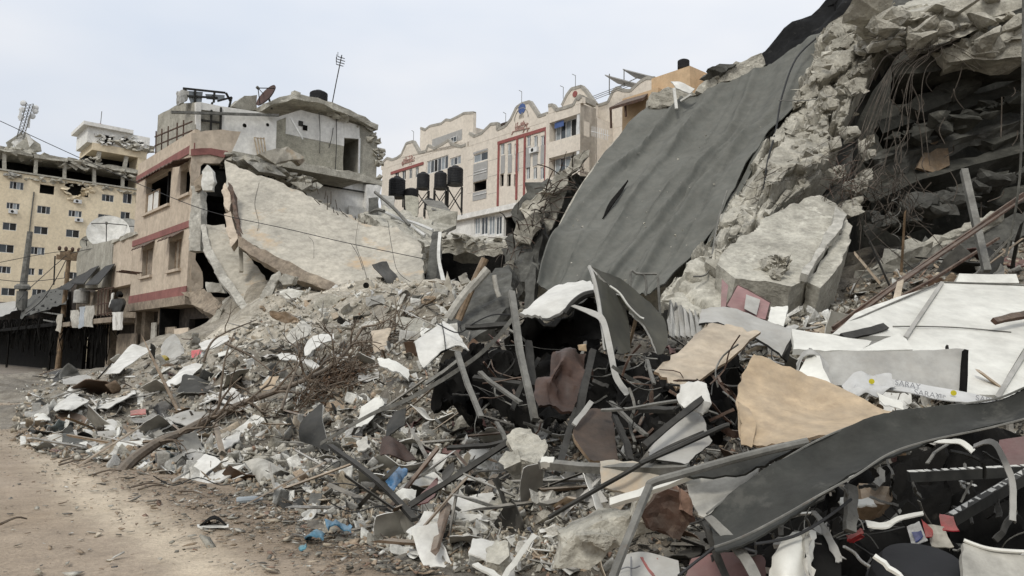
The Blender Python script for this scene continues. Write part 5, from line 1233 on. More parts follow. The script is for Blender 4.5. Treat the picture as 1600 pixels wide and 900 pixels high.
for k_, q in enumerate(([(1436, 62, 16.2), (1500, 40, 16.0), (1566, 14, 15.9), (1572, 26, 15.8), (1506, 56, 15.9), (1444, 78, 16.1)], [(1380, 34, 16.9), (1450, 14, 16.7), (1520, -6, 16.6), (1524, 6, 16.5), (1452, 30, 16.6), (1384, 48, 16.8)], [(1520, 62, 15.9), (1580, 44, 15.7), (1640, 30, 15.6), (1640, 50, 15.6), (1584, 64, 15.7), (1526, 80, 15.8)], [(1336, 66, 17.0), (1392, 52, 16.8), (1398, 62, 16.7), (1342, 78, 16.9)])):
    rslab('slab_layer', [P(*v) for v in q], 1.2, 'slab_grey' if k_ % 2 else 'concrete', parent=cb, seg=.12, amp=.03, seed=k_, frac=.9, dirv=(.3, .9, .25))
# dark storeys to the right
def band(name, q, th, m, amp=.08, seg=.45, seed=0, **k): return rslab(name, [P(*p) for p in q], th, m, parent=cb, seg=seg, amp=amp, seed=seed, **k)
band('roof_slab', [(1390, 60, 16.6), (1470, 50, 16.2), (1620, 6, 15.6), (1900, -80, 14.5), (1900, -260, 20), (1440, 0, 23)], .5, 'concrete', dirv=(0, 0, 1), seg=.8)
band('roof_edge', [(1466, 76, 16.3), (1530, 60, 16.0), (1620, 40, 15.7), (1620, 88, 15.7), (1560, 94, 15.9), (1520, 92, 16), (1480, 100, 16.3)], .6, 'broken', amp=.1, seg=.25)
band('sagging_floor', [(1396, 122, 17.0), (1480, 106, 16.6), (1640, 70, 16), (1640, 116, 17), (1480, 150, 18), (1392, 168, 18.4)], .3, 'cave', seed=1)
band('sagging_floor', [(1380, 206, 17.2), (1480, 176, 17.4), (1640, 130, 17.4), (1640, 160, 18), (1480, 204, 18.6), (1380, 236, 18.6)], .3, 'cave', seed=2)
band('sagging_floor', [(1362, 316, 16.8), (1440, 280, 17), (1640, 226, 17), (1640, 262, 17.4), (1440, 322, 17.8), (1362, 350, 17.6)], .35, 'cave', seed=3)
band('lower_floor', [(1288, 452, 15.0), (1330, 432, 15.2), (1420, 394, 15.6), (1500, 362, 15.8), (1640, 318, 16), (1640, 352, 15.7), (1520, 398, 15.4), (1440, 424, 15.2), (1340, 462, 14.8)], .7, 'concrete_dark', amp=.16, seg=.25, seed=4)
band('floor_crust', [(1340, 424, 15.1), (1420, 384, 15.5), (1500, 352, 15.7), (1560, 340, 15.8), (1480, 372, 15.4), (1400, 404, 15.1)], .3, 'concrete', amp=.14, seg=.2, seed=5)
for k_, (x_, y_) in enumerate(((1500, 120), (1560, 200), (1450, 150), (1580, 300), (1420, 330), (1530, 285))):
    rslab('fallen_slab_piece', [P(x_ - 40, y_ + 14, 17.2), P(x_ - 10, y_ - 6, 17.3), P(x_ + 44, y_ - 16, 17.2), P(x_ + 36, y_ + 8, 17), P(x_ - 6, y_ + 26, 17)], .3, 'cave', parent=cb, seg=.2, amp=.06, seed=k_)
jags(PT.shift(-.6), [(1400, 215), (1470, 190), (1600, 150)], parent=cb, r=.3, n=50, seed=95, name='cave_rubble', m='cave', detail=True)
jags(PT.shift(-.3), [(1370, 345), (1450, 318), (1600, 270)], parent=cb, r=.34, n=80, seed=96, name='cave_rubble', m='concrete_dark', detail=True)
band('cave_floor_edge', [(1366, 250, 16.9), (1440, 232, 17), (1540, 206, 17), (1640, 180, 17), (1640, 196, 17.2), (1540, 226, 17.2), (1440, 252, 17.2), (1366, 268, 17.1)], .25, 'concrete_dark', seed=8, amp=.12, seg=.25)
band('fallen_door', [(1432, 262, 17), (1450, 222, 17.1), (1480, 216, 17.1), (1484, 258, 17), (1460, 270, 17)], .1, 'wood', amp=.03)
MB().prism([P(1330, 560, 25), P(2100, 560, 25), P(2100, -250, 25), P(1480, 10, 25), P(1330, 110, 25)], Vector((0, .6, 0))).build('rear_wall', 'cave', cb)  # added behind the storeys to block light
MB().prism([P(2000, 560, 13), P(2100, 560, 25), P(2100, -250, 25), P(2000, -400, 13)], Vector((.6, 0, 0))).build('side_wall', 'cave', cb)  # unseen wall added outside the view to keep light out
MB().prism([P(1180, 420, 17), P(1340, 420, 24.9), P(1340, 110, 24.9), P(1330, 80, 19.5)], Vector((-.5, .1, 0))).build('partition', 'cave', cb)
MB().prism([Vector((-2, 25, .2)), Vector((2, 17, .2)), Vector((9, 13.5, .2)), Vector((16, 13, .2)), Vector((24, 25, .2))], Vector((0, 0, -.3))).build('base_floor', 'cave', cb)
# hanging scrap in the cave
mb = MB()
for k in range(26):
    x = random.uniform(1390, 1600); y = random.uniform(80, 330); a = P(x, y, 16.2); L_ = random.uniform(.2, 1.0)
    b = a + Vector((random.uniform(-.3, .3), random.uniform(-.3, .3), -L_)); mb.tube([a, a.lerp(b, .5) + Vector((random.uniform(-.15, .15), 0, 0)), b], .012, 4, smoothn=3)
mb.build('hanging_scrap', 'rebar', cb, kind='stuff')
# rebar strands: each strand sweeps out of the broken beam and droops
rr = random.Random(5)
rb = thing('rebar_bundle', 'long bundle of bent rebar drooping from the broken beam', 'rebar', P(1380, 300, 15))
for k in range(20):
    j = rr.gauss(0, 1.2); e = rr.uniform(.4, 1.15); sp = rr.uniform(-1, 1)
    kx = lambda: rr.gauss(0, 3.5)
    p = [(1470 + rr.uniform(-40, 30), 66 + rr.uniform(-10, 10), 16.0), (1436 + j * 16, 84 + sp * 8, 15.7), (1412 + j * 16, 106 + sp * 10, 15.5), (1398 + j * 20 + kx(), 150 + kx(), 15.3), (1388 + j * 26 + kx(), 200, 15.1), (1372 + j * 34 + kx() * 2, 200 + 60 * e, 15.0), (1360 + j * 46 + kx() * 3, 200 + 110 * e, 14.9)]
    MB().tube([P(*q) for q in p], rr.choice((.004, .005, .007)), 4, smoothn=4).build('rebar_strand', 'rebar', rb)
rb2 = thing('rebar_tangle', 'wiry rebar tangle hanging at the mouth of the dark cave', 'rebar', P(1400, 420, 14))
for k in range(40):
    x, y = 1390 + rr.gauss(0, 18), 250 + rr.uniform(0, 40); pts = [P(x, y, 14.6)]
    for s in range(5): x += rr.gauss(0, 16); y += rr.uniform(4, 28); pts.append(P(x, y, 14.5 + rr.uniform(-.3, .3)))
    MB().tube(pts, .006, 4, smoothn=4).build('rebar_strand', 'rebar', rb2)
coil = [P(1400 + 7 * math.cos(a) , 300 + a * 4.2 + 4 * math.sin(a), 14.3 + .08 * math.sin(a * 1.3)) for a in [i * .55 for i in range(46)]]
MB().tube(coil, .008, 5).build('rebar_coil', 'steel', rb2)
rb3 = thing('rebar_fan', 'rusty splayed rebar ends between chunks on the broken slab face', 'rebar', P(1320, 330, 14.6))
for k in range(90):
    c = (1318 + rr.gauss(0, 16), 285 + rr.gauss(0, 26)); a = rr.uniform(0, 6.28); L_ = rr.uniform(10, 34)
    MB().tube([P(c[0], c[1], 14.6 + rr.uniform(-.2, .3)), P(c[0] + L_ * .5 * math.cos(a) + rr.uniform(-4, 4), c[1] + L_ * .5 * math.sin(a), 14.4), P(c[0] + L_ * math.cos(a), c[1] + L_ * math.sin(a) + 4, 14.4 + rr.uniform(-.3, .2))], .006, 4, smoothn=3).build('rebar_strand', 'rust' if k % 2 else 'rebar', rb3)
rb4 = thing('rebar_whiskers', 'loose rebar ends springing across the upper concrete blocks', 'rebar', P(1380, 100, 16.4))
for k in range(34):
    x, y = rr.uniform(1310, 1560), rr.uniform(20, 110); a = rr.uniform(-.9, .5); L_ = rr.uniform(25, 80)
    MB().tube([P(x, y, 16.4), P(x + L_ * .5 * math.cos(a), y + L_ * .5 * math.sin(a) - 4, 16.1), P(x + L_ * math.cos(a), y + L_ * math.sin(a) + rr.uniform(-5, 12), 15.9)], .006, 4, smoothn=3).build('rebar_strand', 'rebar', rb4)
for k in range(20):
    x, y = rr.uniform(1190, 1290), rr.uniform(255, 325); a = rr.uniform(2.2, 3.9); L_ = rr.uniform(20, 60)
    MB().tube([P(x, y, 15.4), P(x + L_ * math.cos(a) * .5, y + L_ * .25, 15.1), P(x + L_ * math.cos(a), y + L_ * abs(math.sin(a)), 15.0)], .006, 4, smoothn=3).build('rebar_strand', 'rebar', rb4)
# cords over the tarp edge
MB().tube([P(*q) for q in ((1285, 52, 18.9), (1245, 90, 18.4), (1222, 150, 17.4), (1212, 205, 16.6), (1200, 250, 15.9), (1193, 300, 15.2))], .022, 6, smoothn=6).build('rope', 'cable', label='black rope running down the right edge of the tarp', cat='rope')
MB().tube([P(*q) for q in ((1217, 157, 17.2), (1260, 157, 16.4), (1300, 150, 15.9))], .012, 5, smoothn=4).build('thin_rod', 'steel', label='thin level rod crossing the tarp hem', cat='rod')
MB().tube([P(*q) for q in ((1136, 298, 15.1), (1122, 345, 14.2), (1112, 400, 13.4), (1104, 428, 12.6), (1084, 432, 12.3))], .016, 5, smoothn=5).build('wire', 'steel', label='grey wire dangling in front of the torn hem', cat='wire')
# crest: felt roll, stones, torn white sheet
sheet('roofing_felt', [[(1180, 84, 21), (1240, 38, 20.6), (1300, -8, 20.2), (1330, -40, 19.8)], [(1196, 98, 20.3), (1250, 66, 20), (1300, 30, 19.6), (1345, -10, 19.2)], [(1204, 106, 19.9), (1252, 80, 19.6), (1300, 46, 19.2), (1340, 14, 18.8)]], 'felt', 'black roofing felt rolled along the crest above the tarp', 'roofing felt', thick=.12, crumple=.22, csc=1.5)
for i, (q, m, lb) in enumerate((([(1012, 166), (1020, 146), (1045, 132), (1075, 136), (1092, 148), (1060, 160), (1030, 172)], 'broken', 'crumbled roof block at the upper left corner of the tarp'), ([(1088, 142), (1098, 126), (1120, 116), (1124, 130), (1104, 146)], 'concrete', 'tilted grey block on the crest beside the white scrap'),
       ([(1118, 118), (1150, 96), (1190, 82), (1200, 100), (1160, 120), (1126, 130)], 'broken', 'long broken block on the crest left of the black felt'), ([(1108, 108), (1130, 98), (1150, 100), (1128, 114)], 'concrete_dark', 'small dark block on the crest behind the long block'),
       ([(1268, 34), (1300, 24), (1302, 36), (1276, 42)], 'wood_tan', 'tan board sticking out under the black felt'), ([(1306, 8), (1330, -10), (1346, 4), (1330, 22), (1310, 26)], 'felt', 'dark rolled lump at the top of the crest'))):
    rslab('crest_block', [P(x, y, 20.6 - i * .12) for x, y in q], .7, m, lb, 'board' if i == 4 else 'block', seg=.2, amp=.09, seed=60 + i)
sheet('white_scrap', [[(1048, 126, 20.2), (1066, 128, 20.1), (1086, 138, 20)], [(1056, 138, 20.0), (1068, 142, 19.9), (1078, 146, 19.8)]], 'sheet_white', 'torn white sheet scrap on the crest above the tarp', 'scrap', thick=.03, crumple=.06)
for q, lb in ((((1053, 138), (1057, 170)), 'white strip hanging straight down over the tarp top'), (((1064, 158), (1080, 148)), 'short white strip slanting on the tarp top')):
    MB().bar(P(*q[0], 19.9), P(*q[1], 19.7), .07, .05).build('white_strip', 'sheet_white', label=lb, cat='strip')
# rubble bank between the school and the tarp's left edge
for i, q in enumerate(([(812, 326), (836, 302), (858, 290), (868, 300), (850, 322), (826, 344)], [(850, 296), (876, 272), (890, 280), (870, 306)], [(800, 362), (824, 344), (846, 330), (850, 348), (826, 378), (806, 380)], [(840, 346), (866, 310), (884, 300), (870, 340), (848, 372)], [(826, 380), (848, 366), (852, 392), (834, 404)], [(776, 420), (800, 412), (803, 428), (790, 434), (774, 430)], [(880, 262), (908, 240), (920, 236), (900, 262), (886, 276)])):
    rslab('rubble_block', [P(x, y, 20.5 - .4 * (i % 3)) for x, y in q], .8, 'broken' if i % 2 == 0 else 'concrete', f'{["large", "narrow", "low", "tall", "small", "square hanging", "topmost"][i]} broken block in the bank left of the tarp', 'block', group='blocks left of the tarp', seg=.18, amp=.12, seed=80 + i)
rr = random.Random(9)
rb5 = thing('rebar_bank', 'snarled rebar and laths on the bank left of the tarp', 'rebar', P(820, 400, 20))
for k in range(80):
    u = rr.random(); x, y = 905 - u * 125 + rr.gauss(0, 10), 255 + u * 150 + rr.gauss(0, 12); a = rr.uniform(0, 6.28); L_ = rr.uniform(10, 45)
    MB().tube([P(x, y, 19.6), P(x + L_ * .5 * math.cos(a), y + L_ * .4 * math.sin(a) - 3, 19.3), P(x + L_ * math.cos(a), y + L_ * .8 * math.sin(a), 19.2)], rr.choice((.008, .01, .016)), 4, smoothn=3).build('rebar_strand', 'rebar' if k % 3 else 'rust', rb5)
rslab('rubble_bank', [P(905, 262, 21), P(880, 290, 20.8), P(846, 350, 20.4), P(838, 440, 19), P(790, 440, 19.5), P(786, 400, 20.4), P(812, 340, 20.8), P(860, 284, 21)], 1.0, 'concrete_dark', 'dark bank of rubble left of the tarp', 'rubble bank', seg=.3, amp=.25)
# dark leaning slabs in the middle
rslab('leaning_slab', [P(692, 506, 16.0), P(712, 478, 16.4), P(742, 442, 16.8), P(772, 416, 17.2), P(796, 410, 17.2), P(800, 470, 15.8), P(760, 520, 15), P(716, 540, 14.8)], .5, 'concrete_dark', 'dark leaning slab with a pale upper edge in the middle', 'slab', seg=.22, amp=.09)
for q, wd, m, lb in ((((701, 498), (722, 466), (762, 420)), .10, 'slab_grey', 'pale trunk-like strut along the dark leaning slab'), (((716, 500), (736, 452), (758, 404)), .08, 'wood', 'brown strut leaning across the dark slab'), (((772, 430), (776, 452), (780, 464)), .05, 'slab_grey', 'short grey stub hanging beside the square block')):
    MB().tube([P(x, y, 15.6) for x, y in q], wd, 8, smoothn=3).build('strut', m, label=lb, cat='strut')
rslab('post_slab', [P(818, 482, 15.2), P(822, 440, 15.6), P(830, 410, 15.8), P(838, 412, 15.8), P(834, 470, 15.2), P(828, 500, 15)], .2, 'concrete_dark', 'dark narrow slab standing by the tarp corner', 'slab', seg=.2, amp=.03)
# square post, rusty beam and rods in the cave mouth
MB().bar(P(1506, 266, 12.2), P(1542, 424, 11.4), .10, .10).build('square_post', 'steel', label='pale square steel post leaning at the mouth of the cave', cat='post')
bm_ = MB(); bm_.bent(P(1600, 304, 11.8), P(1302, 514, 9.3), .03, .08, Z, .006); bm_.bent(P(1600, 309, 11.76), P(1302, 519, 9.27), .08, .025, Z, .006); bm_.build('rusty_beam', 'rust', label='long rusty angle beam slanting down across the cave mouth', cat='beam')
bm_ = MB(); bm_.bent(P(1560, 372, 12.6), P(1330, 500, 11.4), .06, .04, Z, .01); bm_.build('rusty_beam', 'rust', label='second rusty beam lying under the long angle beam', cat='beam')
sheet('wood_splinter', [[(1402, 440, 9.7), (1412, 436, 9.7)], [(1392, 480, 9.0), (1404, 482, 9.0)], [(1380, 526, 8.4), (1396, 524, 8.4)]], 'wood_pale', 'pale broken board stuck upright before the white roof panels', 'board', thick=.03)
MB().tube([P(*q) for q in ((1599, -10, 9), (1597, 180, 9.3), (1591, 300, 9.7), (1572, 400, 10.2))], .014, 6, smoothn=5).build('hanging_pipe', 'steel', label='thin grey pipe hanging along the right edge', cat='pipe')
for i, (p, lb) in enumerate(((((1350, 344), (1372, 372), (1440, 430), (1470, 444)), 'long thin rod slanting right'), (((1418, 336), (1450, 360), (1476, 392)), 'short rod ending above the rusty beam'), (((1346, 352), (1342, 404)), 'short upright rod hanging by the slab flank'), (((1300, 520), (1340, 440), (1372, 396)), 'rod rising from the white panels'), (((1350, 360), (1380, 412)), 'thin rod crossing the slab flank'))):
    MB().tube([P(x, y, 13.0) for x, y in p], .007, 5, smoothn=3).build('iron_rod', 'rebar', label=lb + ' in front of the dark cave', cat='rod', group='rods before the cave')
# ------------------------------------------------------------------ single things in the rubble, foreground right first
def hit_d(px, py):
    r = ray(px, py); d = 2.6
    while d < 50:
        if 1.6 + r.z * d <= float(H(r.x * d, d)): return d
        d += .05 + d * .004
    return 50
def clear(rows, f=.6):
    """bring a sheet forward until its middle lies on the heap instead of under it"""
    need = sorted(d - (hit_d(x, y) - .12 - .012 * d) for r in rows for x, y, d in r)
    k = max(0, need[int((len(need) - 1) * f)])
    return [[(x, y, d - k) for x, y, d in r] for r in rows]
def S(name, rows, m, label, cat, **k):
    if not k.get('parent'): rows = clear(rows)
    if len(rows) >= 4 and len(rows[0]) == 2: k.setdefault('jag', .001); k.setdefault('crumple', .003)
    k.setdefault('jag', .006); k.setdefault('crumple', .012)
    return sheet(name, rows, m, label, cat, **k)
def B(name, a, b, w_, h_, m, label, cat=None, parent=None, group=None):
    return MB().bent(P(*a), P(*b), w_, h_, Vector((.3, -.6, .7)), .018).build(name, m, parent, label=label, cat=None if parent else (cat or name.split('_')[-1]), group=group)
def TB(name, pts, r, m, label, cat=None, n=6, sm=5):
    return MB().tube([P(*p) for p in pts], r, n, smoothn=sm).build(name, m, label=label, cat=cat or name.split('_')[-1])
def PTB(par, name, pts, r, m, label, cat=None, n=6, sm=5):
    return MB().tube([P(*p) for p in pts], r, n, smoothn=sm).build(name, m, par)
def profile(name, a, b, w_, m, label, cat='channel'):
    """U-channel between two points"""
    a, b = P(*a), P(*b); d = (b - a).normalized(); x = d.cross(Z).normalized(); y = x.cross(d); mb = MB(); t = w_ * .12
    mb.box(a - x * w_ / 2, x * w_, y * t, b - a); mb.box(a - x * w_ / 2 + y * (t + .001), x * t, y * w_ * .7, b - a); mb.box(a + x * (w_ / 2 - t) + y * (t + .001), x * t, y * w_ * .7, b - a)
    return mb.build(name, m, label=label, cat=cat)
# F1 the long dark twisted strip
rt = [(1640, 590, 3.35), (1600, 606, 3.4), (1551, 624, 3.45), (1450, 638, 3.5), (1394, 646, 3.5), (1319, 670, 3.5), (1262, 696, 3.45), (1202, 732, 3.4), (1146, 770, 3.35), (1104, 803, 3.3)]
rb_ = [(1640, 644, 3.15), (1600, 656, 3.2), (1540, 671, 3.25), (1450, 690, 3.3), (1390, 710, 3.25), (1340, 742, 3.2), (1280, 775, 3.12), (1215, 812, 3.05), (1160, 840, 3.0), (1116, 856, 2.98)]
rm_ = [((a[0] + b[0]) / 2 + 2, (a[1] + b[1]) / 2, (a[2] + b[2]) / 2 + .05) for a, b in zip(rt, rb_)]
rib = thing('twisted_metal_strip', 'long dark grey metal strip sweeping across the foreground right', 'metal strip', P(1300, 760, 3.2))
V, F, M = sheet_geo([rt, rm_, rb_], sub=10, thick=.008, crumple=.035, csc=2.6, jag=.002); mo('strip', V, F, 'ribbon', rib, True)
MB().tube([P(*p) for p in rt], .005, 5, smoothn=6).build('top_rim', 'steel', rib); MB().tube([P(x, y - 1, d - .01) for x, y, d in rb_], .005, 5, smoothn=6).build('bottom_rim', 'steel', rib)
S('curved_strip', [[(1262, 688, 3.6), (1200, 702, 3.65), (1130, 716, 3.7), (1066, 734, 3.75)], [(1262, 694, 3.52), (1205, 722, 3.55), (1150, 742, 3.6), (1070, 742, 3.68)]], 'ribbon', 'short curved dark strip tucked behind the long twisted strip', 'metal strip', thick=.012)
TB('bent_steel_tube', [(950, 925, 3.0), (966, 880, 3.1), (990, 820, 3.25), (1012, 766, 3.4), (1020, 754, 3.42), (1060, 742, 3.45), (1130, 722, 3.5), (1200, 704, 3.5), (1262, 690, 3.5)], .019, 'steel', 'kneed grey steel tube rising from the bottom edge then running right', 'tube', 8, 6)
S('flat_strip', [[(1100, 808, 3.2), (1112, 804, 3.2)], [(1130, 842, 3.1), (1146, 836, 3.1)], [(1160, 880, 3.0), (1176, 874, 3.0)], [(1176, 912, 2.95), (1192, 906, 2.95)]], 'steel', 'flat grey strip dropping from the left end of the twisted strip', 'metal strip', thick=.008)
B('flat_bar', (1100, 815, 3.25), (1134, 905, 3.1), .03, .012, 'steel_dark', 'thin dark bar beside the dropping flat strip')
# boards and panels above it
S('tan_board', [[(1176, 551, 4.9), (1225, 571, 4.85), (1272, 590, 4.8), (1322, 609, 4.7), (1392, 645, 4.45)], [(1158, 592, 4.7), (1210, 620, 4.62), (1262, 640, 4.55), (1310, 652, 4.45), (1360, 662, 4.32)], [(1150, 630, 4.5), (1200, 652, 4.4), (1250, 664, 4.3), (1290, 670, 4.2), (1320, 672, 4.15)], [(1157, 692, 4.25), (1190, 696, 4.15), (1230, 692, 4.1), (1266, 684, 4.1), (1300, 676, 4.1)]], 'wood_tan', 'large bent tan hardboard sheet with scuffed stains', 'board', thick=.014, jag=.008, crumple=.01, rim='wood')
S('torn_paper_edge', [[(1152, 625, 4.42), (1172, 640, 4.38)], [(1158, 660, 4.3), (1180, 664, 4.26)], [(1158, 694, 4.2), (1176, 698, 4.16)]], 'wood_tan', 'torn brown flap at the left edge of the tan hardboard', 'flap', thick=.006, crumple=.03, csc=6)
S('plywood_sheet', [[(1098, 514, 6.2), (1116, 504, 6.25), (1150, 512, 6.2), (1188, 521, 6.1)], [(1060, 548, 5.75), (1082, 548, 5.7), (1108, 556, 5.65), (1136, 562, 5.6)], [(1022, 582, 5.3), (1040, 594, 5.2), (1056, 602, 5.15), (1068, 606, 5.1)]], 'wood_pale', 'pale plywood sheet with splintered lower end', 'board', thick=.02, jag=.02, crumple=.012, rim='wood')
gvp = S('galvanised_sheet', [[(1096, 483, 7.0), (1142, 481, 7.0), (1190, 498, 6.9), (1241, 518, 6.7)], [(1092, 506, 6.6), (1130, 506, 6.6), (1180, 528, 6.5), (1222, 556, 6.3)]], 'sheet_grey', 'light grey metal panel lying above the pale plywood', 'panel', thick=.02, back='sheet_dark', rim='sheet_dark', crumple=.015)
S('folded_edge', [[(1241, 518, 6.7), (1243, 524, 6.8)], [(1222, 557, 6.3), (1230, 566, 6.5)]], 'sheet_dark', None, None, parent=gvp, thick=.02)
mp_ = thing('maroon_cabinet', 'torn dusty maroon cabinet door panel against the boulders', 'cabinet', P(1170, 495, 9))
S('door', [[(1152, 444, 9.3), (1180, 458, 9.2), (1205, 472, 9.1)], [(1133, 478, 9.0), (1165, 492, 8.9), (1198, 501, 8.8)]], 'leather', None, None, parent=mp_, thick=.04, color=None)
sheet('door_face', [[(1153, 446, 9.26), (1180, 460, 9.16), (1203, 473, 9.06)], [(1136, 477, 8.97), (1165, 491, 8.87), (1196, 499, 8.77)]], 'obj_sheet', parent=mp_, thick=.006, color=(.30, .15, .15), crumple=.01)
sheet('inset', [[(1166, 460, 9.05), (1188, 468, 9.0)], [(1163, 482, 8.86), (1182, 492, 8.8)]], 'sheet_grey', parent=mp_, thick=.006)
sheet('side_leaf', [[(1128, 435, 9.4), (1138, 446, 9.3)], [(1126, 480, 9.0), (1134, 478, 8.98)]], 'obj_sheet', parent=mp_, thick=.02, color=(.26, .14, .14), crumple=.02)
S('white_offcut', [[(1204, 480, 8.6), (1232, 478, 8.6)], [(1200, 502, 8.3), (1224, 510, 8.2)]], 'panel_white', 'small white offcut right of the maroon cabinet', 'panel', thick=.05)
# white insulated roof panels
wr = thing('white_roof', 'big white insulated roof panels with metal joint strips, at right', 'roof panels', P(1450, 610, 7))
def wpanel(q, th=.07, name='roof_panel'): rslab(name, [P(*p) for p in q], th, 'panel_white', parent=wr, seg=.6, amp=.006, sc=1)
wpanel([(1300, 522, 7.6), (1336, 490, 8.4), (1400, 464, 9.2), (1468, 444, 9.9), (1444, 480, 9.0), (1412, 526, 8.0), (1360, 524, 7.8)])
wpanel([(1474, 442, 9.9), (1540, 444, 9.9), (1640, 448, 9.9), (1640, 490, 8.8), (1598, 546, 7.7), (1556, 617, 6.7), (1500, 616, 6.7), (1424, 560, 7.4), (1416, 528, 7.95)])
wpanel([(1602, 552, 7.6), (1640, 500, 8.6), (1640, 606, 6.9), (1600, 622, 6.6), (1562, 622, 6.6)])
for a, b in (((1470, 442, 9.85), (1412, 528, 7.9)), ((1602, 545, 7.65), (1554, 622, 6.6))):
    MB().bar(P(*a) - Vector((0, .03, 0)), P(*b) - Vector((0, .03, 0)), .04, .03, Vector((0, -.6, .8))).build('joint_strip', 'sheet_grey', wr)
MB().tube([P(*q) for q in ((1320, 506, 8.05), (1400, 471, 9.0), (1470, 441, 9.88), (1545, 443, 9.88), (1640, 447, 9.88))], .012, 5).build('edge_trim', 'steel', wr)
MB().tube([P(*q) for q in ((1395, 510, 8.2), (1440, 510, 8.22), (1500, 512, 8.22), (1580, 519, 8.15))], .007, 4, smoothn=5).build('crease_trim', 'steel', wr)
rslab('upstand', [P(1499, 428, 10.2), P(1588, 428, 10.2), P(1592, 442, 10.1), P(1494, 441, 10.1)], .3, 'panel_white', parent=wr, seg=.6, amp=.01)
B('steel_flat', (1553, 502, 8.1), (1640, 488, 8.5), .07, .05, 'rust', 'brown steel flat resting on the white roof panels')
for q, m in (((1320, 528, 7.5), 'steel_dark'),): B('steel_flat', (1318, 527, 7.55), (1384, 510, 8.1), .09, .03, 'steel_dark', 'dark steel flat along the lower left roof panel')
S('white_ledge', [[(1238, 515, 6.5), (1300, 524, 6.4), (1362, 535, 6.3)], [(1240, 545, 6.1), (1290, 548, 6.1), (1346, 548, 6.05)]], 'panel_white', 'long white panel strip between the grey panels and the white roof', 'panel', thick=.05)
S('white_triangle', [[(1404, 521, 6.3), (1408, 522, 6.3)], [(1342, 548, 5.9), (1426, 545, 5.95)]], 'panel_white', 'white triangular offcut in front of the white roof', 'panel', thick=.03)
fp = thing('grey_front_panel', 'upright pale grey panel with a burnt right edge', 'panel', P(1400, 612, 5.6))
S('panel', [[(1278, 550, 5.65), (1340, 549, 5.6), (1420, 547, 5.55), (1508, 544, 5.5)], [(1284, 600, 5.5), (1340, 604, 5.45), (1420, 610, 5.4), (1502, 614, 5.35)]], 'sheet_grey', None, None, parent=fp, thick=.04, rim='panel_white', crumple=.01)
rslab('burnt_edge', [P(1507, 544, 5.46), P(1515, 546, 5.46), P(1510, 612, 5.32), P(1502, 614, 5.32)], .05, 'soot_shade', parent=fp, seg=.06, amp=.01)
S('folded_flap', [[(1246, 570, 5.5), (1262, 542, 5.6), (1274, 546, 5.6), (1290, 566, 5.5), (1306, 602, 5.3)], [(1240, 590, 5.35), (1264, 560, 5.4), (1278, 566, 5.4), (1290, 590, 5.3), (1300, 606, 5.2)]], 'sheet_grey', 'crumpled grey metal flap arched over the tan board', 'flap', thick=.008, crumple=.04, csc=5)
S('white_fold', [[(1264, 556, 5.45), (1280, 558, 5.4)], [(1240, 590, 5.3), (1300, 606, 5.1)]], 'panel_white', 'white folded sheet under the arched grey flap', 'sheet', thick=.01, crumple=.02)
# printed foil wrap: SARAY
fw_ = thing('printed_foil', 'crumpled silver protective foil printed SARAY with yellow spots', 'foil', P(1440, 625, 4.9))
FO = [[(1318, 600, 5.0), (1345, 590, 5.0), (1397, 592, 4.95), (1470, 606, 4.9), (1556, 622, 4.85)], [(1330, 616, 4.85), (1360, 606, 4.85), (1412, 613, 4.8), (1470, 624, 4.75), (1540, 632, 4.7)]]
sheet('foil', FO, 'pvc', parent=fw_, thick=.006, crumple=.012, csc=4)
sheet('foil_crumple', [[(1316, 604, 4.95), (1336, 590, 5.0), (1362, 590, 5), (1392, 590, 4.97)], [(1322, 612, 4.8), (1338, 600, 4.8), (1364, 606, 4.82), (1396, 600, 4.85)], [(1340, 622, 4.75), (1352, 614, 4.75), (1372, 618, 4.75), (1400, 604, 4.82)]], 'pvc', parent=fw_, thick=.005, crumple=.07, csc=7)
def text_on(body, px, py, d, h, xdir, ydir, m, parent, name='printed_text'):
    cu = bpy.data.curves.new('t', 'FONT'); cu.body = body; cu.size = h; cu.extrude = .0006
    to = bpy.data.objects.new('t', cu); COL.objects.link(to)
    dg = bpy.context.evaluated_depsgraph_get(); me = bpy.data.meshes.new_from_object(to.evaluated_get(dg))
    V = [v.co.copy() for v in me.vertices]; F = [tuple(p.vertices) for p in me.polygons]
    bpy.data.objects.remove(to); bpy.data.meshes.remove(me)
    x = xdir.normalized(); y = (ydir - x * ydir.dot(x)).normalized(); n = x.cross(y); o = P(px, py, d)
    return mo(name, [o + x * v.x + y * v.y + n * v.z for v in V], F, m, parent)
for (px, py, d, sz) in ((1398, 601, 4.86, .05), (1428, 616, 4.75, .05), (1524, 625, 4.76, .05), (1462, 620, 4.75, .032)):
    xd = P(px + 60, py + 11, d - .05) - P(px, py, d); text_on('SARAY' if sz > .04 else 'ABP', px, py, d, sz, xd, P(px, py - 30, d + .04) - P(px, py, d), 'ink_grey', fw_)
for px, py, d in ((1362, 596, 4.84), (1490, 614, 4.78)):
    c = P(px, py, d); n_ = (CAM - c).normalized(); MB().lathe(c, [(.017, 0), (.017, .004), (.004, .005)], 14, n_).build('yellow_spot', 'ink_yellow', fw_)
S('white_film', [[(1370, 618, 4.7), (1406, 626, 4.65)], [(1384, 634, 4.6), (1412, 640, 4.55)]], 'panel_white', 'scrap of white film under the printed foil', 'film', thick=.005, crumple=.03, csc=6)
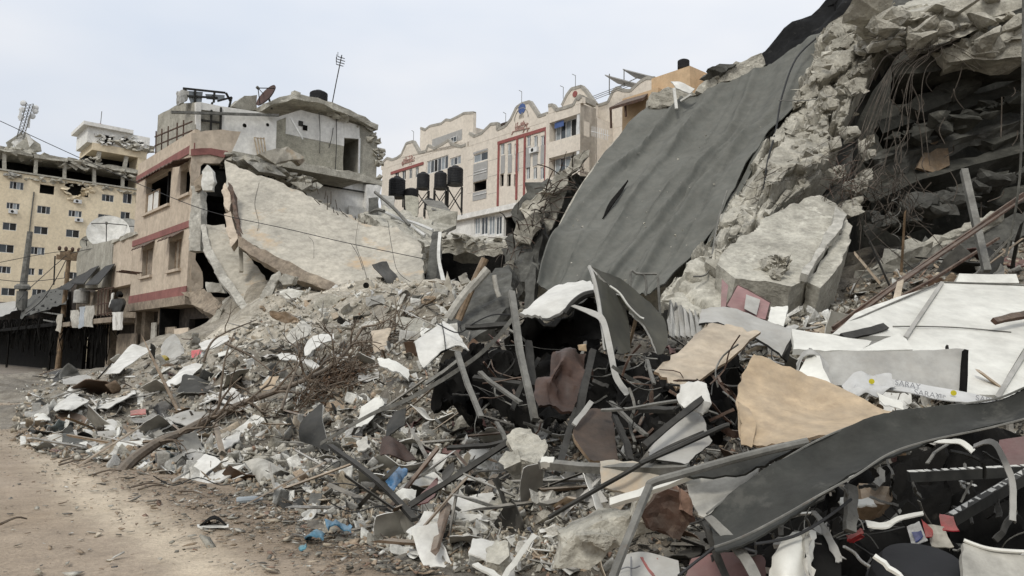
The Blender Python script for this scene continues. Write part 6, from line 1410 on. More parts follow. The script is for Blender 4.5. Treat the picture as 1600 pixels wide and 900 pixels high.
# left of the tan board
S('grey_metal_board', [[(1088, 628, 4.9), (1100, 654, 4.75), (1113, 688, 4.55)], [(1050, 662, 4.7), (1072, 690, 4.5), (1092, 708, 4.4)], [(1014, 702, 4.5), (1020, 718, 4.4), (1072, 726, 4.3)]], 'sheet_grey', 'light grey sheet metal panel leaning left of the tan board', 'panel', thick=.012, rim='steel_dark')
B('dark_bar', (1006, 697, 4.35), (1100, 621, 4.7), .035, .035, 'steel_dark', 'dark bar along the left edge of the leaning grey panel')
TB('steel_tube', [(1000, 724, 4.1), (1060, 698, 4.15), (1126, 668, 4.2), (1140, 664, 4.2)], .014, 'steel_dark', 'dark tube crossing the leaning grey panel', 'tube')
S('plastic_bag', [[(1056, 622, 4.8), (1078, 606, 4.85), (1102, 608, 4.8)], [(1066, 634, 4.7), (1082, 622, 4.68), (1104, 626, 4.7)], [(1074, 646, 4.7), (1086, 640, 4.66), (1104, 652, 4.7)]], 'sheet_white', 'crumpled white plastic bag above the leaning grey panel', 'bag', thick=.02, crumple=.09, csc=7)
grl = B('grey_rail', (844, 725, 4.9), (1076, 733, 4.3), .045, .05, 'steel', 'long level grey rail in the middle foreground')
B('cap', (846, 723, 4.86), (866, 724, 4.84), .05, .055, 'panel_white', None, None, parent=grl)
TB('dark_rod', [(858, 808, 4.5), (930, 766, 4.4), (980, 738, 4.35), (1040, 702, 4.4), (1100, 676, 4.45)], .015, 'steel_dark', 'long dark rod slanting up across the grey rail', 'rod')
B('white_rail', (955, 786, 4.0), (1090, 736, 3.8), .05, .03, 'panel_white', 'white rail slanting up towards the kneed tube')
# concrete beam with red-brown face
cbm = thing('concrete_beam', 'broken concrete beam with a red-brown painted face, bottom centre', 'beam', P(970, 880, 4.3))
for i, (q, m, d) in enumerate((([(868, 890), (880, 846), (900, 832), (944, 812), (1000, 802), (1030, 818), (1010, 836), (962, 860), (920, 890)], 'concrete', 4.35), ([(905, 838), (944, 830), (968, 842), (946, 864), (916, 852)], 'broken', 4.25), ([(1000, 806), (1024, 770), (1044, 764), (1072, 772), (1082, 812), (1060, 838), (1020, 832)], 'rust', 4.15), ([(996, 790), (1020, 768), (1028, 792), (1012, 820), (990, 812)], 'concrete', 4.2), ([(1066, 768), (1086, 786), (1082, 806), (1070, 796)], 'brick', 4.1))):
    rslab('beam_piece', [P(x, y, d) for x, y in q], .22, m, parent=cbm, seg=.05, amp=.025, seed=i, sc=5)
S('bent_sheet', [[(1066, 742, 3.9), (1120, 734, 3.85), (1190, 716, 3.8)], [(1076, 770, 3.75), (1130, 764, 3.7), (1180, 742, 3.65)], [(1090, 800, 3.6), (1120, 800, 3.55), (1150, 772, 3.5)]], 'slab_grey', 'beige bent sheet between the concrete beam and the twisted strip', 'sheet', thick=.01, crumple=.03)
S('cream_board', [[(938, 720, 4.6), (1000, 722, 4.5), (1030, 742, 4.4)], [(940, 760, 4.45), (990, 770, 4.35), (1020, 766, 4.3)]], 'slab_plaster', 'cream panel under the level grey rail', 'panel', thick=.015, crumple=.02)
# bottom edge pieces
sg_ = thing('broken_sign', 'broken pale grey sign with a red curved patch at the bottom edge', 'sign', P(1000, 900, 3.3))
sheet('sign_board', [[(972, 868, 3.45), (1006, 862, 3.4), (1060, 876, 3.35)], [(960, 905, 3.3), (1006, 915, 3.25), (1064, 912, 3.2)]], 'sheet_grey', parent=sg_, thick=.012)
sheet('red_patch', [[(1000, 870, 3.38), (1028, 872, 3.36)], [(1010, 888, 3.32), (1030, 892, 3.3)], [(1026, 908, 3.25), (1034, 910, 3.24)]], 'obj_cloth', parent=sg_, thick=.004, color=(.30, .035, .035))
MB().tube([P(968, 890, 3.32), P(980, 886, 3.32), P(990, 888, 3.31), P(1000, 884, 3.3)], .003, 4, smoothn=4).build('handwriting', 'ink_grey', sg_); MB().tube([P(986, 870, 3.37), P(986, 905, 3.27)], .003, 4).build('seam', 'ink_grey', sg_)
S('maroon_board', [[(1078, 866, 3.5), (1140, 862, 3.45), (1196, 872, 3.4)], [(1070, 905, 3.35), (1140, 910, 3.3), (1196, 910, 3.3)]], 'obj_sheet', 'dull maroon panel at the bottom edge below the flat strip', 'panel', color=(.16, .06, .058), thick=.02, crumple=.02)
cas = thing('appliance_casing', 'curved cream appliance casing torn open at the bottom edge', 'casing', P(1240, 930, 3.0))
S('shell', [[(1272, 830, 3.3), (1246, 832, 3.2), (1216, 852, 3.12), (1203, 884, 3.08), (1202, 920, 3.05)], [(1270, 862, 3.2), (1256, 864, 3.12), (1238, 876, 3.05), (1226, 900, 3.0), (1222, 930, 3.0)], [(1262, 905, 3.1), (1258, 912, 3.05), (1250, 920, 3.0), (1244, 930, 2.98), (1240, 940, 2.97)]], 'panel_white', None, None, parent=cas, thick=.02, back='soot_shade', rim='sheet_grey')
S('inside', [[(1268, 834, 3.4), (1310, 840, 3.5)], [(1266, 905, 3.2), (1316, 905, 3.2)]], 'soot_shade', None, None, parent=cas, thick=.02)
S('torn_rim', [[(1258, 832, 3.18), (1264, 830, 3.2)], [(1258, 870, 3.05), (1268, 872, 3.06)], [(1266, 912, 2.95), (1276, 910, 2.97)]], 'slab_grey', None, None, parent=cas, thick=.012, jag=.012, crumple=.02, csc=8)
S('aluminium_rail', [[(1212, 842, 3.6), (1250, 828, 3.6), (1292, 816, 3.6)], [(1210, 852, 3.55), (1250, 840, 3.55), (1294, 828, 3.55)]], 'sheet_grey', 'short aluminium rail above the cream casing', 'rail', thick=.02)
tub = thing('black_tub', 'upturned black plastic tub at the bottom edge right', 'tub', P(1440, 910, 3.2))
MB().lathe(P(1438, 930, 3.3), [(.20, -.1), (.205, .02), (.19, .10), (.15, .155), (.05, .165)], 28, Vector((-.05, -.25, 1)).normalized()).build('shell', 'black_plastic', tub)
MB().lathe(P(1438, 930, 3.3), [(.204, .03), (.212, .035), (.206, .05)], 28, Vector((-.05, -.25, 1)).normalized()).build('rim', 'black_plastic', tub)
gcv = S('grey_cover', [[(1506, 846, 3.2), (1540, 858, 3.18), (1580, 864, 3.16), (1640, 866, 3.15)], [(1504, 880, 3.1), (1540, 890, 3.1), (1580, 894, 3.1), (1640, 900, 3.1)], [(1502, 925, 3.0), (1540, 930, 3.0), (1580, 935, 3.0), (1640, 940, 3.0)]], 'slab_grey', 'beige grey lidded panel in the bottom right corner', 'panel', thick=.02)
MB().tube([P(1506, 844, 3.2), P(1540, 856, 3.17), P(1580, 861, 3.15), P(1640, 863, 3.14)], .008, 6, smoothn=5).build('lip', 'panel_white', gcv)
for a, b, lb in (((1420, 745, 4.0), (1640, 734, 3.9), 'upper dark blue bar with chipped white paint'), ((1486, 812, 3.7), (1640, 722, 3.9), 'lower dark blue bar with chipped white paint')):
    o = thing('painted_bar', lb + ' at right', 'bar', P(*b))
    MB().bar(P(*a), P(*b), .05, .05).build('bar', 'sheet_dark', o)
    rr = random.Random(int(a[0])); A_, B_ = P(*a), P(*b)
    ch_ = MB()
    for k in range(16):
        u = k / 16; u2 = u + rr.uniform(.02, .06); off = Z * .028
        ch_.prism([A_.lerp(B_, u) + off + Vector((0, -.02, rr.uniform(-.012, .0))), A_.lerp(B_, u2) + off + Vector((0, -.02, rr.uniform(-.012, 0))), A_.lerp(B_, u2) + off + Vector((0, .02, 0)), A_.lerp(B_, u) + off + Vector((0, .02, 0))], Z * .002)
    ch_.build('paint_flakes', 'sheet_white', o, kind='stuff')
S('bent_band', [[(1520, 700, 3.6), (1522, 694, 3.62)], [(1548, 694, 3.5), (1552, 686, 3.5)], [(1566, 724, 3.4), (1574, 718, 3.4)], [(1578, 758, 3.35), (1588, 756, 3.35)], [(1578, 812, 3.3), (1588, 814, 3.3)]], 'sheet_grey', 'hooked grey metal band in front of the painted bars', 'band', thick=.006)
S('white_arc_strip', [[(1440, 690, 3.9), (1440, 684, 3.92)], [(1476, 692, 3.8), (1478, 686, 3.82)], [(1500, 694, 3.8), (1504, 687, 3.82)], [(1518, 708, 3.75), (1524, 702, 3.77)]], 'panel_white', 'white plastic strip arching below the twisted strip', 'strip', thick=.006)
rslab('brown_block', [P(1344, 758, 3.9), P(1390, 760, 3.85), P(1396, 780, 3.85), P(1380, 788, 3.8), P(1346, 784, 3.8)], .14, 'wood', 'small brown block below the twisted strip', 'block', seg=.04, amp=.008, sc=6)
B('square_tube', (1366, 760, 3.8), (1376, 736, 3.95), .035, .035, 'steel', 'short square tube stub on the brown block', 'tube')
S('white_bracket', [[(1312, 784, 3.6), (1316, 778, 3.62), (1364, 778, 3.6)], [(1314, 790, 3.58), (1330, 790, 3.56), (1369, 788, 3.56)]], 'panel_white', 'white slotted bracket left of the brown block', 'bracket', thick=.008)
bgp = thing('torn_package', 'torn white, blue and red packaging near the bottom right', 'package', P(1460, 858, 3.5))
for rows, c in (([[(1416, 822, 3.6), (1436, 814, 3.58)], [(1424, 848, 3.5), (1450, 846, 3.48)]], (.66, .66, .64)), ([[(1422, 828, 3.55), (1436, 824, 3.53)], [(1428, 840, 3.5), (1442, 836, 3.49)]], (.06, .09, .30)), ([[(1440, 812, 3.6), (1456, 826, 3.52)], [(1446, 838, 3.5), (1456, 840, 3.48)]], (.45, .03, .035)), ([[(1468, 804, 3.65), (1490, 810, 3.6)], [(1474, 830, 3.55), (1494, 822, 3.52)]], (.38, .02, .03)), ([[(1450, 824, 3.6), (1476, 826, 3.56)], [(1456, 852, 3.5), (1490, 856, 3.48)]], (.46, .43, .36))):
    sheet('wrapper', rows, 'obj_cloth', parent=bgp, thick=.006, crumple=.035, csc=9, color=c)
S('red_can', [[(1322, 836, 3.5), (1344, 824, 3.52)], [(1326, 844, 3.45), (1348, 832, 3.47)], [(1330, 850, 3.48), (1350, 840, 3.5)]], 'obj_cloth', 'crushed red carton left of the torn packaging', 'carton', color=(.48, .03, .03), thick=.01)
S('pale_strap', [[(1352, 812, 3.45), (1356, 822, 3.4)], [(1380, 816, 3.42), (1384, 824, 3.38)], [(1404, 806, 3.42), (1406, 812, 3.4)], [(1442, 798, 3.45), (1444, 803, 3.43)]], 'panel_white', 'pale curled strap over the red carton', 'strap', thick=.008)
S('dark_maroon_sheet', [[(1560, 690, 4.4), (1640, 676, 4.4)], [(1570, 730, 4.2), (1640, 726, 4.2)]], 'obj_sheet', 'dark maroon sheet at the right edge behind the painted bars', 'sheet', color=(.09, .03, .03), thick=.01)
TB('black_cable', [(1180, 862, 3.0), (1130, 850, 3.05), (1100, 868, 3.05), (1060, 900, 3.0)], .006, 'cable', 'black cable loop dropping from the flat strip to the bottom edge', 'cable')
TB('black_cable', [(1180, 850, 3.0), (1240, 838, 3.1), (1290, 810, 3.2), (1330, 780, 3.3)], .006, 'cable', 'black cable along the lower rim of the twisted strip', 'cable')
B('white_lath', (1366, 868, 2.9), (1412, 905, 2.85), .02, .012, 'panel_white', 'white lath in front of the black tub')
B('steel_upright', (1330, 760, 3.5), (1328, 830, 3.4), .05, .03, 'steel', 'grey upright leg below the twisted strip', 'leg')
S('twisted_tin', [[(1268, 800, 3.5), (1276, 798, 3.5)], [(1290, 840, 3.4), (1300, 836, 3.4)], [(1306, 880, 3.3), (1320, 874, 3.3)]], 'sheet_grey', 'twisted tin strip right of the cream casing', 'strip', thick=.006, crumple=.02)

# ------------------------------------------------------------------ centre
S('white_roof_sheet', [[(857, 453, 9.6), (871, 445, 9.7), (917, 438, 9.6), (927, 444, 9.5)], [(834, 473, 9.1), (852, 466, 9.1), (890, 460, 9.0), (926, 457, 9.0)], [(812, 492, 8.6), (836, 494, 8.5), (857, 496, 8.5), (884, 484, 8.6)]], 'sheet_white', 'white sheet tilted over the dark hollow in the centre', 'sheet', thick=.03, back='sheet_dark', rim='sheet_grey', jag=.015)
dr1 = S('curled_door', [[(922, 417, 8.2), (934, 432, 8.0), (952, 446, 8.2), (976, 470, 8.5)], [(930, 450, 7.9), (942, 462, 7.9), (960, 472, 8.1), (980, 492, 8.4)], [(938, 500, 7.6), (950, 506, 7.7), (966, 510, 7.9), (984, 520, 8.1)], [(946, 546, 7.4), (958, 552, 7.5), (972, 552, 7.6), (985, 550, 7.8)]], 'olive_panel', 'curled dark olive metal door standing upright in the centre', 'door', thick=.02, rim='sheet_grey')
dr2 = S('curled_door', [[(924, 417, 8.3), (950, 428, 8.4), (976, 440, 8.5), (1016, 474, 8.6), (1037, 499, 8.5)], [(952, 446, 8.3), (975, 466, 8.35), (996, 486, 8.4), (1020, 506, 8.4), (1044, 530, 8.3)], [(976, 472, 8.3), (988, 492, 8.25), (1006, 508, 8.25), (1018, 530, 8.2), (1030, 562, 8.1)]], 'olive_panel', 'second dark leaf curling right of the olive door', 'door', thick=.02, rim='sheet_grey', back='olive_panel')
PTB(dr2, 'bright_rim', [(953, 447, 8.1), (968, 458, 8.05), (982, 478, 8.05), (998, 494, 8.1), (1006, 498, 8.1)], .012, 'panel_white', 'bright bent edge between the two dark door leaves', 'rim')
PTB(dr1, 'bright_rim', [(921, 417, 8.15), (928, 436, 7.85), (935, 470, 7.7), (940, 505, 7.5)], .022, 'sheet_grey', 'pale folded edge on the left of the olive door', 'rim')
TB('bent_hose', [(884, 490, 8.4), (896, 474, 8.4), (912, 462, 8.4), (928, 458, 8.4)], .04, 'steel_dark', 'dark bent hose beside the olive door', 'hose', 8)
S('metal_offcut', [[(892, 478, 7.9), (898, 476, 7.9)], [(922, 492, 7.6), (930, 486, 7.6)], [(938, 504, 7.4), (946, 498, 7.4)], [(948, 545, 7.2), (957, 540, 7.2)], [(958, 590, 7.0), (967, 586, 7.0)], [(976, 618, 6.9), (988, 616, 6.9)]], 'sheet_grey', 'curved grey blade of metal in front of the olive door', 'metal blade', thick=.01)
S('leather_cover', [[(866, 556, 7.4), (888, 540, 7.5), (904, 544, 7.45), (918, 551, 7.5)], [(850, 582, 7.2), (872, 570, 7.05), (892, 572, 7.2), (916, 584, 7.2)], [(834, 606, 7.0), (858, 604, 6.9), (880, 604, 7.05), (904, 616, 7.0)], [(842, 636, 6.8), (862, 628, 6.8), (880, 634, 6.8), (896, 640, 6.8)]], 'leather', 'crumpled brown leather cover in the centre', 'leather cover', thick=.03, crumple=.10, csc=3.5)
rslab('wood_block', [P(903, 538, 7.2), P(917, 536, 7.2), P(918, 550, 7.2), P(904, 548, 7.2)], .1, 'wood_tan', 'small split wood block on the brown leather cover', 'block', seg=.05, amp=.008)
B('steel_post', (799, 456, 8.3), (836, 656, 7.0), .065, .05, 'steel', 'tall leaning grey post left of the brown leather cover', 'post')
B('steel_post', (826, 534, 8.2), (834, 604, 7.8), .07, .05, 'steel_dark', 'short dark post behind the tall leaning post', 'post')
B('dark_post', (926, 548, 7.0), (904, 660, 6.4), .06, .05, 'steel_dark', 'dark post right of the brown leather cover', 'post')
B('pale_lath', (924, 628, 6.3), (896, 664, 6.1), .04, .02, 'sheet_grey', 'pale lath at the foot of the dark post', 'lath')
S('brown_door', [[(914, 640, 6.4), (936, 640, 6.4), (956, 644, 6.4)], [(896, 676, 6.1), (930, 690, 6.05), (962, 690, 6.05)], [(922, 718, 5.8), (944, 720, 5.8), (966, 718, 5.8)]], 'ply_brown', 'dark brown door panel standing in the rubble below the leather cover', 'door', thick=.03, rim='wood')
bwp = S('bent_white_sheet', [[(692, 501, 9.7), (702, 506, 9.6), (712, 516, 9.4), (722, 530, 9.2), (733, 548, 8.9)], [(670, 518, 9.3), (682, 526, 9.15), (694, 534, 9.0), (704, 538, 9.0), (716, 540, 9.0)], [(647, 534, 9.0), (652, 552, 8.85), (660, 574, 8.7), (672, 564, 8.75), (688, 548, 8.85)]], 'sheet_white', 'bent white metal panel in the middle of the rubble', 'panel', thick=.015, back='sheet_dark', rim='sheet_grey')
PTB(bwp, 'panel_seam', [(690, 504, 9.58), (694, 525, 9.1), (696, 546, 8.8)], .006, 'steel_dark', 'dark seam wire across the bent white panel', 'wire')
S('long_trim', [[(500, 696, 9.4), (501, 690, 9.4)], [(580, 650, 9.2), (580, 644, 9.2)], [(640, 626, 9.0), (640, 619, 9.0)], [(727, 574, 8.7), (726, 567, 8.7)], [(772, 537, 8.6), (769, 531, 8.6)], [(803, 500, 8.6), (799, 495, 8.6)]], 'steel', 'very long thin metal trim arching up to the right', 'trim', thick=.02)
for a, b, w_, m, lb in (((714, 550, 8.2), (752, 652, 7.2), .055, 'steel', 'grey tube below the bent white panel'), ((727, 511, 9), (794, 507, 9), .07, 'steel_dark', 'dark level tube left of the tall post'), ((750, 582, 8.2), (814, 630, 7.6), .05, 'steel', 'grey bar slanting down left of the tall post'), ((664, 600, 8.6), (720, 560, 8.6), .04, 'steel', 'thin bar under the bent white panel'), ((776, 660, 7.4), (790, 692, 7.0), .04, 'steel', 'short bar above the stucco lump'), ((516, 696, 8.6), (648, 812, 6.6), .06, 'steel_dark', 'long flat bar slanting down to the right in front'), ((700, 700, 7.4), (790, 690, 7.0), .05, 'steel_dark', 'dark bar leading to the stucco lump'), ((640, 790, 6.7), (796, 690, 6.9), .05, 'steel_dark', 'long dark flat rising towards the stucco lump'), ((900, 640, 6.6), (870, 740, 5.6), .05, 'steel_dark', 'dark flat hanging by the brown door'), ((740, 590, 9.0), (860, 600, 8.6), .07, 'steel_dark', 'dark level beam deep in the hollow'), ((800, 640, 8.0), (842, 560, 8.4), .05, 'steel_dark', 'dark strut in the hollow behind the tall post'), ((955, 628, 6.6), (1010, 680, 6.0), .04, 'steel', 'grey strip leaning right of the brown door'), ((960, 650, 6.2), (985, 720, 5.6), .05, 'steel_dark', 'dark bar right of the brown door'), ((1000, 640, 6.2), (1060, 640, 6.0), .06, 'steel_dark', 'dark level rail under the plywood'), ((940, 642, 6.2), (1060, 626, 5.8), .03, 'steel', 'thin rail running to the white bag'), ((1022, 600, 6.2), (1010, 560, 6.6), .03, 'steel', 'small bright bar below the dark leaf')):
    B('steel_bar', a, b, w_, w_ * .6, m, lb, 'bar', group='bars in the centre of the rubble')
cor = thing('corrugated_sheet', 'upright corrugated grey metal sheet left of the maroon cabinet', 'metal sheet', P(1070, 520, 9))
for k in range(6):
    x = 1042 + k * 8.5; MB().prism([P(x, 500 - 26 * min(1, k / 2.) + k * 2, 9.2), P(x + 4.5, 474 - 6 * (k < 3) + k * 4, 9.15), P(x + 9, 476 + k * 5, 9.25), P(x + 14, 530, 8.9), P(x + 8, 526, 8.8), P(x + 4, 524, 8.9)], Vector((.02, .04, 0))).build('rib', 'sheet_grey', cor)
for pts, lb in (([(985, 450, 9), (986, 424, 9), (994, 427, 9), (1006, 430, 9), (1010, 444, 9), (1009, 462, 9)], 'bent conduit loop above the dark leaf'), ([(1028, 432, 9), (1030, 470, 9), (1032, 500, 9)], 'upright thin pipe beside the corrugated sheet'), ([(994, 428, 9), (1026, 428, 9)], 'thin level rod between conduit and pipe')):
    TB('thin_pipe', pts, .016, 'steel', lb, 'pipe')
rslab('stucco_lump', [P(793, 682, 6.6), P(812, 668, 6.7), P(826, 666, 6.7), P(842, 680, 6.6), P(856, 700, 6.4), P(842, 726, 6.2), P(814, 718, 6.3), P(800, 700, 6.5)], .12, 'broken', 'rough grey stucco slab below the tall leaning post', 'slab', seg=.05, amp=.025, sc=6)
rslab('stone_cluster', [P(775, 712, 6.5), P(790, 700, 6.5), P(808, 706, 6.4), P(812, 722, 6.3), P(790, 732, 6.3)], .2, 'concrete', 'pale lump beside the rough stucco slab', 'lump', seg=.06, amp=.03, sc=5)
for q, c, lb in (([[(604, 736, 8.2), (620, 728, 8.2), (636, 732, 8.1)], [(603, 752, 8.0), (618, 746, 7.9), (634, 748, 8.0)], [(606, 768, 7.8), (618, 764, 7.8), (624, 758, 7.9)]], (.06, .17, .32), 'crumpled blue plastic bag in the rubble slope'), ([[(508, 814, 7.1), (530, 810, 7.1), (550, 824, 6.9)], [(512, 826, 6.9), (530, 824, 6.85), (548, 830, 6.8)]], (.08, .22, .34), 'upper flat blue plastic scrap at the rubble toe'), ([[(474, 838, 6.9), (492, 834, 6.85), (508, 838, 6.8)], [(478, 846, 6.75), (492, 844, 6.7), (504, 846, 6.7)]], (.10, .24, .34), 'lower faded blue scrap at the rubble toe'), ([[(468, 856, 6.7), (480, 856, 6.7)], [(468, 864, 6.6), (480, 862, 6.6)]], (.10, .26, .32), 'smallest blue scrap at the rubble toe')):
    S('blue_plastic', q, 'obj_cloth', lb, 'plastic', color=c, thick=.012, crumple=.08, csc=6)
S('dark_upright_sheet', [[(498, 628, 11.6), (500, 632, 11.5)], [(470, 662, 11.4), (507, 668, 11.0)], [(470, 690, 11.2), (513, 704, 10.6)]], 'sheet_dark', 'dark metal sheet standing up in the middle of the slope', 'sheet', thick=.02, crumple=.05, rim='sheet_grey')
S('cone_sheet', [[(383, 722, 10.3), (400, 716, 10.3), (418, 718, 10.2), (440, 732, 10.1)], [(398, 746, 9.9), (410, 738, 9.7), (424, 736, 9.7), (436, 744, 9.8)], [(412, 772, 9.5), (420, 762, 9.4), (430, 758, 9.5), (438, 764, 9.5)]], 'slab_grey', 'pale metal sheet rolled into a cone near the toe', 'sheet', thick=.01, crumple=.02)
S('flat_white_panel', [[(292, 738, 10.9), (340, 736, 10.9), (383, 725, 10.8)], [(300, 750, 10.6), (325, 754, 10.4), (345, 752, 10.4)]], 'sheet_white', 'flat white panel lying at the rubble toe', 'panel', thick=.02, crumple=.02)
S('brown_curved_sheet', [[(594, 684, 9.2), (608, 682, 9.0), (624, 690, 9.0), (640, 704, 9.0)], [(596, 712, 8.8), (612, 712, 8.6), (632, 720, 8.7), (651, 718, 8.8)]], 'leather', 'curved reddish brown sheet on the slope above the blue bag', 'sheet', thick=.015, crumple=.03)
S('dark_curved_sheet', [[(604, 664, 9.6), (618, 644, 9.7), (634, 638, 9.7)], [(602, 684, 9.3), (618, 672, 9.3), (632, 664, 9.4)]], 'sheet_dark', 'dark curved sheet above the reddish brown sheet', 'sheet', thick=.015)
S('maroon_wedge', [[(683, 746, 7.6), (685, 750, 7.6)], [(660, 768, 7.3), (680, 772, 7.2)], [(637, 790, 7.0), (668, 784, 6.95)]], 'obj_sheet', 'maroon wedge-shaped sheet below the blue bag', 'sheet', color=(.12, .035, .035), thick=.01)
S('cream_scoop', [[(608, 776, 7.3), (630, 764, 7.2), (650, 766, 7.2)], [(620, 788, 7.0), (636, 780, 6.9), (648, 788, 6.9)]], 'panel_white', 'cream curved scrap beside the maroon wedge', 'scrap', thick=.01, crumple=.03)
for q, m, lb in ((([(733, 858), (742, 842), (774, 848), (778, 866), (760, 874)]), 'sheet_white', 'white plastic tray fragment near the bottom centre'),):
    S('plastic_tray', [[(738, 842, 5.6), (776, 848, 5.6)], [(732, 862, 5.4), (762, 874, 5.3)]], m, lb, 'tray', thick=.01, crumple=.04)
rslab('grey_stone', [P(760, 858, 5.3), P(776, 846, 5.35), P(792, 850, 5.3), P(796, 868, 5.2), P(780, 882, 5.15), P(762, 878, 5.2)], .14, 'concrete', 'round grey stone beside the white plastic tray', 'stone', seg=.035, amp=.015, sc=7)
B('white_lath', (786, 905, 4.9), (836, 836, 5.2), .035, .02, 'panel_white', 'white slat standing at the bottom centre'); B('white_lath', (742, 882, 5.2), (790, 910, 4.9), .05, .015, 'panel_white', 'white slat lying at the bottom edge left of the standing slat')
S('white_scrap_flat', [[(640, 856, 6.3), (678, 866, 6.2)], [(640, 864, 6.2), (676, 872, 6.1)]], 'sheet_white', 'flat pinkish white scrap near the bottom centre', 'scrap', thick=.01)
S('thin_tile', [[(630, 838, 6.7), (646, 836, 6.7)], [(632, 846, 6.6), (650, 844, 6.6)]], 'slab_plaster', 'thin cream tile at the rubble toe', 'tile', thick=.02)

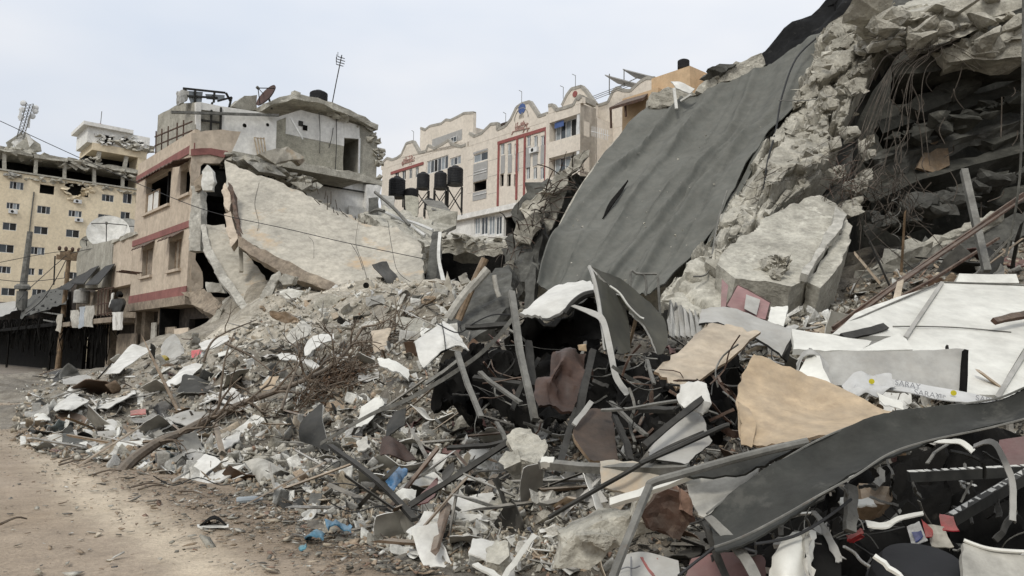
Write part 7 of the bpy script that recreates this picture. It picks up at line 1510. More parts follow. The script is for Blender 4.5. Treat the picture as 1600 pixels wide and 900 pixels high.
# ------------------------------------------------------------------ sheets on the left part of the heap
LS = [
 ([[(207, 537, 26), (236, 545, 25.5)], [(162, 586, 23.5), (186, 582, 23)]], 'sheet_white', 'large pale sheet leaning against the far end of the heap'),
 ([[(252, 540, 23.5), (272, 522, 23.5), (289, 547, 23)], [(252, 556, 23), (270, 560, 22.6), (286, 552, 22.6)]], 'sheet_grey', 'pointed pale green-grey sheet standing by the burnt shopfront'),
 ([[(310, 537, 24), (330, 528, 24), (355, 522, 24)], [(316, 546, 23), (336, 544, 23), (358, 530, 23.4)]], 'sheet_white', 'pale sheet lying below the broken slab edge'),
 ([[(340, 552, 22), (392, 538, 22.4)], [(342, 558, 21.6), (394, 542, 22)]], 'panel_white', 'white plank-like sheet under the pale sheet'),
 ([[(286, 575, 21), (300, 570, 21.2), (316, 570, 21)], [(266, 592, 20), (282, 586, 19.8), (300, 588, 20)], [(250, 608, 19.5), (264, 612, 19.2), (278, 612, 19.2)]], 'sheet_white', 'torn white curved sheet in the left middle'),
 ([[(287, 585, 19.5), (316, 590, 19.3), (352, 596, 19)], [(278, 612, 18.8), (310, 614, 18.5), (340, 606, 18.6)]], 'sheet_dark', 'dark curved sheet right of the torn white sheet'),
 ([[(336, 616, 17.2), (360, 609, 17.3), (384, 618, 17)], [(312, 633, 16.2), (336, 626, 16), (366, 634, 16)]], 'sheet_white', 'domed white sheet in the left middle'),
 ([[(312, 632, 16.1), (338, 632, 15.9), (364, 636, 15.9)], [(262, 652, 15.4), (300, 664, 15), (330, 656, 15.2)]], 'sheet_grey', 'grey curved skirt below the domed white sheet'),
 ([[(66, 585, 33), (95, 576, 33.5), (120, 575, 33)], [(72, 597, 31), (100, 594, 31), (124, 586, 31.5)]], 'sheet_dark', 'dark bent sheet at the far left end of the heap'),
 ([[(97, 593, 30), (130, 586, 30.4), (156, 594, 30)], [(100, 602, 29), (128, 602, 29), (142, 602, 29)]], 'sheet_grey', 'grey brown sheet next to the far dark bent sheet'),
 ([[(102, 612, 25), (116, 602, 25.2), (130, 606, 25)], [(96, 620, 24.4), (112, 620, 24.2), (122, 618, 24.4)]], 'sheet_white', 'small white curved sheet at far left'),
 ([[(86, 634, 22), (112, 618, 22.5), (140, 626, 22)], [(84, 642, 21.4), (104, 640, 21), (114, 642, 21.2)]], 'sheet_white', 'white ribbed sheet at the left toe'),
 ([[(32, 630, 22), (52, 624, 22.4), (76, 621, 22)], [(40, 640, 21.2), (56, 640, 21), (76, 638, 21.2)]], 'slab_grey', 'buckled beige sheet at the left toe beside the road'),
 ([[(97, 677, 15.6), (124, 676, 15.8), (148, 686, 15.4)], [(98, 702, 14.4), (116, 698, 14.4), (132, 698, 14.6)]], 'concrete_dark', 'grey brown folded sheet near the road'),
 ([[(160, 656, 16.6), (174, 654, 16.6), (188, 662, 16.4)], [(164, 674, 15.8), (176, 676, 15.6), (187, 682, 15.5)]], 'sheet_white', 'white crumpled sheet near the road'),
 ([[(215, 667, 15.4), (222, 676, 15)], [(195, 700, 14.2), (230, 691, 14.2)]], 'sheet_grey', 'grey triangular sheet standing near the tree trunk'),
 ([[(226, 672, 15.4), (246, 656, 15.6), (262, 650, 15.6)], [(232, 688, 14.8), (252, 676, 14.8), (270, 660, 15)]], 'sheet_grey', 'light grey gutter-like sheet above the tree trunk'),
 ([[(124, 704, 14), (160, 696, 14), (222, 686, 14.2)], [(130, 711, 13.6), (166, 706, 13.6), (224, 692, 14)]], 'panel_white', 'long white slat lying near the road'),
 ([[(328, 696, 13), (352, 682, 13.2), (378, 672, 13.4)], [(336, 702, 12.6), (354, 700, 12.6), (372, 684, 12.9)]], 'sheet_white', 'white pointed sheet right of the tree trunk'),
 ([[(274, 722, 12), (300, 704, 12.2), (320, 712, 12)], [(284, 732, 11.6), (304, 726, 11.5), (318, 722, 11.7)]], 'sheet_grey', 'grey rounded sheet at the toe under the trunk'),
 ([[(270, 694, 13), (300, 690, 13), (350, 704, 12.6)], [(280, 702, 12.6), (310, 706, 12.4), (340, 712, 12.2)]], 'sheet_dark', 'black sheet lying below the tree trunk'),
 ([[(66, 690, 15), (80, 682, 15.2), (98, 684, 15)], [(68, 700, 14.4), (82, 694, 14.4), (96, 692, 14.5)]], 'slab_grey', 'beige scrap at the very edge of the road'),
 ([[(140, 628, 20), (170, 616, 20.4), (210, 608, 20.4)], [(144, 642, 19.4), (174, 634, 19.4), (212, 616, 19.8)]], 'sheet_white', 'long white folded sheet left of the torn sheet'),
 ([[(52, 652, 19), (64, 648, 19), (78, 652, 19)], [(54, 660, 18.4), (66, 660, 18.3), (78, 658, 18.4)]], 'panel_white', 'small white scrap on the road edge'),
 ([[(446, 524, 18.4), (470, 500, 19), (486, 512, 18.6)], [(452, 540, 17.8), (474, 528, 17.8), (486, 522, 18)]], 'slab_grey', 'pale folded sheet under the big hanging slab'),
 ([[(432, 556, 17), (460, 552, 17.2), (500, 572, 16.6)], [(440, 562, 16.6), (466, 564, 16.5), (498, 578, 16.2)]], 'sheet_white', 'curved white sheet in the middle of the heap'),
 ([[(474, 540, 17.4), (490, 524, 17.6), (520, 520, 17.4)], [(476, 556, 16.8), (496, 540, 16.8), (522, 530, 17)]], 'sheet_white', 'rolled white sheet above the dry branches'),
 ([[(590, 562, 13.4), (612, 562, 13.2), (640, 578, 12.8)], [(592, 572, 13), (614, 578, 12.7), (638, 592, 12.4)]], 'panel_white', 'white plank-shaped panel left of the bent white panel'),
 ([[(580, 516, 17), (610, 512, 17), (608, 524, 16.8)], [(584, 552, 15.8), (598, 548, 15.7), (604, 546, 15.8)]], 'wood_pale', 'pale wooden slab standing right of the dry branches'),
 ([[(620, 494, 19), (650, 496, 18.8), (676, 506, 18.4)], [(616, 514, 18.2), (646, 520, 17.9), (668, 524, 17.8)]], 'grey_plaster', 'wide grey green sheet under the dark leaning slab'),
 ([[(562, 640, 12.4), (590, 620, 12.6), (600, 628, 12.4)], [(556, 668, 11.8), (572, 664, 11.6), (584, 650, 11.9)]], 'panel_white', 'white flat strip panel in the centre left slope'),
 ([[(420, 590, 15.8), (436, 588, 15.8)], [(404, 604, 15.3), (424, 608, 15.1)]], 'wood_tan', 'tan bent board in the left middle of the heap'),
 ([[(555, 690, 10.6), (570, 684, 10.6)], [(560, 706, 10.2), (578, 700, 10.2)]], 'slab_grey', 'square grey tile on the slope'),
]
for i, (rows, m, lb) in enumerate(LS): S('metal_sheet', rows, m, lb, 'sheet', group='bent sheets on the left of the heap', thick=.02, back='sheet_dark' if m != 'wood_tan' else None, rim='sheet_grey', crumple=.05, csc=1.6, seed=i, jag=.015)
rslab('red_crate', [P(299, 548, 22), P(314, 546, 22), P(316, 559, 21.8), P(300, 561, 21.8)], .25, 'obj_cloth', 'bright pink-red plastic crate on the heap by the shopfront', 'crate', seg=.3, amp=.01).color = (.72, .12, .14, 1)
rslab('yellow_can', [P(250, 556, 22.4), P(258, 553, 22.4), P(263, 558, 22.4), P(256, 562, 22.3)], .15, 'obj_cloth', 'small yellow can on the heap', 'can', seg=.2, amp=.03).color = (.5, .38, .05, 1)
S('pink_rag', [[(204, 642, 16.6), (228, 640, 16.6)], [(204, 648, 16.2), (228, 648, 16.2)]], 'obj_cloth', 'faded pink rag near the tree trunk', 'rag', color=(.52, .16, .14), thick=.02, crumple=.05)
S('blue_bag', [[(146, 698, 14), (158, 696, 14)], [(148, 708, 13.6), (162, 708, 13.6)]], 'obj_cloth', 'small pale blue bag by the road edge', 'bag', color=(.22, .30, .32), thick=.03, crumple=.08)
MB().lathe(P(152, 685, 15), [(.1, -.2), (.13, -.18), (.13, .5), (.1, .52)], 14, Vector((1, .1, .1)).normalized()).build('grey_canister', 'sheet_grey', label='grey cylinder lying near the white crumpled sheet', cat='canister')
B('white_stake', (185, 670, 14.8), (184, 708, 14.0), .05, .05, 'panel_white', 'white stake standing by the road edge')
rslab('beige_wall_panel', [P(272, 514, 33), P(294, 512, 33), P(294, 548, 32.6), P(272, 548, 32.6)], .15, 'beige', 'beige board leaning on the burnt shopfront', 'board', seg=.8, amp=.02)
MB().lathe(P(388, 781, 8.5), [(.035, -.12), (.04, -.1), (.04, .08), (.018, .12), (.018, .15)], 10, Vector((.9, .2, .05)).normalized()).build('plastic_bottle', 'glass_pale', label='small clear plastic bottle on the road near the toe', cat='bottle')
S('dark_hood', [[(318, 816, 7.9), (336, 804, 7.9), (352, 816, 7.8)], [(312, 822, 7.7), (334, 810, 7.6), (354, 820, 7.6)]], 'soot_shade', 'small dark curled scrap on the road', 'scrap', thick=.01); S('white_flake', [[(308, 820, 7.7), (356, 818, 7.6)], [(310, 824, 7.6), (358, 822, 7.5)]], 'sheet_white', 'white flake under the dark curled scrap on the road', 'scrap', thick=.008)
# upper slope pieces
for q, d, m, lb, th in (([(496, 466), (520, 460), (566, 474), (568, 488), (500, 490), (488, 480)], 26, 'concrete', 'broad dusty slab lump under the hanging slab', .6), ([(420, 486), (446, 486), (466, 500), (464, 512), (424, 498)], 24.5, 'wood', 'split brown timber beam below the hanging slab', .25), ([(436, 455), (452, 450), (474, 455), (470, 464), (446, 466)], 28, 'panel_white', 'white block on the beige rubble', .4), ([(434, 434), (446, 428), (462, 432), (456, 444), (440, 446)], 29, 'slab_grey', 'pale block close under the slab edge', .4), ([(554, 440), (578, 436), (586, 448), (574, 458), (556, 454)], 27.5, 'slab_plaster', 'beige slab fragment with a round hole', .3), ([(400, 478), (424, 430), (436, 424), (438, 430), (412, 486), (398, 492)], 29, 'slab_grey', 'long white broken post leaning under the slab', .3), ([(650, 458), (676, 454), (680, 462), (652, 466)], 24, 'panel_white', 'flat white slab near the torn trim strip', .2), ([(570, 464), (598, 460), (602, 474), (574, 478)], 24, 'sheet_grey', 'grey flat piece beside the dusty slab lump', .15), ([(690, 470), (698, 424), (708, 450), (706, 470)], 24, 'slab_plaster', 'pointed beige shard standing by the dark column', .2), ([(716, 432), (728, 426), (734, 440), (720, 446)], 26, 'slab_grey', 'grey block before the dark gap', .3)):
    rslab('broken_piece', [P(x, y, d) for x, y in q], th, m, lb, 'piece', seg=.14, amp=.04, sc=2.5)
c = P(572, 446, 27.2); MB().lathe(c, [(.11, 0), (.09, .01)], 10, (CAM - c).normalized()).build('round_hole', 'soot_shade', bpy.data.objects['broken_piece.004'])
# dangling wires before the slab
TB('dangling_wire', [(606, 345, 32), (612, 385, 31), (622, 425, 30), (650, 445, 29)], .01, 'cable', 'thin wire hanging before the right part of the slab', 'wire')
TB('dangling_wire', [(482, 370, 32), (490, 380, 31.8), (490, 410, 31.5)], .007, 'cable', 'short wire crack on the big hanging slab', 'wire')
TB('dangling_wire', [(548, 380, 32), (560, 400, 31.5), (568, 424, 31)], .01, 'cable', 'wire crossing the middle of the big hanging slab', 'wire')
TB('wire_arc', [(684, 506, 9.2), (716, 520, 9), (742, 504, 9), (770, 492, 9), (800, 492, 9)], .008, 'cable', 'black wire arcing over the bent white panel', 'wire')
# ------------------------------------------------------------------ fallen tree with dry branches
tree = thing('fallen_tree', 'uprooted leafless tree lying across the left of the heap', 'tree', P(180, 750, 10.6))
TR = [(178, 752, 10.5), (196, 730, 10.8), (216, 712, 11.1), (250, 690, 11.6), (280, 678, 12.0), (330, 652, 12.8), (385, 628, 13.6), (430, 612, 14.2), (480, 592, 14.8), (520, 570, 15.3), (548, 540, 15.8), (566, 512, 16.2)]
TR = [(x, y, min(d, hit_d(x, y) - .25) if i > 2 else d) for i, (x, y, d) in enumerate(TR)]
MB().tube([P(*p) for p in TR], .09, 9, .03, smoothn=5).build('trunk', 'bark', tree)
rr = random.Random(12)
def branch(x, y, d, ang, L_, r, lev, par, name):
    pts = [P(x, y, d)]; cx_, cy_ = x, y
    for k in range(5):
        ang += rr.gauss(0, .25); cx_ += math.cos(ang) * L_ / 5; cy_ += math.sin(ang) * L_ / 5; d += rr.uniform(-.08, .06); pts.append(P(cx_, cy_, d))
    MB().tube(pts, r, 5, r * .35, smoothn=3).build(name, 'bark', par)
    if lev:
        for k in range(rr.choice((2, 3))):
            i = rr.choice((2, 3, 4)); q = proj(pts[i]); branch(q[0], q[1], pts[i].y, ang + rr.choice((-1, 1)) * rr.uniform(.4, 1.0), L_ * .6, r * .55, lev - 1, par, 'twig')
for i, (k, a, L_) in enumerate(((3, .2, 60), (4, -1.2, 110), (5, -1.5, 130), (5, .1, 90), (6, -.9, 120), (6, .4, 70), (7, -1.3, 120), (7, -.2, 110), (8, -1.0, 110), (8, .2, 90), (9, -.5, 100), (9, -1.6, 90), (10, -.9, 80), (10, -2.2, 70), (11, -.3, 90), (8, -2.0, 100))):
    x, y, d = TR[k]; branch(x, y, d - .1, a * .75, L_ * .62, .028, 2, tree, 'branch')
sec = thing('fallen_bough', 'thin bare bough leaning over the left of the heap', 'bough', P(300, 600, 17))
for p in ([(340, 650, 14.5), (345, 610, 14.6), (352, 560, 14.8), (366, 520, 15.2)], [(318, 566, 15), (330, 536, 15.2), (352, 520, 15.4), (400, 500, 16)], [(352, 536, 15), (392, 556, 14.8), (424, 580, 14.6)], [(440, 640, 13), (452, 604, 13.4), (470, 560, 14)], [(200, 690, 13.2), (290, 684, 12.6), (360, 640, 13)]):
    MB().tube([P(*q) for q in p], .03, 5, .012, smoothn=5).build('branch', 'bark', sec); x, y, d = p[2]; branch(x, y, d, -1, 50, .012, 1, sec, 'branch')
# brush of dry twigs and brown leaves
br = thing('dry_brush', 'reddish brown brush of dry twigs and leaves on the heap', 'brush', P(520, 610, 14))
for k in range(190):
    u = rr.random(); x, y = 455 + u * 190 + rr.gauss(0, 12), 628 - u * 130 + rr.gauss(0, 14); a = -.6 + rr.gauss(0, .45) if rr.random() < .7 else rr.uniform(0, 6.28); L_ = rr.uniform(20, 70); d = hit_d(x, y) - .25 - rr.uniform(0, .35)
    MB().tube([P(x, y, d), P(x + L_ * .5 * math.cos(a) + rr.uniform(-5, 5), y + L_ * .5 * math.sin(a), d - .1), P(x + L_ * math.cos(a), y + L_ * math.sin(a), d - .05)], rr.choice((.008, .012, .016)), 4, .004, smoothn=3).build('twig', 'bark', br)
lv = MB()
for k in range(1500):
    u = min(1, max(0, rr.gauss(.38, .16))); x, y = 455 + u * 190 + rr.gauss(0, 10), 628 - u * 120 + rr.gauss(0, 13); c = P(x, y, hit_d(x, y) - rr.uniform(.1, .5)); a = Vector((rr.gauss(0, 1), rr.gauss(0, 1), rr.gauss(0, 1))).normalized() * rr.uniform(.03, .07); b = a.cross(Vector((rr.gauss(0, 1), rr.gauss(0, 1), rr.gauss(0, 1)))).normalized() * rr.uniform(.012, .025)
    lv.add([c - a, c + b, c + a, c - b], [(0, 1, 2, 3)])
lv.build('dry_leaves', 'dry_leaf', br, kind='stuff')

# black sheets added to stand in for the shade of the hollows
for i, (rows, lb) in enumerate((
    ([[(800, 500, 10.2), (850, 500, 10.0), (932, 476, 9.8)], [(796, 534, 10.6), (860, 540, 10.6), (936, 520, 10.2)], [(800, 585, 9.8), (870, 590, 10.2), (940, 572, 9.6)]], 'added black shade sheet under the tilted white sheet'),
    ([[(736, 548, 10.4), (780, 540, 10.6), (830, 556, 10.4)], [(730, 600, 9.8), (786, 600, 10.0), (836, 604, 9.8)], [(744, 640, 9.0), (790, 650, 8.8), (832, 648, 8.8)]], 'added black shade sheet left of the tall leaning post'),
    ([[(840, 560, 9.4), (900, 552, 9.6), (960, 552, 9.2)], [(840, 606, 9.0), (900, 606, 9.2), (964, 604, 8.6)], [(850, 660, 8.0), (900, 664, 8.0), (960, 660, 7.6)]], 'added black shade sheet behind the brown leather cover'),
    ([[(950, 560, 8.4), (1000, 560, 8.4), (1050, 552, 8.2)], [(962, 606, 7.8), (1010, 610, 7.6), (1060, 606, 7.0)], [(970, 660, 6.8), (1010, 690, 6.4), (1060, 690, 6.0)]], 'added black shade sheet under the olive door'),
    ([[(1080, 600, 6.4), (1120, 580, 6.6), (1160, 560, 6.6)], [(1090, 640, 6.0), (1120, 640, 6.0), (1156, 630, 5.8)], [(1100, 700, 5.2), (1130, 700, 5.2), (1160, 700, 5.0)]], 'added black shade sheet between the pale plywood and the tan hardboard'),
    ([[(690, 560, 10.6), (720, 550, 10.8), (760, 560, 10.6)], [(680, 600, 10.0), (716, 600, 10.2), (750, 610, 10.0)], [(690, 630, 9.6), (720, 640, 9.4), (750, 644, 9.2)]], 'added black shade sheet below the bent white sheet'),
    ([[(1120, 780, 4.4), (1200, 770, 4.6), (1290, 760, 4.7)], [(1110, 840, 4.2), (1200, 836, 4.3), (1290, 830, 4.3)], [(1110, 920, 3.7), (1200, 920, 3.7), (1290, 920, 3.7)]], 'added black shade sheet under the left half of the twisted strip'),
    ([[(1290, 740, 4.9), (1380, 716, 5.0), (1480, 700, 5.0)], [(1290, 820, 4.4), (1380, 810, 4.5), (1480, 800, 4.5)], [(1300, 920, 3.9), (1390, 920, 3.9), (1480, 920, 3.9)]], 'added black shade sheet under the right half of the twisted strip'),
    ([[(1470, 690, 5.2), (1540, 680, 5.2), (1640, 670, 5.2)], [(1480, 770, 4.7), (1540, 770, 4.7), (1640, 760, 4.7)], [(1480, 900, 4.0), (1540, 900, 4.0), (1640, 900, 4.0)]], 'added black shade sheet behind the painted bars'))):
    S('shade_sheet', rows, 'soot_shade', lb, 'cloth', group='black sheets added to shade the hollows', thick=.015, crumple=.30 if i < 6 else .2, csc=2.6 if i < 6 else 4.0, sub=12, seed=i, jag=.03)

# tangles of thin scrap too many to count: bent strips, wires and hoses in the hollows
def tangle(name, boxes, n, label, ms, seed, rad=(.004, .006, .01, .016)):
    rr = random.Random(seed)
    for m in ms:
        mb = MB()
        for k in range(n // 4 if m == 'sheet_white' else n):
            x0, x1, y0, y1, d0, d1 = rr.choice(boxes); x, y = rr.uniform(x0, x1), rr.uniform(y0, y1); d = d0 + (d1 - d0) * rr.random(); a = rr.uniform(0, 6.28); L_ = rr.uniform(25, 110); pts = []
            for s in range(4):
                pts.append(P(x, y, d)); a += rr.gauss(0, .55); x += math.cos(a) * L_ / 3; y += math.sin(a) * L_ / 3 * .8; d += rr.uniform(-.15, .15)
            if rr.random() < .45: mb.tube(pts, rr.choice(rad), 4, smoothn=3)
            else: mb.bent(pts[0], pts[2], rr.choice(rad) * 3.2, rr.choice(rad) * 1.4, Vector((rr.gauss(0, 1), rr.gauss(0, 1), rr.gauss(0, 1))), .05, rr)
        o = mb.build(name, m, label=label + {'steel_dark': ', blackened', 'steel': ', grey', 'sheet_white': ', whitish', 'rust': ', rusty'}[m], cat='scrap'); o['kind'] = 'stuff'
tangle('tangled_scrap', [(740, 830, 540, 650, 8.2, 9.6), (840, 960, 540, 680, 7.2, 8.6), (950, 1060, 560, 690, 6.0, 7.4), (1080, 1150, 590, 700, 4.8, 5.8)], 36, 'tangle of thin scrap filling the central hollow', ['steel_dark', 'steel', 'rust'], 3)
tangle('tangled_scrap', [(1110, 1300, 790, 900, 3.3, 4.0), (1290, 1600, 710, 900, 3.4, 4.4)], 44, 'tangle of thin scrap under the twisted strip', ['steel_dark', 'steel', 'sheet_white'], 4, (.003, .005, .008))
# ------------------------------------------------------------------ scattered debris
PILE = [(20, 690), (25, 610), (70, 580), (165, 580), (205, 548), (270, 535), (330, 528), (390, 500), (430, 432), (560, 435), (660, 440), (700, 440), (760, 470), (840, 470), (1000, 470), (1060, 490), (1180, 500), (1270, 480), (1330, 445), (1600, 355), (1600, 900), (740, 900), (560, 850), (450, 795), (350, 757), (250, 742), (60, 712)]
PILEX = [(1900, 310) if q == (1600, 355) else (1900, 900) if q == (1600, 900) else q for q in PILE]
def inside(px, py, poly):
    r = np.zeros(px.shape, bool); n = len(poly)
    for i in range(n):
        x0, y0 = poly[i]; x1, y1 = poly[(i + 1) % n]
        c = ((y0 > py) != (y1 > py)) & (px < (x1 - x0) * (py - y0) / ((y1 - y0) or 1e-9) + x0); r ^= c
    return r
CR = np.array(CROT)
def hits(px, py, dmax=48):
    v = np.stack([(px - 800) / FPX, (450 - py) / FPX, -np.ones_like(px)], -1) @ CR.T; v = v / v[:, 1:2]
    d = np.full(px.shape, np.nan); ds = np.concatenate([np.arange(2.6, 12, .06), np.arange(12, dmax, .15)])
    for s in ds:
        m = np.isnan(d); 
        if not m.any(): break
        x, y, z = v[m, 0] * s, v[m, 1] * s, 1.6 + v[m, 2] * s
        dd = d[m]; dd[z <= H(x, y)] = s; d[m] = dd
    p = np.stack([v[:, 0] * d, v[:, 1] * d, 1.6 + v[:, 2] * d], -1)
    return p, d
def sample(n, poly, dmax=48, dens=None):
    P_, X_, Y_, D_ = [], [], [], []
    xs = [q[0] for q in poly]; ys = [q[1] for q in poly]; got = 0
    while got < n:
        px = RNG.uniform(min(xs), max(xs), n * 2); py = RNG.uniform(min(ys), max(ys), n * 2)
        k = inside(px, py, poly); px, py = px[k], py[k]
        if dens is not None:
            k = RNG.random(px.shape) < dens(px, py); px, py = px[k], py[k]
        p, d = hits(px, py, dmax); k = ~np.isnan(d); P_.append(p[k]); X_.append(px[k]); Y_.append(py[k]); D_.append(d[k]); got += k.sum()
    return np.concatenate(P_)[:n], np.concatenate(X_)[:n], np.concatenate(Y_)[:n], np.concatenate(D_)[:n]
def hull_template(seed, sx=1, sy=.8, sz=.55, n=11):
    r = random.Random(seed); bm = bmesh.new()
    for _ in range(n):
        v = Vector((r.uniform(-1, 1), r.uniform(-1, 1), r.uniform(-1, 1))); m_ = max(abs(v.x), abs(v.y), abs(v.z)); v = v / m_ * r.uniform(.75, 1)
        bm.verts.new((v.x * sx * .5, v.y * sy * .5, v.z * sz * .5))
    g = bmesh.ops.convex_hull(bm, input=bm.verts)
    for v in [v for v in bm.verts if not v.link_faces]: bm.verts.remove(v)
    bmesh.ops.triangulate(bm, faces=bm.faces); bm.verts.index_update()
    out_ = (np.array([v.co[:] for v in bm.verts]), np.array([[v.index for v in f.verts] for f in bm.faces])); bm.free(); return out_
def rotm(n, tilt=None):
    q = RNG.normal(size=(n, 4)); 
    if tilt is not None:
        a = RNG.uniform(0, 2 * np.pi, n); q = np.stack([np.cos(a / 2), RNG.normal(0, tilt, n), RNG.normal(0, tilt, n), np.sin(a / 2)], -1)
    q /= np.linalg.norm(q, axis=1, keepdims=True); w_, x, y, z = q.T
    return np.stack([np.stack([1 - 2 * (y * y + z * z), 2 * (x * y - z * w_), 2 * (x * z + y * w_)], -1), np.stack([2 * (x * y + z * w_), 1 - 2 * (x * x + z * z), 2 * (y * z - x * w_)], -1), np.stack([2 * (x * z - y * w_), 2 * (y * z + x * w_), 1 - 2 * (x * x + y * y)], -1)], -2)
def scatter_mesh(name, pos, scale, col, temps, m, label=None, cat=None, tilt=None):
    n = len(pos); T = RNG.integers(0, len(temps), n); Rm = rotm(n, tilt); VV, FF, CC = [], [], []; base_ = 0
    for k, (tv, tf) in enumerate(temps):
        i = np.where(T == k)[0]
        if not len(i): continue
        v = np.einsum('nij,nmj->nmi', Rm[i], tv[None] * scale[i][:, None, :]) + pos[i][:, None, :]
        f = tf[None] + (base_ + np.arange(len(i)) * len(tv))[:, None, None]
        VV.append(v.reshape(-1, 3)); FF.append(f.reshape(-1, 3)); CC.append(np.repeat(np.concatenate([col[i], np.ones((len(i), 1))], -1), len(tv), 0)); base_ += len(i) * len(tv)
    V = np.concatenate(VV); F = np.concatenate(FF); C_ = np.concatenate(CC)
    me = bpy.data.meshes.new(name); me.vertices.add(len(V)); me.vertices.foreach_set('co', V.ravel()); me.loops.add(F.size); me.loops.foreach_set('vertex_index', F.ravel().astype(np.int32)); me.polygons.add(len(F)); me.polygons.foreach_set('loop_start', np.arange(0, F.size, 3, dtype=np.int32))
    me.update(calc_edges=True); a = me.color_attributes.new('Col', 'FLOAT_COLOR', 'POINT'); a.data.foreach_set('color', C_.astype(np.float32).ravel())
    me.materials.append(MATS[m]); o = bpy.data.objects.new(name, me); COL.objects.link(o); return tag(o, label, cat, kind='stuff')
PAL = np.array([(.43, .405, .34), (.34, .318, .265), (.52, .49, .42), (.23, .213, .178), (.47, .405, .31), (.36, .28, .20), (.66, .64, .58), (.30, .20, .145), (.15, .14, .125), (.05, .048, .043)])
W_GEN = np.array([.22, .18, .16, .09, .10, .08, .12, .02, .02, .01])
W_DARK = np.array([.04, .07, .01, .15, .02, .07, .02, .03, .28, .31])  # blackish metal bits, with the hollows' shade put into the fragment colours
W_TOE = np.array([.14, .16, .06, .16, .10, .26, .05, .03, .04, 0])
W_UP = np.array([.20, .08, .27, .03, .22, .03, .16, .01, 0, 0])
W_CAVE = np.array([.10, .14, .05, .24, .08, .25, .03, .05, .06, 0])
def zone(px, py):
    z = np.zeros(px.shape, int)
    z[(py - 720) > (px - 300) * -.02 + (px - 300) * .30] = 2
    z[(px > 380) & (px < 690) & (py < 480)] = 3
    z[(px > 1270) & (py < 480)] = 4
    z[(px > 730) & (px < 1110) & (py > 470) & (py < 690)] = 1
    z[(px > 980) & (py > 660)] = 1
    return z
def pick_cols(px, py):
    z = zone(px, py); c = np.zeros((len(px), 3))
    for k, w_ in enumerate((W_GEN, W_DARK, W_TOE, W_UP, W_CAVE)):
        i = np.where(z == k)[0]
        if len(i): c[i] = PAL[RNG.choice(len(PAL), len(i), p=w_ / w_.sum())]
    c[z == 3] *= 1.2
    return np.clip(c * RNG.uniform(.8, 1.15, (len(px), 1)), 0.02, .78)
TH = [hull_template(s) for s in range(22)] + [hull_template(s, 1, .8, .22, 9) for s in range(30, 42)]
TS = [hull_template(s, 1, .12, .07, 8) for s in range(50, 62)]
TF = [hull_template(s, 1, .7, .06, 9) for s in range(70, 82)]
# rubble fragments too many to count
p, px, py, d = sample(41000, PILEX, 48, lambda x, y: np.where(zone(x, y) == 1, .5, 1.0))
sz = np.clip(RNG.lognormal(np.log(.075), .5, len(d)), .025, .22); sz = np.maximum(sz, d * 3.2 / FPX); sz = np.minimum(sz, d * 13 / FPX)
p[:, 2] += sz * RNG.uniform(-.1, .35, len(d))
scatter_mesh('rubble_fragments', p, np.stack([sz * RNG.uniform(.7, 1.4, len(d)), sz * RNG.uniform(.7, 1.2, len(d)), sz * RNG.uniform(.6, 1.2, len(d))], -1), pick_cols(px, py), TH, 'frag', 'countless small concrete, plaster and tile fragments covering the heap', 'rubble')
# splinters, laths and thin strips too many to count
p, px, py, d = sample(3300, PILEX)
L_ = np.clip(RNG.lognormal(np.log(.34), .5, len(d)), .1, 1.1); L_ = np.minimum(np.maximum(L_, d * 7 / FPX), d * 42 / FPX)
p[:, 2] += L_ * RNG.uniform(0, .18, len(d)) + .02
cS = pick_cols(px, py); k = RNG.random(len(d)); cS[k < .18] = (.66, .65, .61); cS[(k > .18) & (k < .42)] = (.09, .075, .06)
scatter_mesh('splinters', p, np.stack([L_, np.minimum(L_, .35) * RNG.uniform(.5, 1.3, len(d)), np.minimum(L_, .4)], -1), np.clip(cS, .02, .75), TS, 'frag', 'countless splinters, laths and thin metal strips strewn over the heap', 'splinters', tilt=.28)
# thin flakes of sheet and board
p, px, py, d = sample(1800, PILEX)
L_ = np.clip(RNG.lognormal(np.log(.20), .5, len(d)), .06, .6); L_ = np.minimum(np.maximum(L_, d * 5 / FPX), d * 16 / FPX); p[:, 2] += L_ * .2
cS = pick_cols(px, py); z_ = zone(px, py); k = (RNG.random(len(d)) < .38) & (z_ != 1) & (z_ != 4); cS[k] = (.66, .645, .60)
scatter_mesh('flakes', p, np.stack([L_, L_, L_], -1), np.clip(cS, .02, .75), TF, 'frag', 'countless thin flakes of sheet and board among the rubble', 'flakes', tilt=.45)
# litter on the road, thinning away from the heap
ROADP = [(0, 575), (60, 585), (40, 640), (20, 690), (250, 742), (450, 795), (700, 900), (330, 900), (0, 900)]
def rd(px, py):
    e = 740 + (px - 250) * .34; dd = (py - e) / 160
    return np.clip(np.exp(-np.maximum(dd, 0) * 5.0), .008, 1) * np.where(py < 620, .3, 1)
p, px, py, d = sample(7000, ROADP + [], 60, rd)
p[:, 2] = .012; L_ = np.clip(RNG.lognormal(np.log(.02), .65, len(d)), .008, .12); L_ = np.maximum(L_, d * 1.1 / FPX)
cS = PAL[RNG.choice(10, len(d), p=[.06, .08, .05, .18, .08, .33, .05, .07, .08, .02])] * RNG.uniform(.7, 1.1, (len(d), 1))
scatter_mesh('road_litter', p, np.stack([L_ * RNG.uniform(.8, 2.2, len(d)), L_, L_ * .5], -1), cS, TH + TS, 'frag', 'fine litter of chips, twigs and leaves on the dirt road', 'litter', tilt=.1)

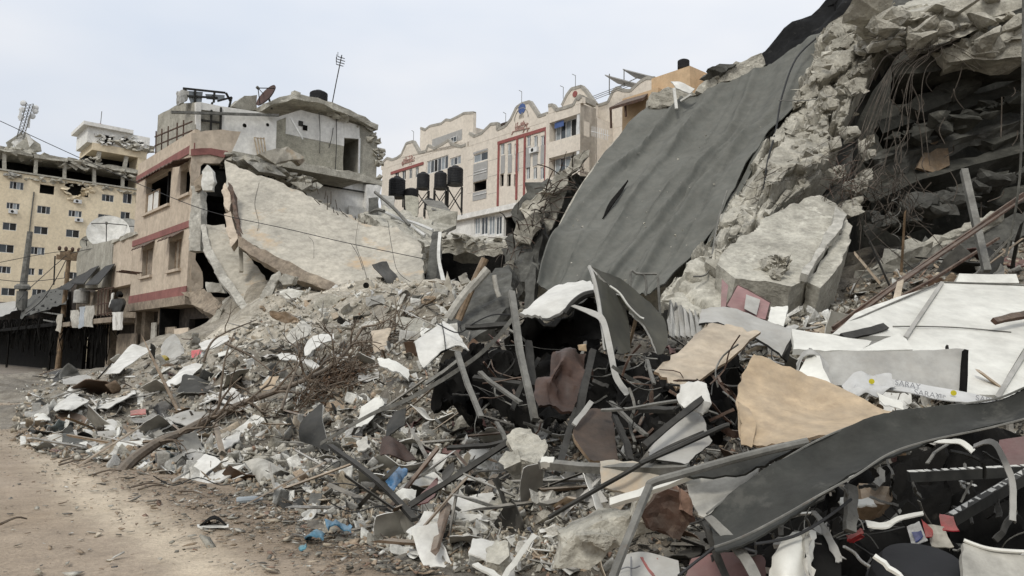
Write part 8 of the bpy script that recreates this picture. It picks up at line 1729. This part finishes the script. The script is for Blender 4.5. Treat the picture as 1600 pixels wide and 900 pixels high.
def big_template(seed, flat=False):
    v, f = hull_template(seed, 1, .8, .3 if flat else .65, 10); bm = bmesh.new(); vs = [bm.verts.new(q) for q in v]
    for t in f: bm.faces.new([vs[i] for i in t])
    bmesh.ops.dissolve_limit(bm, angle_limit=.2, verts=bm.verts, edges=bm.edges)
    bmesh.ops.triangulate(bm, faces=bm.faces); bmesh.ops.subdivide_edges(bm, edges=bm.edges, cuts=2, use_grid_fill=True)
    bm.normal_update()
    for q in bm.verts: q.co += q.normal * (fnoise(q.co, 3.2, seed) * .05) + Vector((0, 0, 0))
    me = bpy.data.meshes.new('concrete_chunk'); bm.to_mesh(me); bm.free(); me.materials.append(MATS['obj_concrete']); return me
def sheet_template(seed):
    r = random.Random(seed); a, b = r.uniform(.9, 1.1), r.uniform(.4, .8); bend = r.choice((0, .3, .6, 1.2)) * r.choice((-1, 1)); fold = r.choice((0, 0, .5, .9)); fp_ = r.uniform(.3, .7)
    rows = []
    cut = r.uniform(0, .3)
    for i in range(4):
        row = []
        for j in range(5):
            u, v = j / 4 - .5, i / 3 - .5
            if i == 3: u *= 1 - cut * r.random()
            z = bend * u * u * .5 + (fold * max(0, u + .5 - fp_)) + .05 * math.sin(u * 7 + seed) * r.random()
            row.append(Vector((u * a + .08 * v * math.sin(seed), v * b + r.gauss(0, .02), z)))
        rows.append(row)
    V, F, M = sheet_geo(rows, sub=2, thick=.016, crumple=.05, csc=2.5, seed=seed)
    me = bpy.data.meshes.new('sheet_scrap'); me.from_pydata([tuple(q) for q in V], [], F); me.polygons.foreach_set('material_index', M); me.polygons.foreach_set('use_smooth', [True] * len(F)); me.set_sharp_from_angle(angle=R(38))
    for k in ('obj_sheet', 'obj_sheet_back', 'obj_sheet'): me.materials.append(MATS[k])
    me.update(); return me
# further chunks and sheet scraps, smaller than the ones that stand singly below
p, px, py, d = sample(3800, PILEX, 40, lambda x, y: np.where(zone(x, y) == 1, .4, 1.0))
sz = np.clip(RNG.lognormal(np.log(.17), .35, len(d)), .08, .4); sz = np.minimum(np.maximum(sz, d * 7 / FPX), d * 17 / FPX); p[:, 2] += sz * .15
TB_ = []
for me_ in (big_template(s, s % 2) for s in range(200, 212)):
    TB_.append((np.array([v.co[:] for v in me_.vertices]), np.array([t.vertices[:] for t in (me_.calc_loop_triangles() or me_.loop_triangles)])))
scatter_mesh('rubble_chunks', p, np.stack([sz * RNG.uniform(.8, 1.3, len(d)), sz, sz * RNG.uniform(.6, 1.1, len(d))], -1), pick_cols(px, py), TB_, 'frag', 'small broken concrete chunks too many to count, all over the heap', 'rubble')
p, px, py, d = sample(1250, PILEX, 40, lambda x, y: np.where((zone(x, y) == 1) | (zone(x, y) == 4), .25, 1.0))
L_ = np.clip(RNG.lognormal(np.log(.30), .4, len(d)), .1, .8); L_ = np.minimum(np.maximum(L_, d * 10 / FPX), d * 34 / FPX); p[:, 2] += L_ * .16
TSH = []
for s in range(300, 316):
    me_ = sheet_template(s); me_.calc_loop_triangles(); TSH.append((np.array([v.co[:] for v in me_.vertices]), np.array([t.vertices[:] for t in me_.loop_triangles])))
cS = np.array([(.70, .69, .64), (.52, .505, .46), (.36, .35, .32), (.20, .195, .175), (.045, .044, .039), (.44, .37, .28), (.22, .16, .11)])[RNG.choice(7, len(d), p=[.40, .20, .13, .08, .08, .08, .03])] * RNG.uniform(.75, 1.1, (len(d), 1))
z_ = zone(px, py); cS[z_ == 1] *= .35  # fragments in the hollows darkened, shade painted into their colour
scatter_mesh('sheet_fragments', p, np.stack([L_, L_ * RNG.uniform(.6, 1.1, len(d)), L_], -1), cS, TSH, 'frag', 'small bent sheet fragments too many to count, all over the heap', 'scrap', tilt=.35)
# ---- individual pieces large enough to pick out
LM = [(180, 740, 'by the tree trunk foot'), (330, 655, 'beside the fallen tree trunk'), (520, 590, 'in the dry brush'), (207, 560, 'by the large pale leaning sheet'), (300, 555, 'near the pink-red crate'), (100, 590, 'at the far left end of the heap'), (90, 650, 'at the left toe by the road'),
      (160, 690, 'near the white stake'), (345, 625, 'near the domed white sheet'), (300, 720, 'at the toe near the flat white panel'), (412, 745, 'near the cone-shaped sheet'), (498, 670, 'near the dark upright sheet'), (618, 748, 'near the blue plastic bag'), (530, 820, 'by the blue scraps at the toe'), (580, 760, 'along the slanting flat bar'),
      (690, 540, 'near the bent white panel'), (440, 470, 'below the big hanging slab'), (560, 470, 'on the beige rubble below the slab'), (660, 480, 'near the torn white trim strip'), (740, 480, 'by the dark leaning slab'), (815, 560, 'near the tall leaning post'), (880, 590, 'by the brown leather cover'), (870, 470, 'below the tilted white sheet'),
      (980, 500, 'behind the olive door'), (930, 690, 'by the dark brown door panel'), (825, 695, 'near the rough stucco slab'), (700, 620, 'under the long metal trim'), (700, 780, 'near the maroon wedge'), (770, 860, 'near the white plastic tray'), (850, 780, 'left of the concrete beam'), (960, 840, 'around the red-brown concrete beam'), (960, 745, 'under the level grey rail'),
      (1060, 690, 'by the leaning grey panel'), (1060, 560, 'around the pale plywood'), (1140, 540, 'under the light grey metal panel'), (1250, 490, 'below the boulders'), (1360, 470, 'on the rubble under the rusty beam'), (1460, 420, 'before the white upstand'), (1560, 390, 'on the rubble at the cave mouth'), (1230, 640, 'behind the tan hardboard'), (1120, 850, 'under the flat strip'), (1250, 800, 'below the twisted strip'), (1400, 790, 'near the brown block'), (1460, 760, 'between the painted bars'), (1380, 850, 'near the red carton'), (1550, 800, 'in front of the hooked band'), (1540, 700, 'behind the hooked band'), (1020, 880, 'by the broken sign')]
LMA = np.array([(a, b) for a, b, _ in LM], float)
def where(px, py): return LM[int(np.argmin(((LMA - (px, py)) ** 2).sum(1)))][2]
def cname(c):
    m_ = max(c); s = m_ - min(c)
    if m_ < .1: return 'black'
    if c[0] > c[2] * 1.9 and m_ < .2: return 'dark brown'
    if m_ > .55: return 'white'
    if c[0] > c[2] * 1.45: return 'brown' if m_ < .42 else 'beige'
    return 'dark grey' if m_ < .2 else 'grey' if m_ < .38 else 'pale grey'
def bar_template(seed):
    r = random.Random(seed); mb = MB(); kind = seed % 4; bx = r.uniform(-.08, .08); pts = [Vector((-.5, 0, 0)), Vector((-.1, bx * .5, r.uniform(-.03, .03))), Vector((.25, bx, 0)), Vector((.5, bx * r.uniform(-.5, 2), r.uniform(-.05, .08)))]
    if kind == 0: mb.tube(pts, .5, 6)
    elif kind == 1: mb.tube([pts[0], pts[3]], .5, 4)
    elif kind == 2: mb.tube(pts, .5, 4)
    else: mb.tube([pts[0], pts[1], pts[2] + Vector((0, r.uniform(-.15, .15), 0)), pts[3] + Vector((0, r.uniform(-.3, .3), .1))], .5, 5)
    return mb
CM = [big_template(s, s % 3 == 2) for s in range(100, 124)]
SM_ = [sheet_template(s) for s in range(24)]
CNT = {}
def place(name, me, pos, rot, scale, color, label, cat, group):
    o = bpy.data.objects.new(name, me); COL.objects.link(o); o.location = pos; o.rotation_euler = rot; o.scale = scale; o.color = (*color, 1); MADE.append(o)
    return tag(o, label, cat, group)
rr = random.Random(31)
MADE = []
def sizeword(q): return 'small ' if q < 15 else 'large ' if q > 34 else ''
# chunks
p, px, py, d = sample(300, PILE, 40); z_ = zone(px, py); cc = pick_cols(px, py)
for i in range(len(d)):
    s = max(rr.lognormvariate(math.log(.26), .45), d[i] * 13 / FPX); s = min(s, d[i] * 42 / FPX, .75); c = tuple(cc[i])
    flat = rr.random() < .35; q = s * FPX / d[i]
    lb = f'{sizeword(q)}{cname(c)} {"flat " if flat else ""}concrete chunk {where(px[i], py[i])}'
    place('concrete_chunk', CM[i % 24], p[i] + np.array((0, 0, s * .12)), (rr.gauss(0, .5), rr.gauss(0, .5), rr.uniform(0, 6.28)), (s * rr.uniform(.9, 1.3), s * rr.uniform(.8, 1.1), s * (.45 if flat else rr.uniform(.7, 1))), c, lb, 'concrete chunk', 'concrete chunks strewn over the heap')
# sheets
p, px, py, d = sample(240, PILE, 40, lambda x, y: np.where(zone(x, y) == 1, .6, 1.0)); z_ = zone(px, py)
for i in range(len(d)):
    dk = z_[i] in (1, 4)
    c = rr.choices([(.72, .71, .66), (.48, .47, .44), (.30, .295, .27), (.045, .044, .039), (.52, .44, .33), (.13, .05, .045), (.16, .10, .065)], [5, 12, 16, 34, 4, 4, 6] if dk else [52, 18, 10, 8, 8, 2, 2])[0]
    s = max(rr.lognormvariate(math.log(.55), .4), d[i] * 20 / FPX); s = min(s, d[i] * 80 / FPX, 1.7); q = s * FPX / d[i]
    if rr.random() < .36 and c[0] > .25:
        s *= .62; lb = f'{sizeword(q * .6)}{cname(c)} broken flat plaster chunk {where(px[i], py[i])}'
        place('plaster_chunk', CM[i % 24], p[i] + np.array((0, 0, s * .16)), (rr.gauss(0, .4), rr.gauss(0, .4), rr.uniform(0, 6.28)), (s * 1.2, s * rr.uniform(.7, 1), s * rr.uniform(.22, .4)), c, lb, 'plaster chunk', 'plaster chunks strewn over the heap'); continue
    lb = f'{sizeword(q * .6)}{cname(c)} bent sheet scrap {where(px[i], py[i])}'
    place('sheet_scrap', SM_[i % 24], p[i] + np.array((0, 0, s * .14)), (rr.gauss(0, .55), rr.gauss(0, .55), rr.uniform(0, 6.28)), (s, s * rr.uniform(.7, 1.1), s), c, lb, 'sheet scrap', 'bent sheet scraps strewn over the heap')
# bars and planks: each its own mesh so that the section stays true
p, px, py, d = sample(230, PILE, 40, lambda x, y: np.where(zone(x, y) == 1, .7, 1.0)); z_ = zone(px, py)
BT = [bar_template(s) for s in range(16)]
for i in range(len(d)):
    wood = rr.random() < .3; dk = z_[i] in (1, 4)
    c = rr.choice([(.30, .21, .13), (.40, .30, .2), (.2, .14, .09)]) if wood else rr.choices([(.62, .61, .58), (.33, .325, .30), (.16, .155, .14), (.04, .039, .035), (.14, .075, .045)], [2, 5, 16, 66, 6] if dk else [28, 28, 20, 10, 8])[0]
    L2 = min(max(rr.lognormvariate(math.log(.95), .45), d[i] * 26 / FPX), d[i] * 130 / FPX, 3.0); t_ = min(max(rr.uniform(.018, .045), d[i] * 1.6 / FPX), .09) * (1.5 if wood else 1)
    nm = 'wood_plank' if wood else 'metal_bar'
    tm = BT[i % 16]; V = [Vector((v.x * L2, v.y * (t_ * 2 if abs(v.y) <= .5 else t_), v.z * t_ * (.6 if wood else 1))) for v in tm.v]
    me = bpy.data.meshes.new(nm); me.from_pydata([tuple(v) for v in V], [], tm.f); me.materials.append(MATS['obj_bar'])
    til = rr.gauss(0, .35) if not dk else rr.gauss(0, .7)
    lb = f'{"long " if L2 * FPX / d[i] > 70 else "short " if L2 * FPX / d[i] < 40 else ""}{cname(c)} {"wooden plank" if wood else "metal bar"} {where(px[i], py[i])}'
    place(nm, me, p[i] + np.array((0, 0, abs(math.sin(til)) * L2 * .4 + .06)), (rr.uniform(-.3, .3), til, rr.uniform(0, 6.28)), (1, 1, 1), c, lb, 'plank' if wood else 'bar', 'wooden planks strewn over the heap' if wood else 'metal bars strewn over the heap')
# rags and crumpled cloths
def rag_template(seed):
    r = random.Random(seed); rows = [[Vector((j / 3 - .5 + r.gauss(0, .07), i / 3 - .5 + r.gauss(0, .07), r.gauss(0, .10))) for j in range(4)] for i in range(4)]
    V, F, M = sheet_geo(rows, sub=4, thick=.03, crumple=.22, csc=3.2, seed=seed)
    me = bpy.data.meshes.new('rag'); me.from_pydata([tuple(q) for q in V], [], F); me.polygons.foreach_set('use_smooth', [True] * len(F)); me.materials.append(MATS['obj_cloth']); me.update(); return me
RT = [rag_template(s) for s in range(10)]
p, px, py, d = sample(60, PILE, 26)
for i in range(len(d)):
    c, w_ = rr.choice([((.50, .47, .40), 'cream'), ((.10, .12, .17), 'dark blue'), ((.13, .05, .05), 'maroon'), ((.30, .27, .22), 'dust-coloured'), ((.06, .06, .06), 'black'), ((.16, .19, .19), 'grey-green'), ((.62, .60, .56), 'white'), ((.22, .15, .09), 'brown')])
    s = min(max(rr.lognormvariate(math.log(.3), .4), d[i] * 16 / FPX), d[i] * 46 / FPX)
    place('rag', RT[i % 10], p[i] + np.array((0, 0, s * .12)), (rr.gauss(0, .4), rr.gauss(0, .4), rr.uniform(0, 6.28)), (s, s * .8, s * .8), c, f'crumpled {w_} rag {where(px[i], py[i])}', 'rag', 'rags strewn over the heap')
# cables and wires looping over the heap
p, px, py, d = sample(60, PILE, 30)
for i in range(len(d)):
    a = rr.uniform(0, 6.28); L2 = rr.uniform(.5, 1.6); q = Vector(p[i]); pts = [q + Z * .1]
    for k in range(4): a += rr.gauss(0, .6); q = q + Vector((math.cos(a), math.sin(a), 0)) * L2 / 4; pts.append(Vector((q.x, q.y, float(H(q.x, q.y)) + rr.uniform(.05, .28))))
    MADE.append(MB().tube(pts, max(.006, d[i] * .6 / FPX), 4, smoothn=4).build('loose_wire', 'cable' if i % 2 else 'rebar', label=f'{"black cable" if i % 2 else "rusty wire"} looping {where(px[i], py[i])}', cat='wire', group='loose wires on the heap'))
# stones and scraps lying singly on the road
for i, (x, y, s) in enumerate(((60, 896, .09), (128, 845, .06), (245, 820, .07), (110, 836, .06), (310, 775, .06), (170, 880, .08), (250, 875, .05), (20, 830, .05), (70, 578, .5), (140, 860, .04))):
    g_ = ground(x, y); place('road_stone', CM[i], g_ + Z * s * .2, (rr.gauss(0, .3), 0, rr.uniform(0, 6)), (s, s * .8, s * .6), rr.choice([(.5, .46, .38), (.4, .36, .3), (.62, .6, .55)]), ['pale stone at the bottom left of the road', 'flat stone left of the pale dust track', 'stone on the pale dust track', 'small stone on the darker left verge', 'stone beside the twigs near the trunk foot', 'stone at the lower left verge', 'tiny stone by the lower dust track', 'small stone at the left edge', 'white bundle far up the road', 'tiny stone between two verge stones'][i], 'stone', 'stones on the road')
for i, (a, b) in enumerate((((92, 730), (150, 720)), ((130, 728), (158, 722)), ((205, 765), (255, 760)), ((216, 769), (260, 763)), ((0, 824), (42, 814)), ((280, 772), (325, 780)), ((95, 724), (150, 714)), ((145, 745), (190, 738)))):
    A_, B_ = ground(*a) + Z * .03, ground(*b) + Z * .02
    MB().tube([A_, A_.lerp(B_, .5) + Vector((0, .03, .03)), B_], .014, 5, .006, smoothn=3).build('dry_stick', 'bark', label=['bent dry stick on the road at left', 'thin stick beside the bent dry stick', 'upper stick of the pair below the trunk foot', 'lower stick of the pair below the trunk foot', 'thin stick at the left edge of the road', 'thick stick right of the trunk foot', 'curved twig above the bent dry stick', 'stick between the trunk foot and the bent stick'][i], cat='stick', group='sticks on the road')

# labels that still coincide are told apart by their order in the picture
byl = {}
for o in MADE: byl.setdefault(o['label'], []).append(o)
ORD = ['second', 'third', 'fourth', 'fifth', 'sixth', 'seventh', 'eighth', 'ninth', 'tenth', 'eleventh', 'twelfth']
for lb, os_ in byl.items():
    if len(os_) < 2: continue
    os_.sort(key=lambda o: proj(o.location)[0]); n = len(os_)
    for i, o in enumerate(os_):
        w_ = ('left one' if i == 0 else 'right one') if n == 2 else 'leftmost' if i == 0 else 'rightmost' if i == n - 1 else f'{ORD[min(i - 1, 10)]}'
        o['label'] = f'{lb}, {w_}' + (' from left' if w_ in ORD and len(lb.split()) < 13 else '')
print('OBJECTS', len(bpy.data.objects), 'TRIS', sum(len(m.loops) for m in bpy.data.meshes))
